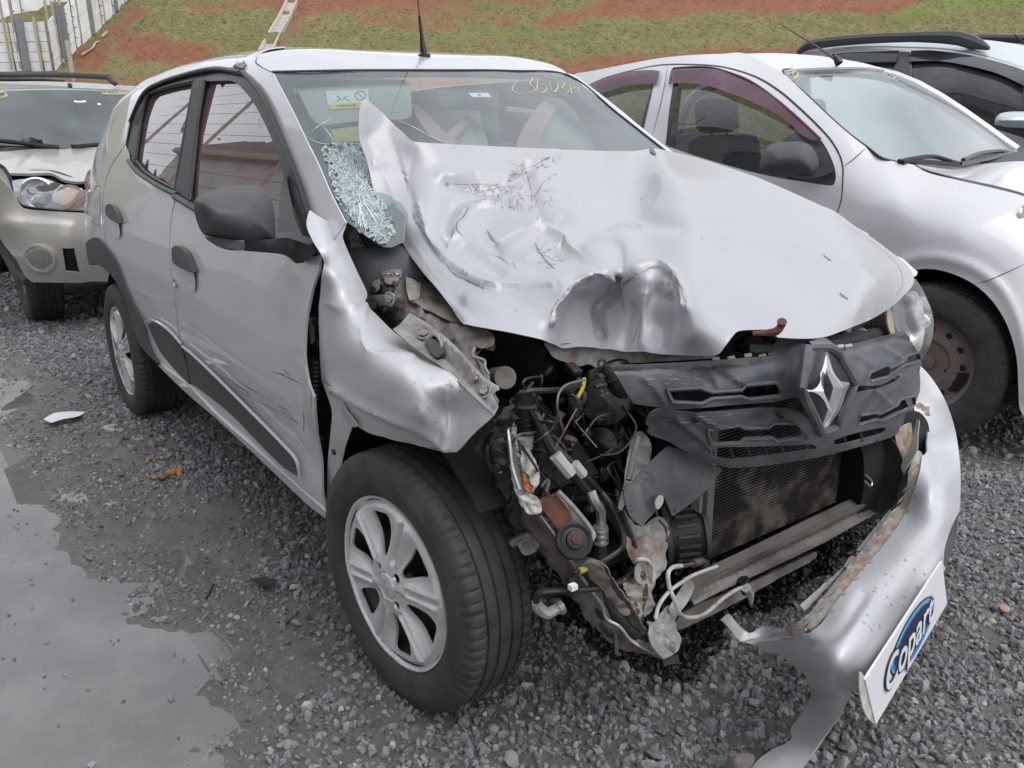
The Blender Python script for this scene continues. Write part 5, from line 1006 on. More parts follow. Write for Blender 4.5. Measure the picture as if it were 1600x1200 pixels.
bolt(PSB, 1002, 898, .007, m='steel_dark'); g = MB(); p_, n_ = hit(PSB, 1003, 968); g.lathe([(.001, .010), (.003, .008), (.001, .005)], p_, n_, 14); g.build('post_hole', M['bay_black'], car)
relief('support_panel', [(1000, 868, 1), (1016, 872), (1022, 885), (1020, 910), (1008, 915), (995, 908), (993, 892)], lambda p: tps(ctl([(1000, 868, 'x', .42), (1022, 885, 'x', .42), (1008, 915, 'x', .44)]))(p), M['paint_dirty'], car, step=3, thick=.003)
tube('white_stay', [B(990, 878, .42), B(998, 874, .43), B(1012, 876, .435), B(1020, 888, .435), B(1021, 908, .44)], .004, M['white_pipe'], car)
# loose plastic duct
dp = relief('air_guide', [(1043, 697, 1), (1075, 708), (1105, 722), (1129, 733, 1), (1105, 765), (1075, 790), (1052, 806, 1), (1038, 776, 1), (1030, 792), (1003, 822, 1), (990, 812), (982, 800), (975, 773), (978, 760, 1), (990, 752), (1000, 736)], ctl([(1043, 697, 'x', .36), (1129, 733, 'x', .40), (1052, 806, 'x', .41), (1003, 822, 'x', .45), (975, 773, 'x', .40), (1030, 760, 'x', .40)]), M['plastic'], car, step=5, feats=[('g', [(995, 735), (1010, 748), (1015, 752)], 4, .008), ('g', [(1000, 765), (1008, 800)], 5, .004), ('c', [(1010, 748), (1025, 770), (1034, 778)], 3, .004), ('c', [(1050, 712), (1056, 760), (1052, 800)], 3, -.003), ('c', [(990, 752), (1020, 775)], 3, .003)], thick=.003)
DPB = bvh(dp); g = MB(); p_, n_ = hit(DPB, 1053, 797); g.lathe([(.0008, .007), (.001, 0)], p_, n_, 12); g.build('guide_hole', M['bay_black'], car)
relief('guide_clip', [(1024, 784), (1030, 774), (1036, 776), (1036, 786), (1028, 796)], lambda p: tps(ctl([(1024, 784, 'x', .43), (1036, 776, 'x', .42), (1028, 796, 'x', .44)]))(p), M['rust_cream'], car, step=2.5)
streak('guide_slot', DPB, [(982, 792), (988, 791)], .004, M['bay_black'], car); streak('guide_slot', DPB, [(984, 798), (990, 797)], .004, M['bay_black'], car)
# alternator
al = empty('alternator', B(1070, 830, .24), parent=car); ac = np.array(B(1068, 832, .24)); ax_ = np.array([.55, .80, .1]); ax_ /= np.linalg.norm(ax_)
g = MB(); g.lathe([(-.06, 0), (-.06, .05), (-.05, .066), (.035, .066), (.055, .05), (.058, .02), (.058, 0)], ac, ax_, 36); g.build('alternator_body', M['bay_black'], al, 40)
for k in range(18):
    a = 2*math.pi*k/18; fx = np.cross(ax_, [0, 0, 1.]); fx /= np.linalg.norm(fx); fy = np.cross(ax_, fx); g = MB(); d = fx*math.cos(a)+fy*math.sin(a); t = -fx*math.sin(a)+fy*math.cos(a)
    g.box(ac+d*.067+ax_*.0, (.05, .006, .010), np.stack([ax_, t, d], 1)); g.build('cooling_fin', M['plastic'], al)
for o_ in (-.045, .045): g = MB(); g.lathe([(-.006, .066), (-.006, .073), (.006, .073), (.006, .066)], ac+ax_*o_, ax_, 36); g.build('alternator_band', M['plastic'], al, 30)
# radiator and its frame
rd_ = empty('radiator', (.27, .22, .23), parent=car)
g = MB(); g.box((.262, .215, .415), (.03, .58, .36)); g.build('radiator_core', M['radiator_fin'], rd_)
g = MB(); 
for k in range(46): g.box((.281, .215, .240+k*.0078), (.010, .575, .0030))
g.build('cooling_tubes', M['radiator_fin'], rd_, kind='stuff')
g = MB(); g.box((.283, -.086, .415), (.035, .024, .37)); g.build('side_tank', M['crossmember'], rd_, bevel=.004); g = MB(); g.box((.283, .523, .42), (.035, .035, .40)); g.build('side_tank', M['paint_dirty'], rd_, bevel=.004)
tube('tank_fitting', [B(1083, 881, .31), B(1105, 873, .30)], .010, M['crossmember'], rd_, sub=1, res=12); tube('tank_fitting', [B(1055, 887, .33), B(1083, 881, .31)], .005, M['crossmember'], rd_, sub=1)
g = MB(); g.box(B(1095, 775, .27), (.03, .035, .07)); g.build('tank_bracket', M['paint_dirty'], rd_, bevel=.003)
relief('side_duct', [(1352, 692, 1), (1392, 684, 1), (1403, 700), (1411, 726), (1408, 750), (1403, 768), (1399, 786), (1377, 804, 1), (1360, 792), (1343, 772), (1346, 730)], ctl([(1352, 692, 'x', .29), (1392, 684, 'x', .36), (1411, 726, 'x', .40), (1399, 786, 'x', .40), (1343, 772, 'x', .31)]), M['bay_black'], car, step=5, thick=.004)
tube('duct_clip', [B(1352, 742, .36), B(1362, 752, .365), B(1360, 760, .37), B(1352, 752, .37)], .003, M['chrome_dull'], car)
# lower cross member in three faces, joined end to end
cm = empty('cross_member', (.33, .1, .2), parent=car)
relief('beam_top', [(1066, 903, 1), (1100, 889), (1180, 851), (1260, 812), (1342, 773, 1), (1350, 786, 1), (1260, 829), (1180, 867), (1120, 896), (1075, 922, 1)], ctl([(1066, 905, 'x', .38), (1342, 773, 'x', .32), (1350, 786, 'x', .35), (1075, 922, 'x', .41)]), M['crossmember'], cm, step=5, thick=.004, lin=True)
relief('beam_face', [(1075, 922, 1), (1120, 896), (1180, 867), (1260, 829), (1350, 786, 1), (1369, 802, 1), (1290, 847), (1200, 890), (1130, 922), (1085, 945, 1)], ctl([(1075, 922, 'x', .40), (1350, 786, 'x', .355), (1369, 802, 'x', .36), (1085, 945, 'x', .425), (1200, 862, 'x', .395), (1200, 885, 'x', .38)]), M['crossmember'], cm, step=5, feats=[('g', [(1075, 932), (1200, 876), (1360, 796)], 5, -.012)], thick=.004, lin=True)
relief('beam_lower', [(1052, 975, 1), (1085, 947), (1140, 925), (1200, 898), (1275, 862), (1275, 872), (1215, 905), (1150, 942), (1090, 972), (1062, 985, 1)], ctl([(1052, 975, 'x', .44), (1085, 945, 'x', .40), (1275, 862, 'x', .34), (1150, 942, 'x', .38), (1062, 985, 'x', .44)]), M['crossmember'], cm, step=5, noise=0.0012, nfreq=.1, thick=.01)
relief('beam_end', [(1045, 950, 1), (1060, 925), (1075, 905), (1085, 915), (1075, 940), (1060, 960), (1052, 975, 1)], ctl([(1045, 950, 'x', .44), (1075, 905, 'x', .39), (1085, 915, 'x', .41), (1052, 975, 'x', .45)]), M['paint_dirty'], cm, step=4, thick=.003)
cable('coolant_pipe', [(1024, 967, .47), (1030, 945, .46), (1045, 925, .45), (1065, 910, .44), (1085, 898, .43), (1120, 885, .41)], .004, 'white_pipe')
cable('coolant_pipe', [(1065, 884, .42), (1052, 886, .43), (1044, 896, .44), (1046, 918, .45), (1054, 938, .46), (1062, 958, .46), (1075, 965, .45), (1100, 960, .44), (1130, 935, .42), (1150, 922, .41), (1166, 916, .41)], .0045, 'white_pipe')
cable('pipe_stop', [(1160, 905, .40), (1168, 925, .41)], .014, 'rubber_hose', sub=1, res=10); cable('pipe_nozzle', [(1166, 918, .42), (1172, 930, .42), (1174, 946, .42)], .008, 'white_pipe', rads=[.012, .009, .002])
# left headlamp and things seen over the grille
hl = empty('headlamp', B(1430, 490, .28), parent=car)
lc = ctl([(1392, 480, 'x', .34), (1427, 432, 'y', .70), (1458, 500, 'y', .76), (1452, 545, 'y', .76), (1438, 562, 'x', .30), (1400, 525, 'x', .35), (1440, 470, 'y', .745), (1425, 500, 'y', .69)])
relief('lamp_housing', [(1367, 500, 1), (1392, 481), (1430, 455), (1445, 500), (1436, 550), (1412, 520), (1370, 530, 1)], ctl([(1367, 500, 'x', .30), (1430, 455, 'y', .66), (1436, 550, 'y', .66), (1370, 530, 'x', .28)]), M['chrome_dull'], hl, step=5, thick=.004, feats=[('g', [(1415, 480), (1425, 520)], 8, -.02)])
relief('lamp_lens', [(1391, 482, 1), (1410, 464), (1427, 440), (1431, 436, 1), (1440, 450), (1450, 470), (1457, 490), (1459, 512), (1455, 535), (1447, 552), (1440, 563, 1), (1425, 535), (1412, 519), (1398, 524, 1), (1388, 500)], lc, M['lamp_lens_dusty'], hl, step=5, thick=.003)
relief('lamp_rim', [(1386, 484, 1), (1391, 481), (1395, 500), (1399, 522, 1), (1393, 523), (1387, 505)], lambda p: tps(lc)(p)-.004, mat('lamp_amber', (.42, .37, .26), .4), hl, step=3, thick=.004)
relief('far_wing', [(1395, 398, 1), (1410, 404), (1425, 417), (1434, 425, 1), (1430, 432), (1420, 424)], ctl([(1395, 398, 'y', .735), (1434, 425, 'y', .765), (1425, 430, 'y', .74)]), M['paint'], car, step=4, thick=.003)
cable('slam_panel', [(1165, 545, .44), (1215, 545, .46), (1290, 538, .44), (1370, 522, .33), (1395, 515, .28)], .018, 'bay_black'); 
relief('upper_tray', [(1135, 545, 1), (1160, 520), (1200, 520), (1216, 530), (1300, 532), (1345, 512), (1380, 490), (1385, 530), (1310, 550), (1210, 562)], ctl([(1140, 545, 'x', .40), (1216, 530, 'x', .42), (1380, 490, 'x', .25), (1385, 530, 'x', .28)]), M['bay_black'], car, step=5, noise=0.0024, nfreq=.15)
g = MB(); g.lathe([(-.03, 0), (-.03, .013), (.03, .014), (.03, 0)], B(1336, 528, .36), (0, .9, .3), 16); g.build('lamp_adjuster', M['white_pipe'], car, 40)
for q in ([(1200, 552), (1212, 545)], [(1160, 542), (1175, 530), (1190, 540)], [(1270, 540), (1330, 540)], [(1183, 530), (1188, 545)]): cable('slam_scrap', [(a, b, .42) for a, b in q], .007, random.choice(['paint_dirty', 'bay_metal']))
cable('lamp_stay', [(1363, 498, .30), (1364, 530, .30)], .004, 'primer_metal')

relief('wheel_liner', [(742, 702, 1), (765, 672), (782, 655), (792, 690), (798, 730), (812, 778), (835, 815), (842, 860), (818, 850), (802, 806), (785, 760), (765, 728)], ctl([(742, 702, 'x', .28), (782, 655, 'x', .25), (798, 730, 'x', .24), (842, 860, 'x', .27), (802, 806, 'x', .27)]), M['plastic_trim'], car, step=5, noise=.006, nfreq=.08, feats=[('g', [(770, 690), (790, 750), (825, 830)], 4, .008)], thick=.002)
for pl, r_, m_ in (([(790, 655, .26), (776, 675, .27), (762, 700, .28), (770, 735, .28)], .006, 'rubber_hose'), ([(820, 850, .28), (826, 872, .28), (820, 900, .27), (812, 925, .26)], .004, 'rubber_hose'), ([(800, 850, .27), (822, 838, .29), (840, 846, .30)], .009, 'bay_metal'), ([(842, 735, .30), (856, 750, .31), (850, 775, .32)], .005, 'bay_metal')): cable('bay_stay', pl, r_, m_)
relief('liner_bracket', [(808, 848, 1), (826, 838), (842, 850), (836, 862), (820, 868), (812, 858)], lambda p: np.full(len(p), float((U(825, 850, 'x', .30)-CAM)@RM[2])), M['bay_metal'], car, step=4, noise=.002, nfreq=.2)
relief('crushed_liner', [(770, 655, 1), (790, 640), (806, 622), (800, 665), (792, 700), (782, 730), (775, 700)], ctl([(770, 655, 'x', .32), (806, 622, 'x', .27), (782, 730, 'x', .30)]), M['bay_black'], car, step=4, noise=.008, nfreq=.14)

for k in range(34):      # thin wires hanging through the bay
    x0, y0, xx = cr_b.uniform(800, 1000), cr_b.uniform(575, 760), cr_b.uniform(.2, .33); pts = [B(x0, y0, xx)]
    for q in range(3): x0 += cr_b.uniform(-35, 40); y0 += cr_b.uniform(5, 50); pts.append(B(x0, y0, xx+cr_b.uniform(-.03, .05)))
    tube('engine_wire', pts, cr_b.uniform(.0012, .003), M[cr_b.choice(['rubber_hose', 'gloss_black', 'rubber_hose', 'bay_metal'])], car, res=5, sub=5)
# ================================================================== grille and emblem
gr_ = empty('grille', (.45, .1, .6), parent=car)
gc = ctl([(955, 572, 'x', .345), (990, 630, 'x', .37), (1015, 662, 'x', .36), (1045, 690, 'x', .375), (1120, 725, 'x', .425), (1100, 640, 'x', .45), (1100, 565, 'x', .415), (1203, 556, 'x', .475), (1180, 600, 'x', .485), (1205, 640, 'x', .47), (1160, 670, 'x', .46), (1210, 710, 'x', .465), (1285, 712, 'x', .465), (1262, 522, 'x', .50), (1215, 600, 'x', .495), (1248, 610, 'x', .545), (1275, 700, 'x', .505), (1286, 532, 'x', .525), (1335, 600, 'x', .52), (1370, 590, 'x', .45), (1350, 640, 'x', .455), (1412, 518, 'x', .355), (1438, 565, 'x', .315), (1400, 600, 'x', .395), (1430, 640, 'x', .32), (1350, 540, 'x', .43), (1395, 682, 'x', .375), (1345, 696, 'x', .43)])
gout = [(953, 571, 1), (1050, 567), (1140, 561), (1203, 556, 1), (1207, 545), (1216, 530), (1250, 523), (1275, 522), (1291, 528), (1308, 543, 1), (1350, 533), (1390, 524), (1413, 517, 1), (1425, 533), (1436, 553), (1440, 567), (1437, 580), (1438, 600), (1435, 625), (1425, 645), (1415, 665), (1395, 682), (1350, 696), (1285, 713), (1215, 725), (1145, 731), (1120, 726), (1090, 716), (1065, 702), (1045, 690), (1017, 680), (1011, 675, 1), (1015, 667), (1009, 662), (1015, 648), (1025, 641), (1039, 638), (1010, 634), (990, 631, 1), (978, 612), (963, 586)]
gholes = [[(1047, 611), (1098, 608), (1115, 614), (1157, 611), (1163, 604), (1208, 600), (1216, 608), (1215, 617), (1168, 622), (1156, 618), (1115, 621), (1100, 628), (1056, 626)],
    [(1361, 580), (1387, 572), (1392, 574), (1410, 567), (1414, 559), (1432, 554), (1434, 565), (1425, 569), (1410, 572), (1392, 583), (1390, 586), (1362, 593), (1359, 587)],
    [(1109, 674), (1157, 667), (1165, 671), (1200, 670), (1207, 664), (1247, 664), (1251, 677), (1245, 682), (1212, 687), (1205, 682), (1165, 684), (1157, 690), (1115, 691)],
    [(1345, 647), (1370, 643), (1376, 645), (1400, 635), (1404, 627), (1425, 622), (1426, 635), (1404, 643), (1378, 655), (1372, 653), (1342, 661)],
    [(1047, 641), (1100, 637), (1156, 632), (1212, 628), (1246, 622), (1260, 643), (1264, 655), (1245, 643), (1200, 637), (1100, 645)],
    [(1339, 604), (1377, 601), (1404, 587), (1402, 595), (1374, 606), (1339, 613)],
    [(1105, 701), (1175, 698), (1250, 696), (1268, 694), (1275, 702), (1212, 711), (1142, 718), (1115, 713)],
    [(1304, 688), (1340, 676), (1382, 668), (1381, 676), (1345, 687), (1308, 696)]]
gf_ = [('g', [(1088, 578), (1112, 592), (1120, 606)], 3, .006), ('g', [(1120, 575), (1145, 592), (1162, 600)], 3, .006), ('g', [(955, 580), (1050, 576), (1140, 569), (1200, 564)], 3, -.005), ('g', [(1005, 590), (1025, 610), (1040, 632)], 6, .006),
       ('g', [(1385, 545), (1400, 556), (1412, 562)], 3, .005), ('g', [(1335, 555), (1355, 566), (1365, 575)], 3, .004), ('g', [(1365, 610), (1380, 622), (1392, 634)], 3, .005), ('g', [(1310, 550), (1350, 541), (1400, 529), (1425, 534)], 3, -.004), ('g', [(1090, 650), (1110, 660), (1125, 668)], 3, .005), ('g', [(1215, 645), (1240, 655), (1262, 680)], 4, .006), ('g', [(1060, 655), (1090, 680), (1110, 700)], 5, .006)]
grl = relief('grille_panel', gout, gc, M['grille_plastic'], gr_, step=4, holes=gholes, feats=gf_, thick=.004, lam=.001)
GB = bvh(grl)
def hsafe(bv, x, y, off, ref):
    h = bv.ray_cast(Vector(CAM), Vector(RAY((x, y))[0]))
    if h[0] is not None: return tuple(np.array(h[0])+(CAM-np.array(h[0]))/np.linalg.norm(CAM-np.array(h[0]))*off)
    return None
gtf = tps(gc, .001)
for h in gholes[:4]:
    c = np.mean(np.array(h), 0); q = [tuple(U(c[0]+(x-c[0])*1.04+np.sign(x-c[0])*1.2, c[1]+(y-c[1])*1.10+np.sign(y-c[1])*1.4, 'd', float(gtf([(x, y)])[0])-.003)) for x, y in h]
    tube('slot_rim', q+[q[0]], .0045, M['grille_plastic'], gr_, sub=1, res=6, caps=False)
hexo = [(1262, 541), (1293, 541), (1306, 548), (1335, 598), (1333, 606), (1312, 650), (1306, 668), (1290, 675), (1283, 676), (1257, 620), (1253, 607)]
q = [tuple(U(x, y, 'd', float(gtf([(x, y)])[0])-.012)) for x, y in hexo]; tube('emblem_surround', q+[q[0]], .010, M['grille_plastic'], gr_, sub=1, res=8, caps=False)
relief('emblem_recess', [(x, y, 1) for x, y in hexo], lambda p: gtf(p)-.006, mat('recess_black', (.015, .016, .02), .3), gr_, step=5, thick=.002)
# diamond emblem, faceted chrome
def E3(x, y, h): return U(x, y, 'd', float(gtf([(x, y)])[0])-.008-h)
Lx = {'a': (1267, 549, .0), 'b': (1292, 546, .0), 'c': (1328, 600, .002), 'd': (1313, 640, .001), 'e': (1292, 670, .0), 'f': (1284, 671, .0), 'g': (1256, 611, .002),
      'i': (1292, 574, .011), 'j': (1287, 612, .012), 'k': (1301, 645, .011), 'l': (1317, 606, .012), 'm': (1291, 580, .009), 'n': (1301, 605, .009), 'o': (1296, 628, .009), 'p': (1289, 612, .011)}
keys = list(Lx); V = np.array([E3(*Lx[k]) for k in keys]); ix = {k: i for i, k in enumerate(keys)}
Fq = ['abijg', 'gjkf', 'bcli', 'cdekl', 'fke', 'imnl', 'lnok', 'kopj', 'jpmi']
mesh('emblem', V, [[ix[c] for c in f] for f in Fq], M['chrome'], gr_, False)
relief('emblem_gap', [(1291, 580, 1), (1302, 605, 1), (1296, 629, 1), (1288.5, 612, 1)], lambda p: gtf(p)-.0215, M['bay_black'], gr_, step=5, lin=True, thick=0)
quad('emblem_sticker', [(1273, 640), (1283, 634), (1286, 645), (1278, 646)], .016, M['light_blue_print'], gr_, gtf) if False else None
for a, b in ((1112, 1), (1140, 1), (1168, 1), (1195, 1), (1222, 1), (1250, 1)): tube('slot_rib', [tuple(U(a, 698, 'd', float(gtf([(a, 700)])[0])+.012)), tuple(U(a+6, 716, 'd', float(gtf([(a, 712)])[0])+.012))], .002, M['plastic_trim'], gr_, sub=1, res=4)
for a in (1318, 1345, 1368): tube('slot_rib', [tuple(U(a, 674, 'd', float(gtf([(a, 680)])[0])+.012)), tuple(U(a+3, 690, 'd', float(gtf([(a, 685)])[0])+.012))], .002, M['plastic_trim'], gr_, sub=1, res=4)
for k, (x, y) in enumerate([(1118, 558), (1142, 556), (1168, 552), (1190, 552), (1205, 548), (1312, 538), (1325, 537)]): tube('grille_clip', [tuple(U(x-5, y+5, 'd', float(gtf([(x, 565)])[0])+.01)), tuple(U(x+6, y+3, 'd', float(gtf([(x, 565)])[0])+.01))], .005, M['tape'], gr_, sub=1, res=4)
j = MB()
for i in range(46):
    x, y = random.choice([(1020, 595), (1060, 600), (1100, 660), (1050, 665), (1130, 655), (1200, 655)]); x += random.uniform(-30, 30); y += random.uniform(-12, 12); streak('', GB, [(x, y), (x+random.uniform(4, 18), y+random.uniform(-3, 3))], random.uniform(.0006, .0018), None, None, off=.0008, step=2, join=j)
if j.V: j.build('grille_scuffs', mat('scuff_grey', (.28, .29, .31), .6), gr_, kind='stuff')
streak('burnt_hole', GB, [(1213, 648), (1224, 652)], .012, M['bay_black'], gr_); streak('burnt_hole', GB, [(1080, 655), (1090, 660)], .012, M['bay_black'], gr_)

# ================================================================== torn off bumper skin
bp = empty('front_bumper', (.6, .3, .1), parent=car)
bout = [(1438, 571, 1), (1455, 590), (1475, 622), (1490, 662), (1498, 705), (1501, 750), (1499, 800), (1492, 845), (1476, 890), (1450, 930), (1410, 985), (1380, 1028), (1352, 1062), (1330, 1088), (1312, 1118), (1288, 1150), (1262, 1188), (1240, 1212), (1170, 1212, 1), (1180, 1192), (1205, 1172), (1230, 1160), (1238, 1150), (1235, 1140), (1252, 1115), (1262, 1100), (1264, 1080), (1261, 1060), (1250, 1048), (1240, 1040), (1228, 1030), (1216, 1022), (1200, 1020), (1187, 1013), (1180, 1005, 1), (1200, 1001), (1235, 999), (1262, 990), (1285, 972), (1310, 935), (1345, 893), (1382, 850), (1415, 800), (1435, 745), (1441, 712, 1), (1449, 705), (1449, 668), (1442, 654), (1430, 645), (1428, 630, 1), (1437, 612), (1436, 590)]
bc = ctl([(1440, 575, 'y', .78), (1475, 625, 'y', .80), (1498, 705, 'y', .80), (1501, 760, 'x', .50), (1495, 830, 'x', .58), (1476, 890, 'x', .66), (1410, 985, 'x', .75), (1352, 1062, 'x', .79), (1312, 1118, 'x', .745), (1262, 1188, 'z', .03), (1185, 1200, 'z', .02), (1264, 1080, 'z', .10), (1216, 1022, 'z', .19), (1180, 1005, 'z', .20), (1262, 990, 'x', .70), (1285, 972, 'x', .70), (1345, 893, 'x', .62), (1415, 800, 'x', .49), (1441, 712, 'x', .43), (1449, 668, 'y', .70), (1430, 640, 'y', .72), (1437, 600, 'y', .76),
    (1420, 870, 'x', .655), (1340, 975, 'x', .765), (1300, 1050, 'x', .785), (1465, 760, 'x', .53), (1475, 700, 'y', .76), (1460, 650, 'y', .76), (1220, 1180, 'z', .03), (1470, 820, 'x', .60)])
bm = relief('bumper_skin', bout, bc, M['crushed_paint'], bp, step=5, thick=.004, lam=.02, feats=[('s', [(1352, 1062), (1380, 1020), (1440, 925), (1475, 865), (1492, 800)], 4, -.000, 40), ('g', [(1345, 1045), (1410, 955), (1465, 870)], 7, .006), ('g', [(1260, 1010), (1310, 985), (1350, 930)], 10, -.006), ('g', [(1455, 690), (1465, 740), (1460, 790)], 7, -.004), ('g', [(1264, 1085), (1330, 1085)], 6, -.006)])
BB = bvh(bm); bcf = tps(bc, .02)
# returned lip with its row of clips, dirty inside
lip = [(1225, 980, 1), (1247, 972), (1262, 960), (1300, 915), (1345, 862), (1385, 812), (1405, 790), (1417, 760), (1420, 735), (1432, 705), (1441, 710), (1436, 745), (1425, 790), (1405, 818), (1370, 866), (1325, 915), (1290, 962), (1262, 985), (1235, 992)]
lp = relief('bumper_lip', lip, lambda p: bcf(p)+.012, mat('lip_dirty', (.42, .41, .39), .45, .2, dirt=((.24, .14, .08), 16, .42, .6, .85)), bp, step=4, noise=0.0015, nfreq=.16, thick=.003)
LPB = bvh(lp)
tabs = [(1418, 760), (1410, 778), (1395, 800), (1380, 826), (1362, 850), (1342, 872), (1322, 896), (1302, 920), (1284, 944), (1262, 968), (1426, 730)]
for k, (x, y) in enumerate(tabs):
    ca, sa = .62, -.78; q = [(x+a_*ca-b_*sa*-1, y+a_*sa+b_*ca*1.0) for a_, b_ in ((-8, -4), (9, -5), (9, 5), (2, 8), (-8, 4))]
    relief('bumper_clip', [(a, b, 1) for a, b in q], lambda p: bcf(p)-.006, M['paint_dirty'], bp, step=4, thick=.003, lin=True, smooth=25)
for k in range(6):
    x, y = [(1392, 822), (1372, 850), (1350, 880), (1330, 905), (1308, 930), (1290, 957)][k]
    streak('rust_stain', BB, [(x-4, y+6), (x+4, y+2), (x+14, y-2)], .006, M['hood_paint'], bp, off=.002)
j = MB()
for i in range(70):
    t = random.random(); x = 1425-180*t+random.uniform(-6, 10); y = 775+215*t**1.0+random.uniform(-8, 8); streak('', BB, [(x, y), (x+random.uniform(-12, 4), y+random.uniform(5, 14))], random.uniform(.002, .008), None, None, off=.0008, step=3, join=j)
if j.V: j.build('dried_mud', M['mud_dried'], bp, kind='stuff')
streak('torn_paint', BB, [(1432, 632), (1446, 640), (1450, 650)], .03, M['mud_dried'], bp)
# water drops on the bumper
for i in range(26):
    x, y = random.choice([(1380, 900), (1405, 930), (1390, 960), (1360, 960), (1420, 920), (1340, 1000)]); x += random.uniform(-35, 35); y += random.uniform(-35, 35); 
    h = BB.ray_cast(Vector(CAM), Vector(RAY((x, y))[0]))
    if h[0] is None: continue
    n = np.array(h[1]); n = n if n@(CAM-np.array(h[0])) > 0 else -n; g = MB(); r = random.uniform(.002, .004); g.lathe([(-.0005, r), (r*.35, r*.75), (r*.5, 0)], np.array(h[0]), n, 10); g.build('water_drop', M['lamp_lens'], bp, True)
# lower spoiler strips behind the lip
for pl in ([(1250, 945), (1258, 955), (1316, 892), (1318, 886)], [(1318, 884), (1330, 892), (1345, 872), (1330, 868)], [(1338, 860), (1350, 862), (1395, 800), (1390, 796)]):
    relief('lower_strip', [(a, b, 1) for a, b in pl], ctl([(1250, 945, 'x', .60), (1395, 798, 'x', .42), (1320, 900, 'x', .56)]), M['paint_dirty'], bp, step=5, thick=.003)
relief('bumper_bracket', [(1155, 1002, 1), (1143, 986), (1126, 968, 1), (1138, 959), (1150, 972), (1163, 985), (1175, 988), (1195, 978), (1230, 982), (1258, 982), (1240, 995), (1200, 1000), (1180, 1006), (1168, 1004, 1)], ctl([(1126, 968, 'z', .20), (1163, 990, 'z', .20), (1195, 980, 'z', .21), (1258, 982, 'x', .69), (1168, 1004, 'z', .19)]), M['crushed_paint'], bp, step=4, noise=0.0010, nfreq=.12, thick=.002, feats=[('g', [(1175, 996), (1210, 990), (1250, 988)], 3, -.008)])
tube('bracket_edge', [(1161, 1003, 'z', .205), (1185, 997, 'z', .215), (1212, 990, 'z', .222), (1232, 992, 'z', .225), (1250, 988, 'z', .235)], .002, M['chrome_dull'], bp)
relief('fog_bracket', [(1432, 654, 1), (1436, 656), (1434, 680), (1432, 705), (1420, 725), (1412, 740, 1), (1408, 728), (1420, 700), (1428, 675)], ctl([(1432, 655, 'y', .66), (1433, 700, 'x', .42), (1412, 735, 'x', .42)]), M['paint_dirty'], bp, step=4, thick=.003)
relief('lamp_opening', [(1400, 650, 1), (1430, 642), (1445, 652), (1452, 670), (1451, 705), (1440, 712), (1415, 735), (1404, 700)], ctl([(1400, 650, 'y', .60), (1450, 660, 'y', .70), (1415, 735, 'y', .62)]), M['bay_black'], bp, step=6)
relief('fog_backing', [(1398, 672, 1), (1425, 660), (1430, 680), (1420, 705), (1410, 725), (1402, 700)], ctl([(1398, 672, 'x', .36), (1425, 660, 'x', .36), (1410, 725, 'x', .38)]), M['mud_dried'], bp, step=5)
g = MB(); 
relief('torn_end', [(1133, 1192, 1), (1142, 1182), (1165, 1176), (1180, 1184), (1172, 1200), (1165, 1215), (1135, 1215)], ctl([(1133, 1190, 'z', .03), (1165, 1176, 'z', .05), (1172, 1200, 'z', .03), (1150, 1188, 'z', .06)]), mat('scrap_plastic', (.20, .17, .155), .6), bp, step=4, noise=0.0010, nfreq=.2)
# dark underside of the bumper next to the plate
relief('bumper_underside', [(1499, 800, 1), (1492, 845), (1478, 885), (1475, 868), (1485, 830)], lambda p: bcf(p)-.004, M['cladding'], bp, step=4, thick=.003)
# number board: rectangle solved from its four corners
c4 = np.array([(1472, 877), (1480, 943), (1369, 1132), (1352, 1062)], float); r4 = RAY(c4)
A_ = np.stack([-r4[1], r4[2], -r4[3]], 1); dd4 = np.linalg.solve(A_, -r4[0]); dep = np.r_[1, dd4]*1.0
w_ = np.linalg.norm(r4[0]-r4[3]*dd4[2]); sc_ = .40/w_; PL = r4*(dep*sc_)[:, None]+CAM
dmid = float(bcf([(1400, 985)])[0]); cur = float((PL.mean(0)-CAM)@RM[2]); PL = CAM+(PL-CAM)*(min(dmid, 99)-.02)/cur
pf = lambda p: tps([(c4[i, 0], c4[i, 1], 'd', float((PL[i]-CAM)@RM[2])) for i in range(4)]+[(*PJ(PL.mean(0))[0], 'd', float((PL.mean(0)-CAM)@RM[2]))])(p)
brd = empty('number_board', tuple(PL.mean(0)), parent=bp)
relief('board', [(x, y, 1) for x, y in c4], pf, M['white_print'], bp, step=8, lin=True, thick=.004)
relief('board_back', [(1352, 1060, 1), (1344, 1050), (1344, 1085), (1352, 1115), (1362, 1128), (1369, 1133, 1)], lambda p: pf(p)+.01, mat('worn_beige', (.42, .38, .31), .7, 0, noise=(30, .4, .6), col2=(.6, .58, .54)), bp, step=4)
bpy.data.objects.remove(brd)
Xd = PL[0]-PL[3]; Yd = PL[0]-PL[1]; W_, H_ = np.linalg.norm(Xd), np.linalg.norm(Yd); Xn, Yn = Xd/W_, Yd/H_; Zn = np.cross(Xn, Yn); C0 = PL.mean(0)
sgn = 1 if Zn@(CAM-C0) > 0 else -1
def ell(a, b, cx, cy, n=48): return [(cx+a*math.cos(2*math.pi*i/n), cy+b*math.sin(2*math.pi*i/n)) for i in range(n)]
def badge(name, a, b, cx, cy, lift, m):
    P = [C0+Xn*x+Yn*y+Zn*sgn*lift for x, y in ell(a, b, cx, cy)]; o = mesh(name, P, [tuple(range(48))], m, bp, False, thick=0); return o
badge('badge_ring', W_*.30, H_*.42, W_*.02, 0, .0012, M['navy_print']); badge('badge_rim', W_*.29, H_*.395, W_*.02, 0, .0018, M['light_blue_print']); badge('badge_field', W_*.265, H_*.345, W_*.015, -.002, .0024, M['blue_print']); badge('badge_centre', W_*.25, H_*.28, W_*.02, .003, .0030, M['navy_print'])
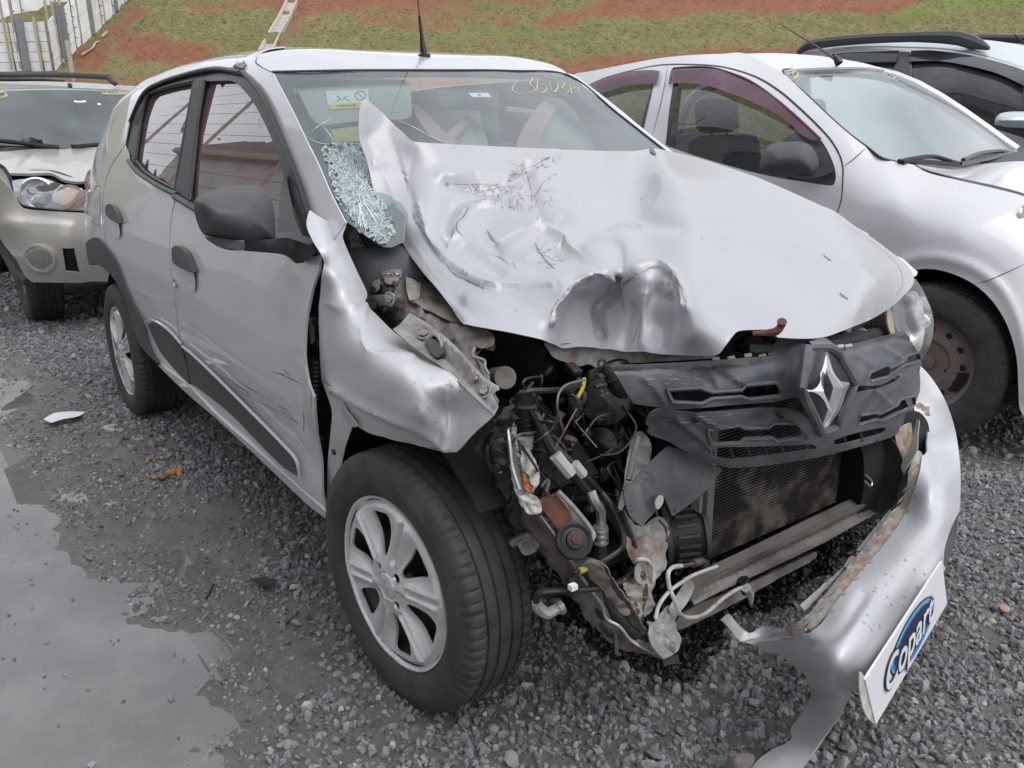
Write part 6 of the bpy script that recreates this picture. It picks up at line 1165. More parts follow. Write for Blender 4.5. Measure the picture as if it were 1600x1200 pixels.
text('board_lettering', 'Copart', C0+Xn*(-.018)-Yn*.002+Zn*sgn*.0036, Xn, Yn, H_*.62, M['navy_print'], bp, ext=.0003, font_w=1.1, bold=.0045)
text('board_lettering', 'Copart', C0+Xn*(-.018)-Yn*.002+Zn*sgn*.0046, Xn, Yn, H_*.62, M['white_print'], bp, ext=.0003, font_w=1.1, bold=.001)
# ================================================================== white hatchback parked beyond
wh = empty('parked_hatchback', (-.9, 2.5, 0), 'white hatchback with purple window visors and bare steel wheel, parked right beside the wreck', 'car')
shell = [(885, 330, 1), (885, 122, 1), (900, 115), (930, 110), (980, 100), (1030, 91), (1080, 86), (1130, 84), (1165, 84), (1222, 112, 1), (1262, 150), (1300, 186), (1330, 212), (1355, 231), (1375, 245), (1400, 253), (1427, 257, 1), (1450, 270), (1500, 282), (1560, 296), (1600, 307), (1700, 345), (1760, 420), (1770, 560), (1745, 655, 1), (1610, 660, 1), (1594, 640), (1591, 600), (1588, 557), (1575, 511), (1552, 472), (1520, 443), (1480, 425), (1448, 420), (1425, 424), (1402, 438, 1), (1380, 600), (1345, 690, 1), (1000, 560, 1)]
w_rear = [(905, 160, 1), (936, 146), (980, 133), (1016, 130, 1), (1022, 130), (1014, 160), (1003, 200), (998, 230, 1), (905, 230, 1)]
w_front = [(1055, 112, 1), (1090, 108), (1130, 112), (1180, 133), (1230, 171), (1262, 200), (1285, 222), (1300, 250), (1306, 272), (1304, 286), (1298, 290), (1262, 285), (1190, 273), (1100, 248), (1041, 228, 1), (1048, 170)]
wc = ctl([(x, y, 'W', 0) for x, y in ((1045, 240), (1062, 250), (1030, 200), (1045, 150), (900, 250), (930, 200), (1200, 330), (1310, 328), (1300, 220), (1400, 310), (1400, 380), (1500, 360), (1100, 350), (1000, 420), (1300, 500), (1217, 142), (1130, 108), (1040, 108), (980, 114), (1000, 560), (1345, 690))]
         +[(900, 117, 'y', 1.93), (1030, 91, 'y', 1.99), (1130, 84, 'y', 2.04), (1165, 84, 'y', 2.05), (1222, 112, 'y', 1.94), (1330, 212, 'y', 1.80), (1400, 253, 'y', 1.84), (1427, 257, 'y', 1.87), (1500, 282, 'y', 1.86), (1600, 307, 'y', 1.90), (1700, 345, 'y', 2.05),
          (1425, 424, 'y', 1.645), (1480, 425, 'y', 1.63), (1552, 472, 'y', 1.635), (1591, 592, 'y', 1.66), (1600, 450, 'y', 1.69), (1600, 380, 'y', 1.74), (1540, 420, 'y', 1.645), (1610, 660, 'y', 1.68), (1700, 560, 'y', 1.85), (1760, 560, 'y', 2.1)])
ws_ = relief('body_shell', shell, wc, M['white_paint'], wh, step=6, holes=[w_rear, w_front], thick=.012, lam=.003,
    feats=[('g', [(1412, 410), (1440, 402), (1480, 404), (1525, 420), (1565, 452), (1590, 500), (1603, 560), (1606, 620)], 9, .014)])
WHB = bvh(ws_); wcf = tps(wc, .003)
wseam = lambda pts, w=.006: streak('panel_gap', WHB, pts, w, M['seal'], wh, off=.002, step=4, ragged=0)
wseam([(917, 134), (945, 122), (980, 112), (1030, 102), (1080, 101), (1130, 105), (1180, 120), (1217, 142), (1250, 170), (1282, 201), (1300, 222), (1312, 243), (1317, 262), (1317, 282), (1315, 310), (1309, 330), (1300, 345)], .010)
wseam([(1044, 103), (1040, 125), (1033, 160), (1024, 195), (1019, 212)], .004); wseam([(1352, 232), (1335, 248), (1319, 260)], .004); wseam([(1520, 444), (1545, 438), (1570, 427), (1600, 413)], .003)
def wpane(name, pl, m, d=.02, p=wh, thick=0): return relief(name, pl, lambda q: wcf(q)+d, M[m], p, step=8, thick=thick)
wpane('side_window', w_rear, 'glass_dark'); wpane('side_window', w_front, 'glass_dark')
wpane('window_seal', [(1052, 130, 1), (1060, 130, 1), (1054, 170), (1047, 228, 1), (1040, 226, 1), (1046, 170)], 'seal', -.006); wpane('window_seal', [(1016, 145, 1), (1021, 131, 1), (1012, 170), (1004, 205, 1), (1000, 203, 1), (1010, 165)], 'seal', -.006)
wpane('window_visor', [(917, 136, 1), (942, 122), (980, 112), (1020, 109), (1031, 111, 1), (1025, 132, 1), (1016, 130), (980, 134), (936, 146), (916, 150, 1)], 'visor_purple', -.025); wpane('window_visor', [(1052, 107, 1), (1105, 106), (1142, 115), (1180, 132), (1230, 170), (1282, 217, 1), (1272, 219), (1254, 212), (1227, 187), (1200, 171), (1167, 156), (1125, 140), (1092, 131), (1055, 130), (1046, 131, 1)], 'visor_purple', -.03)
tube('visor_edge', [U(x, y, 'd', float(wcf([(x, y)])[0])-.032) for x, y in ((1046, 131), (1050, 110), (1060, 106), (1105, 105), (1142, 114), (1180, 131), (1230, 169), (1282, 217))], .005, M['visor_purple'], wh, res=6)
wpane('mirror_sail', [(1257, 213, 1), (1285, 222), (1300, 250), (1306, 272), (1304, 286), (1298, 290), (1262, 285, 1), (1258, 245)], 'plastic_trim', .005)
wm = empty('door_mirror', tuple(U(1235, 250, 'y', 1.56)), parent=wh)
def pod(name, pl, ctrl, m, parent, bulge, w, step=4, thick=.01, back=.03):
    f = tps(ctl(ctrl), .01); MV, MF = tri2d(pl, step); MV, MF = clean(MV, MF); d = segdist(MV, cr(pl, 4)); P = CAM+RAY(MV)*(f(MV)+back-bulge*(1-np.exp(-d/w)))[:, None]
    return mesh(name, P, face_cam(P, MF), M[m], parent, True, thick=thick)
pod('mirror_housing', [(1187, 266, 1), (1188, 250), (1196, 231), (1210, 224), (1235, 221), (1258, 223), (1270, 231), (1278, 247), (1280, 262, 1), (1272, 276), (1245, 276), (1205, 275)], [(1187, 260, 'y', 1.47), (1280, 260, 'y', 1.62), (1235, 222, 'y', 1.55), (1235, 276, 'y', 1.55)], 'plastic', wm, .09, 10)
relief('mirror_arm', [(1240, 270, 1), (1275, 262), (1295, 258), (1300, 268), (1285, 275), (1262, 279), (1240, 278)], ctl([(1240, 272, 'y', 1.57), (1295, 262, 'y', 1.66), (1270, 278, 'y', 1.62)]), M['plastic_trim'], wm, step=4, thick=.03)
# glass, bonnet, cowl, wipers
wwc = ctl([(1222, 112, 'y', 1.95), (1385, 111, 'y', 3.0), (1300, 107, 'y', 2.45), (1300, 186, 'y', 1.86), (1400, 253, 'y', 1.86), (1500, 253, 'y', 2.3), (1585, 237, 'y', 3.1), (1480, 160, 'y', 3.05), (1430, 190, 'y', 2.4)])
relief('windscreen', [(1223, 113, 1), (1250, 108), (1325, 105), (1360, 107), (1388, 111, 1), (1430, 129), (1475, 156), (1525, 187), (1560, 212), (1587, 237, 1), (1540, 252), (1480, 256), (1402, 254, 1), (1376, 246), (1356, 231), (1330, 212), (1300, 186), (1262, 150)], wwc, M['windscreen'], wh, step=10, thick=0)
wwf = tps(wwc); tube('windscreen_seal', [U(x, y, 'd', float(wwf([(x, y)])[0])-.004) for x, y in ((1400, 253), (1376, 246), (1356, 231), (1330, 212), (1300, 186), (1262, 150), (1223, 113), (1250, 108), (1325, 105), (1360, 107), (1388, 111))], .006, M['seal'], wh, res=6)
relief('roof', [(1165, 84, 1), (1205, 83), (1250, 85), (1285, 88), (1325, 94), (1355, 100), (1392, 111, 1), (1360, 106), (1325, 104.5), (1250, 107), (1222, 112, 1), (1190, 97)], ctl([(1165, 84, 'y', 2.05), (1250, 85, 'y', 2.4), (1325, 94, 'y', 2.75), (1392, 111, 'y', 3.03), (1325, 105, 'y', 2.55), (1222, 112, 'y', 1.945), (1250, 107, 'y', 2.1)]), M['white_paint'], wh, step=5, thick=.01)
relief('far_pillar', [(1388, 109, 1), (1430, 127), (1475, 154), (1525, 184), (1560, 210), (1590, 236, 1), (1583, 238), (1555, 214), (1520, 187), (1470, 158), (1425, 131)], ctl([(1388, 110, 'y', 3.02), (1590, 236, 'y', 3.15), (1475, 155, 'y', 3.08), (1470, 158, 'y', 3.06)]), M['white_paint'], wh, step=5, thick=.02)
bhc = ctl([(1427, 258, 'y', 1.90), (1500, 282, 'y', 1.90), (1600, 307, 'y', 1.94), (1600, 252, 'y', 2.7), (1500, 258, 'y', 2.35), (1700, 330, 'y', 2.1), (1660, 262, 'y', 2.8)])
bh = relief('bonnet', [(1430, 257, 1), (1452, 266), (1500, 278), (1560, 291), (1600, 302), (1700, 335, 1), (1720, 300), (1680, 262, 1), (1600, 252), (1520, 257)], bhc, M['white_paint'], wh, step=8, thick=.01)
relief('bonnet_gap', [(1427, 256, 1), (1450, 267), (1500, 281), (1600, 307), (1600, 300), (1500, 274), (1452, 262)], lambda q: tps(bhc)(q)+.02, M['seal'], wh, step=6)
relief('cowl', [(1400, 252, 1), (1430, 250), (1500, 250), (1600, 236, 1), (1620, 245), (1600, 255), (1500, 262), (1430, 260)], lambda q: tps(bhc)(q)+.03, M['dash'], wh, step=6)
for pl in ([(1405, 252), (1430, 247), (1460, 245), (1497, 256)], [(1410, 254), (1450, 253), (1498, 258)], [(1505, 250), (1530, 240), (1560, 236), (1575, 238)], [(1500, 256), (1540, 250), (1565, 243), (1580, 238)]): tube('wiper', [U(x, y, 'd', float(wwf([(x, y)])[0])-.05) for x, y in pl], .010, M['gloss_black'], wh, res=6)
an = U(1310, 97, 'y', 2.45); g = MB(); g.lathe([(-.01, .02), (.01, .018), (.05, .006), (.052, 0)], an, (-.6, -.1, .8), 12); g.build('antenna_base', M['gloss_black'], wh, 40); tube('antenna_mast', [tuple(an), tuple(U(1275, 72, 'y', 2.4)), tuple(U(1216, 36, 'y', 2.3))], .003, M['gloss_black'], wh, rads=[.008, .005, .002], res=6, sub=2)
pod('headlamp', [(1592, 330, 1), (1604, 318), (1640, 320), (1650, 370), (1615, 385), (1598, 368), (1591, 350)], [(1592, 340, 'y', 1.80), (1640, 330, 'y', 1.95), (1615, 380, 'y', 1.85)], 'lamp_lens_dusty', wh, .01, 6, back=0.0)
rbox('dashboard', (-.60, 2.45, .92), (.4, 1.3, .15), M['dash'], wh, .05)
a = np.linspace(0, 2*math.pi, 33); tube('steering_wheel', [tuple(np.array([-.82, 2.08, 1.0])+roty(-.5)@np.array([0, .18*math.cos(t), .18*math.sin(t)])) for t in a], .014, M['seat_grey'], wh, res=8, sub=1)
for sy in (2.08, 2.85):
    st = empty('front_seat', (-1.35, sy, .4), parent=wh); rbox('seat_back', (-1.50, sy, .85), (.14, .46, .60), M['seat_grey'], st, .05, roty(-.25)); rbox('headrest', (-1.62, sy, 1.24), (.10, .27, .17), M['seat_grey'], st, .04, roty(-.2))
    for o_ in (-.06, .06): tube('headrest_post', [(-1.57, sy+o_, 1.05), (-1.61, sy+o_, 1.2)], .007, M['chrome_dull'], st, sub=1)
rbox('rear_bench', (-2.4, 2.5, .85), (.18, 1.2, .55), M['seat_grey'], wh, .05, roty(-.25))
g = MB(); g.box((-1.3, 2.45, .25), (3.2, 1.45, .08)); g.build('underbody', M['wheel_well'], wh); g = MB(); g.add([(-3.0, 3.2, .25), (.5, 3.2, .25), (.5, 3.2, .95), (-3.0, 3.2, .95)], [(0, 1, 2, 3)]); g.build('far_side', M['white_paint'], wh)
tube('far_frame', [(-2.9, 3.15, 1.0), (-2.6, 3.0, 1.38), (-1.9, 2.95, 1.47), (-1.2, 3.0, 1.42), (-.6, 3.15, 1.05)], .035, M['white_paint'], wh); tube('far_frame', [(-1.8, 3.2, .95), (-1.75, 2.95, 1.46)], .04, M['white_paint'], wh, sub=1)
wheel(wh, (-.163, 1.735, .31), .12, r=.312, kind='steel', seg=240, w=.18)
g = MB(); V = []; Fc = []; n = 22
for i in range(n):
    a = math.pi*(-.1+1.2*i/(n-1)); x = -.16+.40*math.cos(a); z = .33+.40*math.sin(a); V += [(x, 1.70, z), (x, 2.2, z)]
    if i: k = 2*i; Fc.append((k-2, k-1, k+1, k))
g.add(V, Fc); g.add([(-.7, 2.2, 0.2), (.4, 2.2, .2), (.4, 2.2, .9), (-.7, 2.2, .9)], [(0, 1, 2, 3)]); g.build('wheel_well', M['wheel_well'], wh, True)
wheel(wh, (-2.6, 1.75, .31), 0, r=.312, kind='steel', hi=False, w=.18); wheel(wh, (-2.6, 3.1, .31), 0, side=1, r=.312, kind='steel', hi=False, w=.18); wheel(wh, (-.163, 3.1, .31), 0, side=1, r=.312, kind='steel', hi=False, w=.18)
WWB = None
for pl in ([(1236, 116), (1242, 112), (1246, 118), (1240, 124), (1247, 126)], [(1388, 116), (1396, 114), (1400, 120), (1394, 124), (1402, 126)]): tube('glass_writing', [U(x, y, 'd', float(wwf([(x, y)])[0])-.004) for x, y in pl], .006, M['yellow_ink'], wh, res=4)

# ================================================================== silver estate beyond it
sv = empty('parked_estate', (-2.0, 4.9, 0), 'silver high roofed car with black roof rails and smoked window visors, farthest right', 'car')
vc = ctl([(x, y, 'V', 0) for x, y in ((1260, 110), (1300, 90), (1400, 85), (1500, 90), (1600, 125), (1400, 180), (1500, 200), (1600, 230), (1600, 330), (1450, 300))]+[(1257, 84, 'y', 4.45), (1325, 70, 'y', 4.5), (1400, 65, 'y', 4.55), (1490, 66, 'y', 4.6), (1600, 72, 'y', 4.75), (1640, 78, 'y', 4.8), (1700, 200, 'y', 4.2)])
v_r = [(1290, 97, 1), (1340, 96), (1402, 95, 1), (1396, 122, 1), (1350, 112), (1300, 105)]; v_f = [(1424, 84, 1), (1475, 84), (1525, 92), (1575, 106), (1601, 132, 1), (1600, 190), (1596, 215, 1), (1520, 190), (1424, 140, 1)]
vs_ = relief('body_shell', [(1244, 88, 1), (1257, 83), (1290, 75), (1325, 69), (1400, 64), (1470, 64), (1522, 61), (1600, 71), (1680, 90), (1760, 140), (1780, 300), (1760, 420, 1), (1300, 330, 1), (1250, 200)], vc, M['suv_paint'], sv, step=8, holes=[v_f, v_r], thick=.012, lam=.004)
vcf = tps(vc, .004); VB = bvh(vs_)
vp = lambda name, pl, m, d: relief(name, pl, lambda q: vcf(q)+d, M[m], sv, step=8)
vp('side_window', v_r, 'glass_suv', .02); vp('side_window', v_f, 'glass_suv', .02); vp('window_visor', [(1285, 88, 1), (1325, 82), (1405, 79, 1), (1400, 96, 1), (1340, 97), (1300, 102)], 'visor_smoke', -.03); vp('window_visor', [(1424, 79, 1), (1462, 79), (1525, 88), (1575, 101), (1601, 110), (1650, 130), (1650, 155), (1601, 134), (1550, 112), (1475, 96), (1420, 96, 1)], 'visor_smoke', -.03)
vp('door_pillar', [(1405, 81, 1), (1422, 81, 1), (1426, 145, 1), (1390, 128, 1)], 'plastic_trim', -.005)
streak('panel_gap', VB, [(1300, 76), (1360, 73), (1415, 74), (1480, 77), (1540, 88), (1600, 106)], .010, M['seal'], sv, off=.003, ragged=0)
tube('roof_rail', [U(x, y, 'y', 4.45) for x, y in ((1247, 82), (1265, 71), (1295, 66), (1350, 61), (1425, 58), (1490, 59), (1520, 66), (1546, 76))], .03, M['dirty_rail'], sv, rads=[.02, .035, .038, .036, .034, .045, .045, .01]); tube('roof_rail', [U(x, y, 'y', 5.4) for x, y in ((1510, 60), (1560, 60), (1600, 61), (1640, 64))], .03, M['dirty_rail'], sv)
sm_ = empty('door_mirror', tuple(U(1580, 190, 'y', 3.95)), parent=sv); pod('mirror_housing', [(1554, 194, 1), (1556, 184), (1564, 177), (1590, 174), (1630, 178), (1640, 195), (1635, 203, 1), (1600, 200), (1570, 198)], [(1554, 190, 'y', 3.85), (1640, 190, 'y', 4.05), (1590, 176, 'y', 3.93), (1600, 200, 'y', 3.93)], 'suv_paint', sm_, .08, 8); relief('mirror_base', [(1580, 199, 1), (1640, 203, 1), (1640, 218), (1600, 216), (1588, 208)], ctl([(1580, 200, 'y', 3.95), (1640, 215, 'y', 4.1), (1640, 203, 'y', 4.08)]), M['plastic_trim'], sm_, step=5, thick=.03)
for sx in (-2.1, .45): wheel(sv, (sx-.3, 4.2, .33), 0, r=.33, hi=False, rot=0)
for sx in (-2.1, .45): wheel(sv, (sx-.3, 5.6, .33), 0, side=1, r=.33, hi=False, rot=0)
g = MB(); g.box((-1.2, 4.9, .3), (3.9, 1.5, .1)); g.build('underbody', M['wheel_well'], sv); rbox('rear_bench', (-2.2, 4.9, .9), (.2, 1.3, .6), M['seat_grey'], sv, .05)
tube('antenna_mast', [U(1600, 68, 'y', 4.9), U(1585, 54, 'y', 4.9)], .006, M['gloss_black'], sv, sub=1)

# ================================================================== champagne off-roader behind the wreck
ch = empty('parked_off_roader', (-5.2, -.3, 0), 'champagne off-road car with lifted bonnet edge, behind the wreck at the left', 'car')
def cx(px, py, x): return (px, py, 'x', x)
fc_ = ctl([cx(0, 340, -4.15), cx(-60, 340, -4.3), cx(35, 328, -4.08), cx(140, 335, -3.95), cx(0, 400, -4.22), cx(-20, 380, -4.35), cx(50, 441, -4.12), cx(128, 441, -4.02), cx(145, 400, -3.95), cx(100, 370, -3.96), cx(30, 370, -4.08), cx(180, 380, -3.92), cx(10, 350, -4.10)])
fb = relief('front_bumper', [(-80, 270, 1), (-20, 262), (2, 280), (18, 300), (25, 313), (37, 325), (92, 330), (140, 333, 1), (200, 335, 1), (200, 441, 1), (128, 442), (50, 441, 1), (38, 430), (25, 405), (8, 385), (0, 372), (-20, 350), (-80, 330, 1)], fc_, M['champagne'], ch, step=5, thick=.01, lam=.003, holes=[[(97, 388, 1), (117, 388, 1), (125, 426, 1), (103, 424, 1)]],
    feats=[('s', [(-10, 350), (5, 341), (30, 344), (60, 346), (105, 350), (112, 352), (118, 390), (130, 441)], 4, -.018, 60), ('g', [(40, 404), (46, 394), (62, 388), (78, 392), (85, 404), (78, 417), (62, 421), (46, 414), (40, 404)], 3, .012), ('g', [(20, 398), (34, 402)], 3, .008)])
FBB = bvh(fb)
g = MB(); p_, n_ = hit(FBB, 62, 404); g.lathe([(-.01, .085), (.006, .085), (.008, .075), (-.005, .070)], p_, n_, 32); g.build('fog_ring', M['champagne'], ch, 40); g = MB(); g.lathe([(.002, .068), (.006, .05), (.008, 0)], p_, n_, 24); g.build('fog_lamp', M['lamp_lens_dusty'], ch, True); g = MB(); g.lathe([(-.006, .07), (-.012, .04), (-.02, 0)], p_, n_, 24); g.build('fog_reflector', M['chrome_dull'], ch, True)
relief('air_vent', [(94, 384, 1), (120, 384, 1), (128, 430, 1), (100, 428, 1)], lambda q: tps(fc_)(q)+.06, M['bay_black'], ch, step=8)
hc = ctl([cx(0, 238, -4.9), cx(-60, 240, -4.9), cx(176, 228, -5.05), cx(90, 232, -5.1), cx(12, 268, -4.35), cx(73, 270, -4.28), cx(121, 284, -4.18), cx(137, 282, -4.14), cx(180, 284, -4.08), cx(-60, 255, -4.5), cx(60, 250, -4.7)])
relief('bonnet', [(-80, 240, 1), (0, 237), (40, 234), (100, 232), (178, 228, 1), (230, 228, 1), (230, 290, 1), (137, 283), (121, 284), (99, 280), (85, 272), (73, 270), (40, 271), (14, 270, 1), (5, 258), (-20, 248), (-80, 246, 1)], hc, M['champagne'], ch, step=6, thick=.015, lam=.002, feats=[('g', [(60, 240), (35, 262)], 6, .01), ('g', [(20, 246), (80, 252)], 6, .006)])
relief('bonnet_gap', [(12, 266, 1), (80, 266), (130, 280), (200, 280, 1), (200, 298, 1), (128, 296), (88, 287), (66, 280), (18, 283, 1)], ctl([cx(12, 268, -4.40), cx(200, 290, -4.18), cx(66, 282, -4.3), cx(20, 280, -4.35)]), M['bay_black'], ch, step=6)
tube('bonnet_rim', [U(*cx(x, y, z)) for x, y, z in ((-40, 238, -4.5), (0, 258, -4.38), (10, 268, -4.34), (16, 280, -4.3), (26, 308, -4.22), (38, 323, -4.14), (90, 328, -4.05), (137, 331, -4.0))], .010, M['seal'], ch, res=6)
hlc = ctl([cx(18, 281, -4.22), cx(66, 278, -4.14), cx(88, 285, -4.10), cx(137, 329, -4.0), cx(37, 322, -4.10), cx(128, 294, -4.03), cx(80, 305, -4.04)])
hp = [(19, 282, 1), (40, 279), (66, 278), (88, 285), (110, 292), (128, 294, 1), (134, 312), (137, 330, 1), (92, 328), (50, 324), (36, 320), (26, 310)]
ho = empty('headlamp', tuple(U(80, 305, 'x', -4.1)), parent=ch)
relief('lamp_reflector', hp, lambda q: tps(hlc)(q)+.05, M['chrome_dull'], ho, step=4, feats=[('g', [(60, 303), (61, 304)], 16, -.03)], smooth=30)
g = MB(); p_ = U(58, 303, 'x', -4.12); g.lathe([(.0, .095), (.008, .085), (-.03, .06), (-.05, .02), (-.05, 0)], p_, (1, -.3, .15), 28); g.build('lamp_bowl', M['chrome'], ho, 30); g = MB(); p_ = U(110, 311, 'x', -4.05); g.lathe([(.0, .075), (.006, .068), (.012, .05), (.018, 0)], p_, (1, -.2, .15), 24); g.build('turn_signal', mat('amber_lens', (.62, .30, .17), .25, coat=.6), ho, True)
g = MB(); g.lathe([(.0, .082), (.01, .080), (.008, .070)], p_, (1, -.2, .15), 24); g.build('lamp_ring', M['chrome_dull'], ho, 40)
relief('lamp_lens', hp, hlc, M['lamp_lens'], ho, step=6)
cwc = ctl([cx(0, 141, -5.85), cx(205, 142, -5.85), cx(0, 226, -5.2), cx(178, 228, -5.2), cx(100, 139, -5.8), cx(100, 229, -5.1)]); cwf = tps(cwc)
relief('windscreen', [(-90, 145, 1), (0, 140), (100, 138), (215, 143, 1), (200, 230, 1), (100, 231), (0, 227), (-90, 226, 1)], cwc, M['windscreen'], ch, step=14)
relief('windscreen_border', [(-90, 143, 1), (0, 139), (100, 137), (215, 142, 1), (200, 232, 1), (100, 233), (0, 229), (-90, 228, 1)], lambda q: cwf(q)+.01, M['frit'], ch, step=14, holes=[[(-80, 160), (0, 155), (100, 152), (190, 155), (184, 190), (176, 218), (100, 222), (0, 219), (-80, 218)]])
relief('roof', [(-90, 122, 1), (0, 127), (50, 127), (102, 128), (160, 131), (215, 135, 1), (212, 144, 1), (100, 139), (0, 141), (-90, 146, 1)], ctl([cx(0, 128, -6.4), cx(0, 141, -5.86), cx(205, 143, -5.86), cx(209, 135, -6.3), cx(102, 128, -6.4), cx(100, 139, -5.82)]), M['champagne'], ch, step=6, thick=.01)
tube('roof_rail', [U(*cx(x, y, z)) for x, y, z in ((-60, 114, -6.6), (0, 116.5, -6.5), (80, 116.5, -6.4), (163, 120, -6.2), (172, 124, -6.15), (180, 131, -6.1))], .022, M['dirty_rail'], ch); tube('roof_rail', [U(*cx(x, y, z)) for x, y, z in ((-60, 124, -7.2), (0, 125, -7.1), (60, 125.5, -7.0), (100, 128, -6.9))], .018, M['seal'], ch)
tube('washer_jet', [U(*cx(106, 134, -5.9)), U(*cx(112, 134, -5.9))], .02, M['gloss_black'], ch, sub=1)
for pl in ([(-30, 217), (20, 222), (45, 225), (92, 230)], [(36, 222), (50, 220), (62, 224)], [(113, 229), (150, 226), (180, 223)]): tube('wiper', [U(x, y, 'd', float(cwf([(x, y)])[0])-.06) for x, y in pl], .016 if pl[0][0] != 36 else .03, M['gloss_black'], ch, res=6)
relief('front_wing', [(-80, 248, 1), (-20, 250), (2, 262), (18, 284), (26, 312), (20, 330), (-10, 345), (-80, 330, 1)], ctl([cx(-60, 260, -4.7), cx(2, 265, -4.38), cx(26, 310, -4.2), cx(-10, 340, -4.3), cx(-60, 320, -4.6)]), M['champagne'], ch, step=6, thick=.01)
tube('arch_flare', [U(*cx(x, y, z)) for x, y, z in ((-30, 350, -4.6), (0, 380, -4.5), (14, 400, -4.42), (28, 425, -4.3), (45, 440, -4.2))], .035, M['cladding'], ch)
wheel(ch, (-4.78, -.78, .335), .0, r=.335, hi=True, rot=.2, w=.20, seg=240); wheel(ch, (-4.78, .55, .335), 0, side=1, r=.335, hi=False, w=.20); wheel(ch, (-7.2, -.78, .335), 0, r=.335, hi=False, w=.2)
relief('wheel_well', [(-60, 340), (10, 380), (50, 441), (80, 441), (150, 441), (150, 400), (60, 350)], ctl([cx(-60, 340, -5.2), cx(150, 441, -4.9), cx(60, 350, -5.1)]), M['wheel_well'], ch, step=14)
g = MB(); g.box((-5.9, -.1, .34), (3.2, 1.3, .12)); g.build('underbody', M['wheel_well'], ch); g = MB(); g.lathe([(-.5, 0), (-.5, .06), (.6, .06), (.6, 0)], (-4.35, -.2, .30), (0, 1, .05), 16); g.build('bumper_beam', M['steel_dark'], ch, 40)
rbox('dashboard', (-5.7, -.1, 1.0), (.5, 1.3, .15), M['dash'], ch, .05)
for sy in (-.45, .35): st = empty('front_seat', (-6.5, sy, .6), parent=ch); rbox('seat_back', (-6.5, sy, .95), (.14, .46, .55), M['seat_grey'], st, .05); rbox('headrest', (-6.55, sy, 1.32), (.1, .27, .16), M['seat_grey'], st, .04)
rbox('rear_view_mirror', tuple(U(80, 175, 'x', -5.95)), (.03, .5, .07), M['headliner'], ch, .02); tube('mirror_arm', [U(95, 173, 'x', -5.92), U(120, 178, 'x', -5.95)], .03, M['headliner'], ch, sub=1)
for pts_, m_ in (([(115, 157), (135, 157), (133, 160), (117, 160)], 'white_print'), ([(120, 156.5), (128, 156.5), (128, 158), (120, 158)], 'red_lens'), ([(152, 161), (157, 161.5), (158, 164), (153, 164)], 'white_print')): quad('glass_sticker', pts_, .004, M[m_], ch, cwf)
for k in range(9): x = 160+k*4.5; tube('glass_writing', [U(a, b, 'd', float(cwf([(a, b)])[0])-.006) for a, b in ((x, 144+random.random()*2), (x+2, 148), (x+3.5, 144.5+random.random()*3))], .006, M['yellow_ink'], ch, res=4, sub=2)
tube('glass_writing', [U(a, b, 'd', float(cwf([(a, b)])[0])-.006) for a, b in ((-4, 146), (4, 144), (10, 148), (4, 152), (-4, 151))], .008, M['yellow_ink'], ch, res=4)
# ================================================================== surroundings
vd = np.array([math.cos(YAW), math.sin(YAW)]); vr = np.array([math.sin(YAW), -math.cos(YAW)])      # view direction on the ground and its right
D0, SL = 33.0, math.tan(rad(22))
def hill_z(x, y):
    q = np.stack([np.asarray(x, float)-CAM[0], np.asarray(y, float)-CAM[1]], -1); d = q@vd; u = q@vr
    v = np.clip(d-D0, 0, None); h = v*SL*np.clip(v/3, .2, 1); h = h+.30*np.sin(u*.13+v*.3)*np.clip(v/6, 0, 1)+.18*np.sin(v*1.3+u*.06)*np.clip(v/4, 0, 1)
    return h-.0
def HILL(px, py, up=0):
    r = RAY((px, py))[0]; t = 30.
    for _ in range(400):
        P = CAM+r*t
        if P[2] < hill_z(P[0], P[1])+up: return P
        t += .1
    return P
# --- hillside with grass, bare red earth and terrace ridges
us = np.linspace(-62, 70, 330); vs2 = np.r_[np.linspace(0, 8, 30), np.linspace(8.3, 34, 110), np.linspace(35, 75, 30)]
UU, VV = np.meshgrid(us, vs2, indexing='ij'); X = CAM[0]+vd[0]*(D0+VV)+vr[0]*UU; Y = CAM[1]+vd[1]*(D0+VV)+vr[1]*UU
Z = hill_z(X, Y); rg = np.random.default_rng(5)
nz = np.array([mnoise.fractal(Vector((a*.9, b*1.6, 3.)), .6, 2.1, 4) for a, b in zip(UU.ravel(), VV.ravel())]).reshape(UU.shape)
P = np.stack([X, Y, Z+.13*nz-.02], -1).reshape(-1, 3); px_ = PJ(P)
def band(px, line, w): return np.exp(-(segdist(px, np.array(line, float), False)/w)**2)
w_ = px_+np.stack([8*np.sin(px_[:, 1]*.2+px_[:, 0]*.03), 4*np.sin(px_[:, 0]*.035)+2*np.sin(px_[:, 0]*.11)], 1)
red = 1.0*band(w_, [(200, 72), (320, 76)], 15)+.7*band(w_, [(420, 3), (640, 0), (860, 2)], 9)+.9*band(w_, [(950, 0), (1200, -4), (1400, -6)], 16)+.8*band(w_, [(210, 92), (350, 98)], 9)+.8*band(w_, [(115, 112), (215, 20)], 13)+.9*band(w_, [(480, 118), (700, 118), (860, 108), (1000, 96), (1280, 80), (1700, 62)], 13)+.9*band(w_, [(860, 30), (1000, 14), (1200, 6), (1400, 8)], 12) \
    +.8*band(w_, [(1280, 14), (1420, -4)], 10)+.55*band(w_, [(300, 8), (560, 10), (700, 20), (800, 36)], 12)+.6*band(w_, [(470, 20), (445, 66)], 14)+.5*band(w_, [(560, 34), (700, 40)], 10)+.5*band(w_, [(130, 70), (160, 110)], 18)+.5*band(w_, [(100, 128), (1000, 128)], 8)+.4*band(w_, [(640, 70), (860, 66)], 6)
brt = band(w_, [(1400, 22), (1480, 14), (1600, -8)], 9)+.5*band(w_, [(110, 108), (190, 100)], 8)+.5*band(w_, [(640, 62), (1000, 40)], 10)
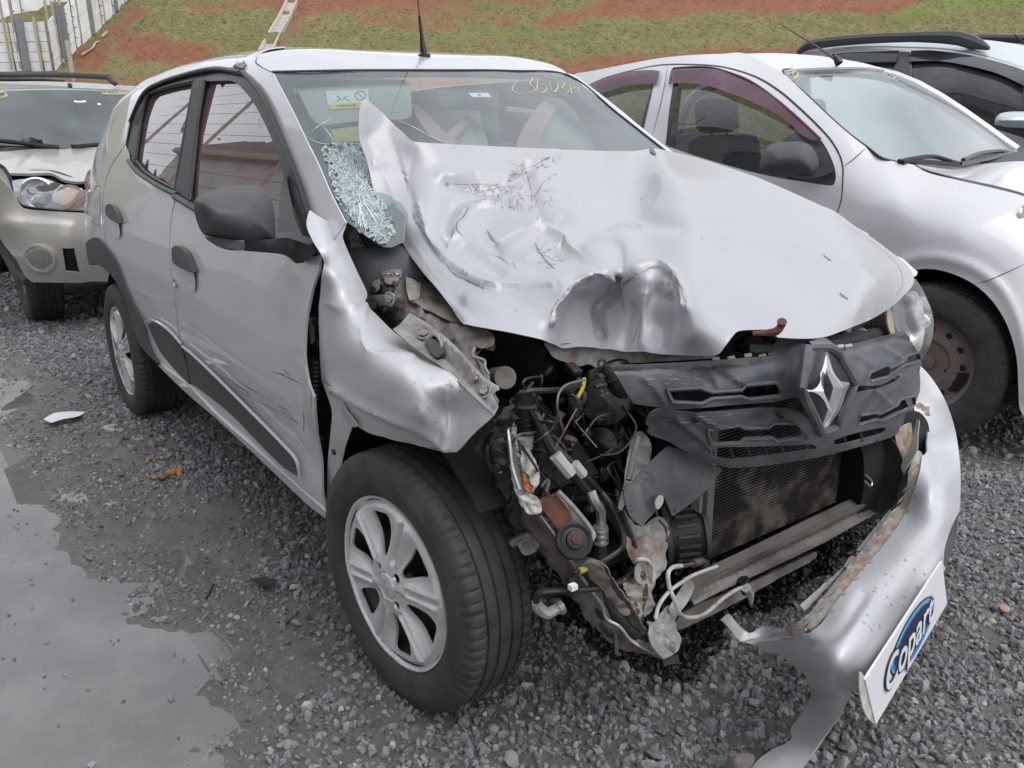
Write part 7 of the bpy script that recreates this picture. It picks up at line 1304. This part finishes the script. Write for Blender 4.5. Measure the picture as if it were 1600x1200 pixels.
n_u, n_v = UU.shape; ii, jj = np.meshgrid(np.arange(n_u-1), np.arange(n_v-1), indexing='ij'); a = ii*n_v+jj
Fh = np.stack([a, a+1, a+n_v+1, a+n_v], -1).reshape(-1, 4)
hm = bpy.data.materials.new('hill_grass'); hm.use_nodes = True; nt = hm.node_tree; N = nt.nodes; L = nt.links; b = N['Principled BSDF']; b.inputs['Roughness'].default_value = .95; b.inputs['Specular IOR Level'].default_value = .1
def node(t, **k):
    n = N.new(t)
    for q, v in k.items(): n.inputs[q].default_value = v
    return n
def mixc(fac, A, B_):
    n = N.new('ShaderNodeMix'); n.data_type = 'RGBA'
    for s_, v in (('A', A), ('B', B_)):
        if isinstance(v, tuple): n.inputs[s_].default_value = (*v, 1)
        else: L.new(v, n.inputs[s_])
    if isinstance(fac, float): n.inputs['Factor'].default_value = fac
    else: L.new(fac, n.inputs['Factor'])
    return n.outputs['Result']
def rng_(src, lo, hi, a0=0., a1=1.):
    n = N.new('ShaderNodeMapRange'); n.inputs['From Min'].default_value = lo; n.inputs['From Max'].default_value = hi; n.inputs['To Min'].default_value = a0; n.inputs['To Max'].default_value = a1; L.new(src, n.inputs['Value']); return n.outputs[0]
def nse(vec, sc, det=6, ro=.6): 
    n = N.new('ShaderNodeTexNoise'); n.inputs['Scale'].default_value = sc; n.inputs['Detail'].default_value = det; n.inputs['Roughness'].default_value = ro; L.new(vec, n.inputs['Vector']); return n.outputs['Fac']
tcn = N.new('ShaderNodeTexCoord').outputs['Object']; at = N.new('ShaderNodeAttribute'); at.attribute_name = 'earth'; ab_ = N.new('ShaderNodeAttribute'); ab_.attribute_name = 'lush'
n1, n2, n3 = nse(tcn, .5, 8, .65), nse(tcn, 3.5, 8, .7), nse(tcn, 11., 6, .75)
gcol = mixc(rng_(n1, .35, .65), (.20, .195, .080), (.30, .25, .125)); gcol = mixc(rng_(n2, .42, .62), gcol, (.15, .155, .060)); gcol = mixc(rng_(n3, .5, .72), gcol, (.34, .30, .18)); gcol = mixc(ab_.outputs['Fac'], gcol, (.20, .24, .07))
rcol = mixc(rng_(n2, .38, .66), (.26, .105, .06), (.32, .17, .105)); rcol = mixc(rng_(n3, .55, .75), rcol, (.17, .075, .045))
mm = N.new('ShaderNodeMath'); mm.operation = 'ADD'; L.new(at.outputs['Fac'], mm.inputs[0]); L.new(rng_(n2, .2, .8, -.62, .62), mm.inputs[1])
mm2 = N.new('ShaderNodeMath'); mm2.operation = 'ADD'; L.new(mm.outputs[0], mm2.inputs[0]); L.new(rng_(n1, .3, .7, -.25, .25), mm2.inputs[1])
L.new(mixc(rng_(mm2.outputs[0], .15, .75), gcol, rcol), b.inputs['Base Color'])
bu = N.new('ShaderNodeBump'); bu.inputs['Strength'].default_value = .9; bu.inputs['Distance'].default_value = .12; L.new(n3, bu.inputs['Height']); L.new(bu.outputs[0], b.inputs['Normal'])
hl_ = mesh('hillside', P, Fh, hm, None, True, kind='structure')
at_ = hl_.data.attributes.new('earth', 'FLOAT', 'POINT'); at_.data.foreach_set('value', red.astype(np.float32)); at_ = hl_.data.attributes.new('lush', 'FLOAT', 'POINT'); at_.data.foreach_set('value', np.clip(brt, 0, 1).astype(np.float32))

# --- instancing helper: one object of points, geometry nodes put small meshes on them
def scatter(name, pts, scl, rot, idx, protos, label=None):
    me = bpy.data.meshes.new(name); me.from_pydata([tuple(p) for p in pts], [], [])
    for nm, arr, ty, key in (('scl', scl, 'FLOAT_VECTOR', 'vector'), ('rot', rot, 'FLOAT_VECTOR', 'vector'), ('idx', idx, 'INT', 'value')):
        at_ = me.attributes.new(nm, ty, 'POINT'); at_.data.foreach_set(key, np.asarray(arr, np.int32 if ty == 'INT' else np.float32).ravel())
    o = bpy.data.objects.new(name, me); COL.objects.link(o); o['kind'] = 'stuff'
    if label: o['label'] = label
    o['category'] = 'grass' if name == 'grass' else 'gravel'
    ng = bpy.data.node_groups.new(name, 'GeometryNodeTree'); ng.interface.new_socket('Geometry', in_out='INPUT', socket_type='NodeSocketGeometry'); ng.interface.new_socket('Geometry', in_out='OUTPUT', socket_type='NodeSocketGeometry')
    gi = ng.nodes.new('NodeGroupInput'); go = ng.nodes.new('NodeGroupOutput'); g2 = ng.nodes.new('GeometryNodeGeometryToInstance'); ip = ng.nodes.new('GeometryNodeInstanceOnPoints')
    for q in reversed(protos):
        oi = ng.nodes.new('GeometryNodeObjectInfo'); oi.inputs['Object'].default_value = q; ng.links.new(oi.outputs['Geometry'], g2.inputs[0])
    def att(nm, ty):
        n = ng.nodes.new('GeometryNodeInputNamedAttribute'); n.data_type = ty; n.inputs['Name'].default_value = nm; return [s for s in n.outputs if s.enabled and s.name == 'Attribute'][0]
    ng.links.new(gi.outputs[0], ip.inputs['Points']); ng.links.new(g2.outputs[0], ip.inputs['Instance']); ip.inputs['Pick Instance'].default_value = True
    ng.links.new(att('idx', 'INT'), ip.inputs['Instance Index']); ng.links.new(att('scl', 'FLOAT_VECTOR'), ip.inputs['Scale']); ng.links.new(att('rot', 'FLOAT_VECTOR'), ip.inputs['Rotation'])
    ng.links.new(ip.outputs[0], go.inputs[0]); md = o.modifiers.new('scatter', 'NODES'); md.node_group = ng
    return o
def proto(name, V, Fc, m):
    me = bpy.data.meshes.new(name); me.from_pydata([tuple(v) for v in V], [], [tuple(f) for f in Fc]); me.materials.append(m); return bpy.data.objects.new(name, me)
# --- grass tufts on the hill
gm = mat('tuft', (.12, .13, .045), .9, 0); nt = gm.node_tree; N = nt.nodes; L = nt.links; oi = N.new('ShaderNodeObjectInfo'); cr_ = N.new('ShaderNodeValToRGB'); L.new(oi.outputs['Random'], cr_.inputs[0]); L.new(cr_.outputs[0], N['Principled BSDF'].inputs['Base Color'])
cr_.color_ramp.elements[0].color = (.17, .175, .065, 1); cr_.color_ramp.elements[1].color = (.36, .30, .16, 1); e = cr_.color_ramp.elements.new(.6); e.color = (.23, .22, .09, 1)
tufts = []
for k in range(4):
    V = []; Fc = []; r = random.Random(k)
    for q in range(9):
        a = r.uniform(0, 6.28); l = r.uniform(.5, 1); x, y = r.uniform(-.35, .35), r.uniform(-.35, .35); n = len(V); w = .07
        V += [(x-w*math.sin(a), y+w*math.cos(a), 0), (x+w*math.sin(a), y-w*math.cos(a), 0), (x+math.cos(a)*.45*l, y+math.sin(a)*.45*l, .55*l)]; Fc.append((n, n+1, n+2))
    tufts.append(proto('grass_tuft', V, Fc, gm))
n = 42000; u_ = rg.uniform(-30, 34, n); v_ = rg.uniform(.5, 26, n)
x_ = CAM[0]+vd[0]*(D0+v_)+vr[0]*u_; y_ = CAM[1]+vd[1]*(D0+v_)+vr[1]*u_; z_ = hill_z(x_, y_)
iu = np.clip(np.searchsorted(us, u_), 0, len(us)-1); iv = np.clip(np.searchsorted(vs2, v_), 0, len(vs2)-1); rd_v = red.reshape(n_u, n_v)[iu, iv]; zz_ = z_+.13*nz[iu, iv]-.03
keep = rg.random(n) > np.clip(rd_v*.85, 0, .85)
s_ = rg.uniform(.07, .18, n); scatter('grass', np.stack([x_, y_, zz_], 1)[keep], np.stack([s_, s_, s_*.7], 1)[keep], np.stack([0*s_, 0*s_, rg.uniform(0, 6.28, n)], 1)[keep], rg.integers(0, 4, n)[keep], tufts, 'short olive grass growing in patches over the hillside')

# --- fence of pale slabs climbing the hill, posts and wires
fa = empty('panel_fence', tuple(HILL(85, 111)), 'white panel fence climbing the hillside at the top left', 'fence'); fb_ = empty('panel_fence', tuple(HILL(0, 113)), 'level stretch of white panel fence with tall wire posts, just below the climbing one', 'fence')
for f_, feet in ((fb_, [(-70, 114), (-22, 113), (26, 112.5), (48, 112), (70, 111.5), (84, 111)]), (fa, [(85, 111), (97, 99), (110, 86), (128, 70), (146, 55), (164, 36), (184, 16), (204, -6), (224, -28)])):
    W = [HILL(x, y) for x, y in feet]; bot = [w[2] for w in W]
    for i in range(len(W)-1):
        A_, B_ = W[i], W[i+1]; H = 2.15; dr = (B_-A_); dr[2] = 0; dr /= np.linalg.norm(dr); nn = np.cross(dr, [0, 0, 1.])
        for k in range(5):      # each panel is five boards laid one above another
            z0, z1 = H*k/5+.01, H*(k+1)/5-.015; g = MB(); o_ = nn*(.02 if k % 2 else .0)
            c = [A_+dr*.06+[0, 0, z0]+o_, B_-dr*.06+[0, 0, z0]+o_, B_-dr*.06+[0, 0, z1]+o_, A_+dr*.06+[0, 0, z1]+o_]
            g.add(c+[q+nn*.04 for q in c], [(0, 1, 2, 3), (7, 6, 5, 4), (0, 4, 5, 1), (1, 5, 6, 2), (2, 6, 7, 3), (3, 7, 4, 0)]); g.build('board', M['panel_white'], f_)
for f_, grey, tall in ((fb_, [(48, 110)], [(24, 110, 3.1), (71, 110, 2.3), (38, 108, 3.2)]), (fa, [(107, 89), (147, 53), (183, 16)], [(91, 104, 3.1), (110, 85, 3.0), (133, 63, 3.0), (150, 50, 3.0), (168, 34, 3.0), (186, 14, 3.0), (100, 96, 2.6)])):
    for x, y in grey: w = HILL(x, y); g = MB(); g.box(w+np.array([0, 0, 1.1])-np.append(vd, 0)*.25, (.28, .28, 2.3), rotz(YAW)); g.build('pier', M['panel_grey'], f_)
    tops = []
    for x, y, h in tall:
        w = HILL(x, y)-np.append(vd, 0)*.3; tube('wire_post', [tuple(w), tuple(w+[0, 0, h])],   .06, M['post_wood'], f_, sub=1, res=5)
        w2 = w+np.append(vr, 0)*.5; g = MB(); tube('', [tuple(w2), tuple(w2+[0, 0, h-.1])], .03, None, None, sub=1, res=4, join=g)
        for q in range(6): tube('', [tuple(w2+[0, 0, .3+q*.45]), tuple(w2+np.append(vr, 0)*.12+[0, 0, .26+q*.45])], .025, None, None, sub=1, res=4, join=g)
        g.build('insulator_post', M['panel_grey'], f_)
st_ = tube('stake', [tuple(HILL(115, 127)), tuple(HILL(115, 127)+[-.1, 0, 1.7])], .10, M['post_wood'], None, sub=1, res=6, label='pale wooden stake standing before the foot of the climbing fence', cat='stake')
wl = [HILL(-140, 62), HILL(-40, 42), HILL(10, 28), HILL(60, 15), HILL(122, 0), HILL(180, -14)]
bw = empty('warehouse', tuple(wl[2]), 'large plain white warehouse wall above the grass at the top left corner', 'building')
g = MB(); 
for i in range(len(wl)-1): A_, B_ = wl[i]-[0, 0, .4], wl[i+1]-[0, 0, .4]; g.add([A_, B_, B_+[0, 0, 9.], A_+[0, 0, 9.], A_+np.append(vd, 0)*12, B_+np.append(vd, 0)*12, B_+np.append(vd, 0)*12+[0, 0, 9.], A_+np.append(vd, 0)*12+[0, 0, 9.]], [(0, 1, 2, 3), (3, 2, 6, 7), (4, 7, 6, 5)])
g.build('wall', M['wall_white'], bw)
# concrete drain channel down the slope
dn = [HILL(x, y) for x, y in ((456, 6), (446, 28), (436, 45), (421, 74), (405, 105))]; g = MB(); V = []; Fc = []
sec = [(-.34, .22), (-.24, .22), (-.18, .06), (.18, .06), (.24, .22), (.34, .22), (.34, -.1), (-.34, -.1)]
for i, w in enumerate(dn):
    V += [w+np.append(vr, 0)*a+[0, 0, b_] for a, b_ in sec]
    if i: o_ = i*8-8; Fc += [(o_+k, o_+(k+1) % 8, o_+8+(k+1) % 8, o_+8+k) for k in range(8)]
Fc.append(tuple(range(8))); g.add(V, Fc); g.build('drain_channel', M['concrete'], None, label='pale concrete drain channel running down the grassy slope', cat='drain')
tube('branch', [tuple(HILL(x, y)+[0, 0, .12]) for x, y in ((128, 90), (136, 85), (145, 79), (150, 71), (154, 69))], .05, M['post_wood'], None, res=5, label='pale curved branch lying on red earth beside the fence', cat='branch')
tube('branch', [tuple(HILL(x, y)+[0, 0, .12]) for x, y in ((160, 62), (164, 57), (167, 54))], .06, M['post_wood'], None, res=5, label='short straight pale branch on red earth, above the curved one', cat='branch')

# --- yard building opposite the cars: seen in the windows and doors
sh_ = empty('yard_shed', (-6, -8, 0), 'long tall shed with corrugated wall and dark tiled roof facing the row of cars', 'building')
g = MB(); V = []; n = 300
for i in range(n): x = -34+i*.14; V += [(x, -8+(.04 if i % 2 else 0), 0), (x, -8+(.04 if i % 2 else 0), 6.2)]
g.add(V, [(2*i, 2*i+2, 2*i+3, 2*i+1) for i in range(n-1)]); g.build('wall', M['corrugated'], sh_)
g = MB(); g.box((-13, -7.85, 6.3), (42, .3, .22)); g.build('eaves_beam', M['cream_beam'], sh_)
V = []; n = 130; r = random.Random(4)
for i in range(n+1):
    x = -34+i*.32; V += [(x, -7.75, 6.45), (x, -9.6, 8.5+.12*(i % 3 == 0)+r.uniform(-.03, .03))]
g = MB(); g.add(V, [(2*i, 2*i+2, 2*i+3, 2*i+1) for i in range(n)]); g.build('roof', M['tile_dark'], sh_)
wf_ = empty('wire_fence', (-6, -5.6, 0), 'wire fence of slim posts and thin strands along the yard edge', 'fence')
for k in range(17): g = MB(); tube('', [(-30, -5.6, 1.0+k*.5), (8, -5.6, 1.0+k*.5)], .008, None, None, sub=1, res=4, join=g, caps=False); g.build('strand', M['wire'], wf_)
for k in range(7): tube('post', [(-28+k*6, -5.6, 0), (-28+k*6, -5.6, 8.1)], .05, M['post_wood'], wf_, sub=1, res=6)

# --- ground: gravel bed falling away to mud and a puddle on the left
def G(px, py): return U(px, py, 'z', 0.)[:2]
water = np.array([G(*p) for p in ((-500, 560), (-60, 590), (0, 640), (28, 690), (50, 735), (100, 800), (140, 870), (190, 925), (255, 962), (320, 975), (362, 995), (335, 1040), (352, 1085), (395, 1120), (340, 1160), (330, 1260), (300, 1420), (-800, 1420))])
small = [np.array([G(*p) for p in q]) for q in (((270, 855), (320, 850), (352, 862), (350, 885), (325, 915), (285, 905), (262, 880)), ((0, 585), (40, 590), (50, 625), (10, 640), (-30, 620)), ((440, 1060), (480, 1068), (520, 1080), (480, 1098), (440, 1085)), ((235, 780), (270, 790), (262, 812), (232, 800)))]
mud = np.array([G(*p) for p in ((-500, 520), (0, 545), (90, 590), (150, 640), (190, 700), (250, 745), (330, 790), (400, 870), (425, 945), (440, 1000), (470, 1050), (450, 1110), (420, 1180), (400, 1280), (380, 1420), (-900, 1420))])
def sdist(p, poly): d = segdist(p, poly); return np.where(inside(p, poly), -d, d)
def nmap(p, f, o=0): return np.array([mnoise.fractal(Vector((a*f, b_*f, o)), .7, 2.1, 5) for a, b_ in p])
def ground_h(p, n1=None):
    n1 = nmap(p, 3.0, 1.) if n1 is None else n1
    dm = sdist(p, mud); dw = sdist(p, water); far = np.clip((np.hypot(p[:, 0]-CAM[0], p[:, 1]-CAM[1])-9)/4, 0, 1)
    h = np.where(dm < 0, -.004+np.clip(dm, -1, 0)*.012, .004*np.clip(dm/.3, 0, 1))
    h = h-.022*np.clip(-(dw-.05)/.25, 0, 1.4)+.015*n1
    for s in small: ds = sdist(p, s); h = h-.018*np.clip(-(ds-.03)/.06, 0, 1)
    return h*(1-far), dm, dw
def grid(x0, x1, y0, y1, st):
    xs = np.arange(x0, x1+st/2, st); ys = np.arange(y0, y1+st/2, st); XX, YY = np.meshgrid(xs, ys, indexing='ij'); nx, ny = XX.shape; ii, jj = np.meshgrid(np.arange(nx-1), np.arange(ny-1), indexing='ij'); a = ii*ny+jj
    return np.stack([XX.ravel(), YY.ravel()], 1), np.stack([a, a+ny, a+ny+1, a+1], -1).reshape(-1, 4)
oil_shade_ = np.array([G(*p) for p in ((862, 960), (890, 992), (940, 1030), (1000, 1062), (1045, 1085), (1085, 1068), (1110, 1020), (1160, 975), (1230, 940), (1320, 880), (1400, 812), (1330, 760), (1000, 840), (880, 880))])  # area blackened for oiled ground plus the shadow under the engine
gp, gf2 = grid(-6.0, 2.0, -4.6, 2.4, .0200)
fine = nmap(gp, 14.0, 9.); n1 = nmap(gp, 3.0, 1.); hh, dm, dw = ground_h(gp, n1); hh = hh+.0055*fine*np.clip(.5-dw, .25, 1)
gmat = bpy.data.materials.new('ground_dirt'); gmat.use_nodes = True; nt = gmat.node_tree; N = nt.nodes; L = nt.links; b = N['Principled BSDF']
tcn = N.new('ShaderNodeTexCoord').outputs['Object']; at = N.new('ShaderNodeAttribute'); at.attribute_name = 'wet'; n1_, n2_, n3_ = nse(tcn, 1.6), nse(tcn, 14, 8, .7), nse(tcn, 90, 6, .7)
c1 = mixc(rng_(n2_, .35, .65), (.11, .105, .10), (.18, .172, .165)); c1 = mixc(rng_(n3_, .5, .7), c1, (.22, .215, .21)); c2 = mixc(rng_(n2_, .3, .7), (.125, .118, .11), (.20, .192, .182)); c2 = mixc(rng_(n3_, .55, .75), c2, (.09, .08, .07))
ao = N.new('ShaderNodeAttribute'); ao.attribute_name = 'oil_shade'; L.new(mixc(ao.outputs['Fac'], mixc(at.outputs['Fac'], c1, c2), (.010, .010, .010)), b.inputs['Base Color']); L.new(rng_(at.outputs['Fac'], 0, 1, .75, .20), b.inputs['Roughness'])
bu = N.new('ShaderNodeBump'); bu.inputs['Strength'].default_value = .9; bu.inputs['Distance'].default_value = .012; L.new(nse(tcn, 46, 9, .8), bu.inputs['Height']); L.new(bu.outputs[0], b.inputs['Normal'])
P = np.stack([gp[:, 0], gp[:, 1], hh], 1); at_o = np.clip(-(sdist(gp, oil_shade_)+.04*fine)/.02, 0, 1); go_ = mesh('ground', P, gf2, gmat, None, True, kind='structure'); at_ = go_.data.attributes.new('wet', 'FLOAT', 'POINT'); at_.data.foreach_set('value', np.clip(.5-dm/.25+.4*n1, 0, 1).astype(np.float32)); at_ = go_.data.attributes.new('oil_shade', 'FLOAT', 'POINT'); at_.data.foreach_set('value', at_o.astype(np.float32))
# the same ground further out: four coarse sheets butted against the fine one
def coarse(x0, x1, y0, y1, st):
    p, f = grid(x0, x1, y0, y1, st); h = ground_h(p)[0]; o = mesh('ground', np.stack([p[:, 0], p[:, 1], np.where((p[:, 0] < -6.1) | (p[:, 0] > 2.1) | (p[:, 1] < -4.7) | (p[:, 1] > 2.5), h*.0+.0, h)], 1), f, gmat, None, True, kind='structure')
coarse(-6.0, 2.0, 2.4, 6.4, .25); coarse(-14.0, -6.0, -6.6, 9.4, .25); coarse(2.0, 10.0, -6.6, 9.4, .5); coarse(-6.0, 2.0, -9.1, -4.6, .25)
mesh('ground', [(-60, -60, -.03), (60, -60, -.03), (60, 60, -.03), (-60, 60, -.03)], [(0, 1, 2, 3)], gmat, None, False, kind='structure')
# water
wm_ = bpy.data.materials.new('puddle_water'); wm_.use_nodes = True; nt = wm_.node_tree; N = nt.nodes; L = nt.links
for n in list(N): N.remove(n)
o_ = N.new('ShaderNodeOutputMaterial'); g1 = N.new('ShaderNodeBsdfPrincipled'); g1.inputs['Base Color'].default_value = (.105, .094, .083, 1); g1.inputs['Roughness'].default_value = .02; g1.inputs['IOR'].default_value = 1.85
tr = N.new('ShaderNodeBsdfTransparent'); ms = N.new('ShaderNodeMixShader'); ms.inputs[0].default_value = .80
tcn = N.new('ShaderNodeTexCoord').outputs['Object']; nn_ = nse(tcn, 2.2, 5, .6); L.new(rng_(nn_, .3, .7, .70, .92), ms.inputs[0]); L.new(tr.outputs[0], ms.inputs[1]); L.new(g1.outputs[0], ms.inputs[2])
n5 = nse(tcn, 22, 3, .5); bu = N.new('ShaderNodeBump'); bu.inputs['Strength'].default_value = .015; bu.inputs['Distance'].default_value = .004; L.new(n5, bu.inputs['Height']); L.new(bu.outputs[0], g1.inputs['Normal'])
n6 = nse(tcn, 5, 8, .7); c_ = mixc(rng_(n6, .4, .7), (.135, .132, .128), (.20, .195, .19)); L.new(c_, g1.inputs['Base Color']); L.new(ms.outputs[0], o_.inputs[0])
WZ = -.0135
mesh('puddle_water', [(-5.9, -4.5, WZ), (1.9, -4.5, WZ), (1.9, -.95, WZ), (-5.9, -.95, WZ)], [(0, 1, 2, 3)], wm_, None, False, kind='structure')
# --- gravel
sm = bpy.data.materials.new('stone'); sm.use_nodes = True; nt = sm.node_tree; N = nt.nodes; L = nt.links; b = N['Principled BSDF']
oi = N.new('ShaderNodeObjectInfo'); cr_ = N.new('ShaderNodeValToRGB'); L.new(oi.outputs['Random'], cr_.inputs[0]); el = cr_.color_ramp.elements; el[0].color = (.11, .113, .118, 1); el[1].color = (.72, .72, .725, 1)
for p_, c_ in ((.25, (.165, .17, .176)), (.55, (.255, .26, .267)), (.82, (.40, .40, .41)), (.93, (.20, .175, .15))): e = el.new(p_); e.color = (*c_, 1)
tcn = N.new('ShaderNodeTexCoord').outputs['Object']; nn_ = nse(tcn, 2.6, 6, .75); L.new(mixc(rng_(nn_, .45, .72), cr_.outputs[0], (.40, .40, .405)), b.inputs['Base Color']); L.new(rng_(nn_, .3, .7, .22, .7), b.inputs['Roughness']); b.inputs['Specular IOR Level'].default_value = .5
bu = N.new('ShaderNodeBump'); bu.inputs['Strength'].default_value = .5; bu.inputs['Distance'].default_value = .12; L.new(nse(tcn, 5, 4, .6), bu.inputs['Height']); L.new(bu.outputs[0], b.inputs['Normal'])
rocks = []
for k in range(9):
    bmx = bmesh.new(); bmesh.ops.create_icosphere(bmx, subdivisions=2, radius=1); r = np.random.default_rng(k+20)
    pl = r.normal(size=(9, 3)); pl /= np.linalg.norm(pl, axis=1)[:, None]; dc = r.uniform(.48, .85, 9); V = []
    for v in bmx.verts:
        c = np.array(v.co); 
        for n_, d_ in zip(pl, dc):
            e_ = c@n_-d_
            if e_ > 0: c = c-n_*e_*.97
        V.append(c*np.array([1, r.uniform(.7, .85), .58])+r.normal(0, .012, 3))
    bmx.verts.ensure_lookup_table(); Fc = [tuple(q.index for q in f.verts) for f in bmx.faces]; bmx.free(); rocks.append(proto('stone', V, Fc, sm))
def stones(n, box, smin, smax, seed):
    r = np.random.default_rng(seed); p = np.stack([r.uniform(box[0], box[1], n), r.uniform(box[2], box[3], n)], 1)
    q = PJ(np.c_[p, np.zeros(n)]); front = ((np.c_[p, np.zeros(n)]-CAM)@RM[2]) > .2
    k = front & (q[:, 0] > -330) & (q[:, 0] < 1930) & (q[:, 1] < 1500); p = p[k]; h, dm, dw = ground_h(p)
    nz_ = nmap(p, 2.2, 4.); pr_ = np.clip(.5+dm/.35+nz_*.9, 0, 1); pr_ = np.maximum(pr_, np.clip(.45+.6*nz_, .10, .75)*(dw > -.02)); pr_ = np.where(dw < -.05, .012, pr_); k = r.random(len(p)) < pr_; p, h, dm, dw = p[k], h[k], dm[k], dw[k]
    s = np.exp(r.normal(math.log((smin+smax)/2), .33, len(p))).clip(smin*.6, smax*1.7); s = s*np.where(dm < 0, .72, 1)
    z = h+s*.15+r.uniform(-.3, .35, len(p))*s*(dm > 0); z = np.where(dw < -.04, WZ+s*.05, z)
    return np.c_[p, z], np.stack([s*r.uniform(.8, 1.25, len(p)), s, s*r.uniform(.8, 1.1, len(p))], 1), r.uniform(0, 6.28, (len(p), 3)), r.integers(0, 9, len(p))
sets = [stones(85000, (-1.9, 1.9, -3.0, 1.6), .0062, .0100, 1), stones(30000, (-1.9, 1.9, -3.0, 1.6), .0085, .0135, 2), stones(75000, (-4.6, -1.9, -3.9, 1.0), .0078, .0135, 3), stones(34000, (-9.5, -4.2, -6.0, 3.0), .013, .02, 4), stones(16000, (-2.5, 1.9, 1.5, 3.8), .009, .015, 5)]
allp = [np.concatenate([s[i] for s in sets]) for i in range(4)]; print('STONES', len(allp[0]))
oil_shade = np.array([G(*p) for p in ((862, 960), (890, 992), (940, 1030), (1000, 1062), (1045, 1085), (1085, 1068), (1110, 1020), (1160, 975), (1230, 940), (1320, 880), (1400, 812), (1330, 760), (1000, 840), (880, 880))])
om = mat('oil_shade_stone', (.012, .012, .013), .35, 0, noise=(3, .4, .7), col2=(.03, .03, .032)); oil_shade_rocks = [proto('oil_shade_stone', [v.co[:] for v in q.data.vertices], [tuple(f.vertices) for f in q.data.polygons], om) for q in rocks]  # black colour stands for oiled stones plus shadow under the front end
is_oil_shade = sdist(allp[0][:, :2], oil_shade)+.05*nmap(allp[0][:, :2], 6, 2.) < 0
scatter('gravel', *[a_[~is_oil_shade] for a_ in allp], rocks, 'loose grey crushed stone covering the yard around the cars'); scatter('oil_shade_gravel', *[a_[is_oil_shade] for a_ in allp], oil_shade_rocks, 'stones under the crushed front end, painted black for oiled ground plus shadow')

# --- litter
def scrap_sheet(name, pl, z, m, label, cat, cz=0.0, step=6, nz=.004, thick=.001, tilt=None):
    V2, Fc = tri2d(pl, step, lin=False); V2, Fc = clean(V2, Fc); P = np.array([U(x, y, 'z', z) for x, y in V2]); P[:, 2] += np.array([mnoise.noise(Vector((a*9, b_*9, 1)))*nz*3 for a, b_, c in P])+(0 if tilt is None else (P[:, 0]-P[:, 0].mean())*tilt)
    return mesh(name, P, face_cam(P, Fc), m, None, True, thick=thick, label=label, cat=cat)
scrap_sheet('paper_scrap', [(68, 655, 1), (84, 648), (108, 643), (133, 641, 1), (124, 650), (100, 655), (80, 661, 1)], .022, M['paper'], 'torn white paper scrap lying on the wet gravel at the left', 'paper')
scrap_sheet('flat_stone', [(160, 668), (175, 662), (196, 664), (190, 672), (172, 674)], .014, M['concrete'], 'flat pale grey stone chip between the paper scrap and the rear tyre', 'stone', thick=.006)
scrap_sheet('plastic_shard', [(392, 904, 1), (410, 901), (432, 906), (428, 914), (405, 913)], .022, M['plastic_trim'], 'small black plastic shard on gravel below the front door', 'debris', thick=.003)
def clump(name, px, py, r, m, label, cat, n=5, sp=12):
    t = MB(); rr_ = random.Random(px)
    for k in range(n):
        bmx = bmesh.new(); bmesh.ops.create_icosphere(bmx, subdivisions=2, radius=1); c = np.array(U(px+rr_.uniform(-sp, sp), py+rr_.uniform(-sp*.5, sp*.5), 'z', .018)); s = r*rr_.uniform(.5, 1.1)
        V = [c+np.array(v.co)*s*np.array([1, 1, .6])*(1+.5*mnoise.noise(Vector(v.co)*2.2+Vector((k*3, px, 0)))) for v in bmx.verts]; Fc = [tuple(q.index for q in f.verts) for f in bmx.faces]; bmx.free(); t.add(V, Fc)
    return t.build(name, m, None, True, label=label, cat=cat)
clump('sponge_scrap', 272, 737, .018, M['orange_scrap'], 'crumbled orange sponge scrap on wet gravel beside the sill', 'debris', 6, 9); clump('clay_lump', 246, 745, .016, M['tan_scrap'], 'brown clay lump just left of the orange scrap', 'debris', 4, 8); clump('leaf_litter', 293, 729, .013, M['tan_scrap'], 'small brown crumb just right of the orange scrap', 'debris', 3, 4)
clump('clay_crumb', 231, 716, .012, M['orange_scrap'], 'tiny orange clay crumb up and left of the orange scrap', 'debris', 2, 3); clump('clay_crumb', 150, 830, .010, M['tan_scrap'], 'small tan crumb at the edge of the large puddle', 'debris', 2, 3)
cp = U(1569, 952, 'z', .02); g = MB(); g.lathe([(0, .013), (.006, .013), (.008, .010), (.008, 0)], cp, (.3, -.2, 1), 20); g.build('bottle_cap', mat('pinkish', (.36, .22, .18), .6), None, 40, label='small pinkish bottle cap on gravel at the right edge', cat='cap')
tube('twig', [tuple(U(x, y, 'z', .004)) for x, y in ((322, 935), (328, 925), (333, 912))], .003, M['seal'], None, res=5, label='short dark twig sticking up at the puddle edge', cat='twig')
tube('twig', [tuple(U(x, y, 'z', .012)) for x, y in ((188, 838), (192, 850), (198, 862))], .003, M['seal'], None, res=5, label='dark twig lying in mud above the puddle', cat='twig') if False else None
for o in COL.objects:
    if o.get('kind') == 'structure' and not o.get('label'):
        k = o.name.split('.')[0]
        o['category'] = {'hillside': 'hill', 'ground': 'ground', 'puddle_water': 'puddle'}.get(k, k)
        o['label'] = {'hillside': 'grassy bank with bare red earth bands rising behind the cars', 'ground': 'muddy wet yard ground under the gravel', 'puddle_water': 'shallow grey muddy puddle along the left of the yard'}.get(k, k)
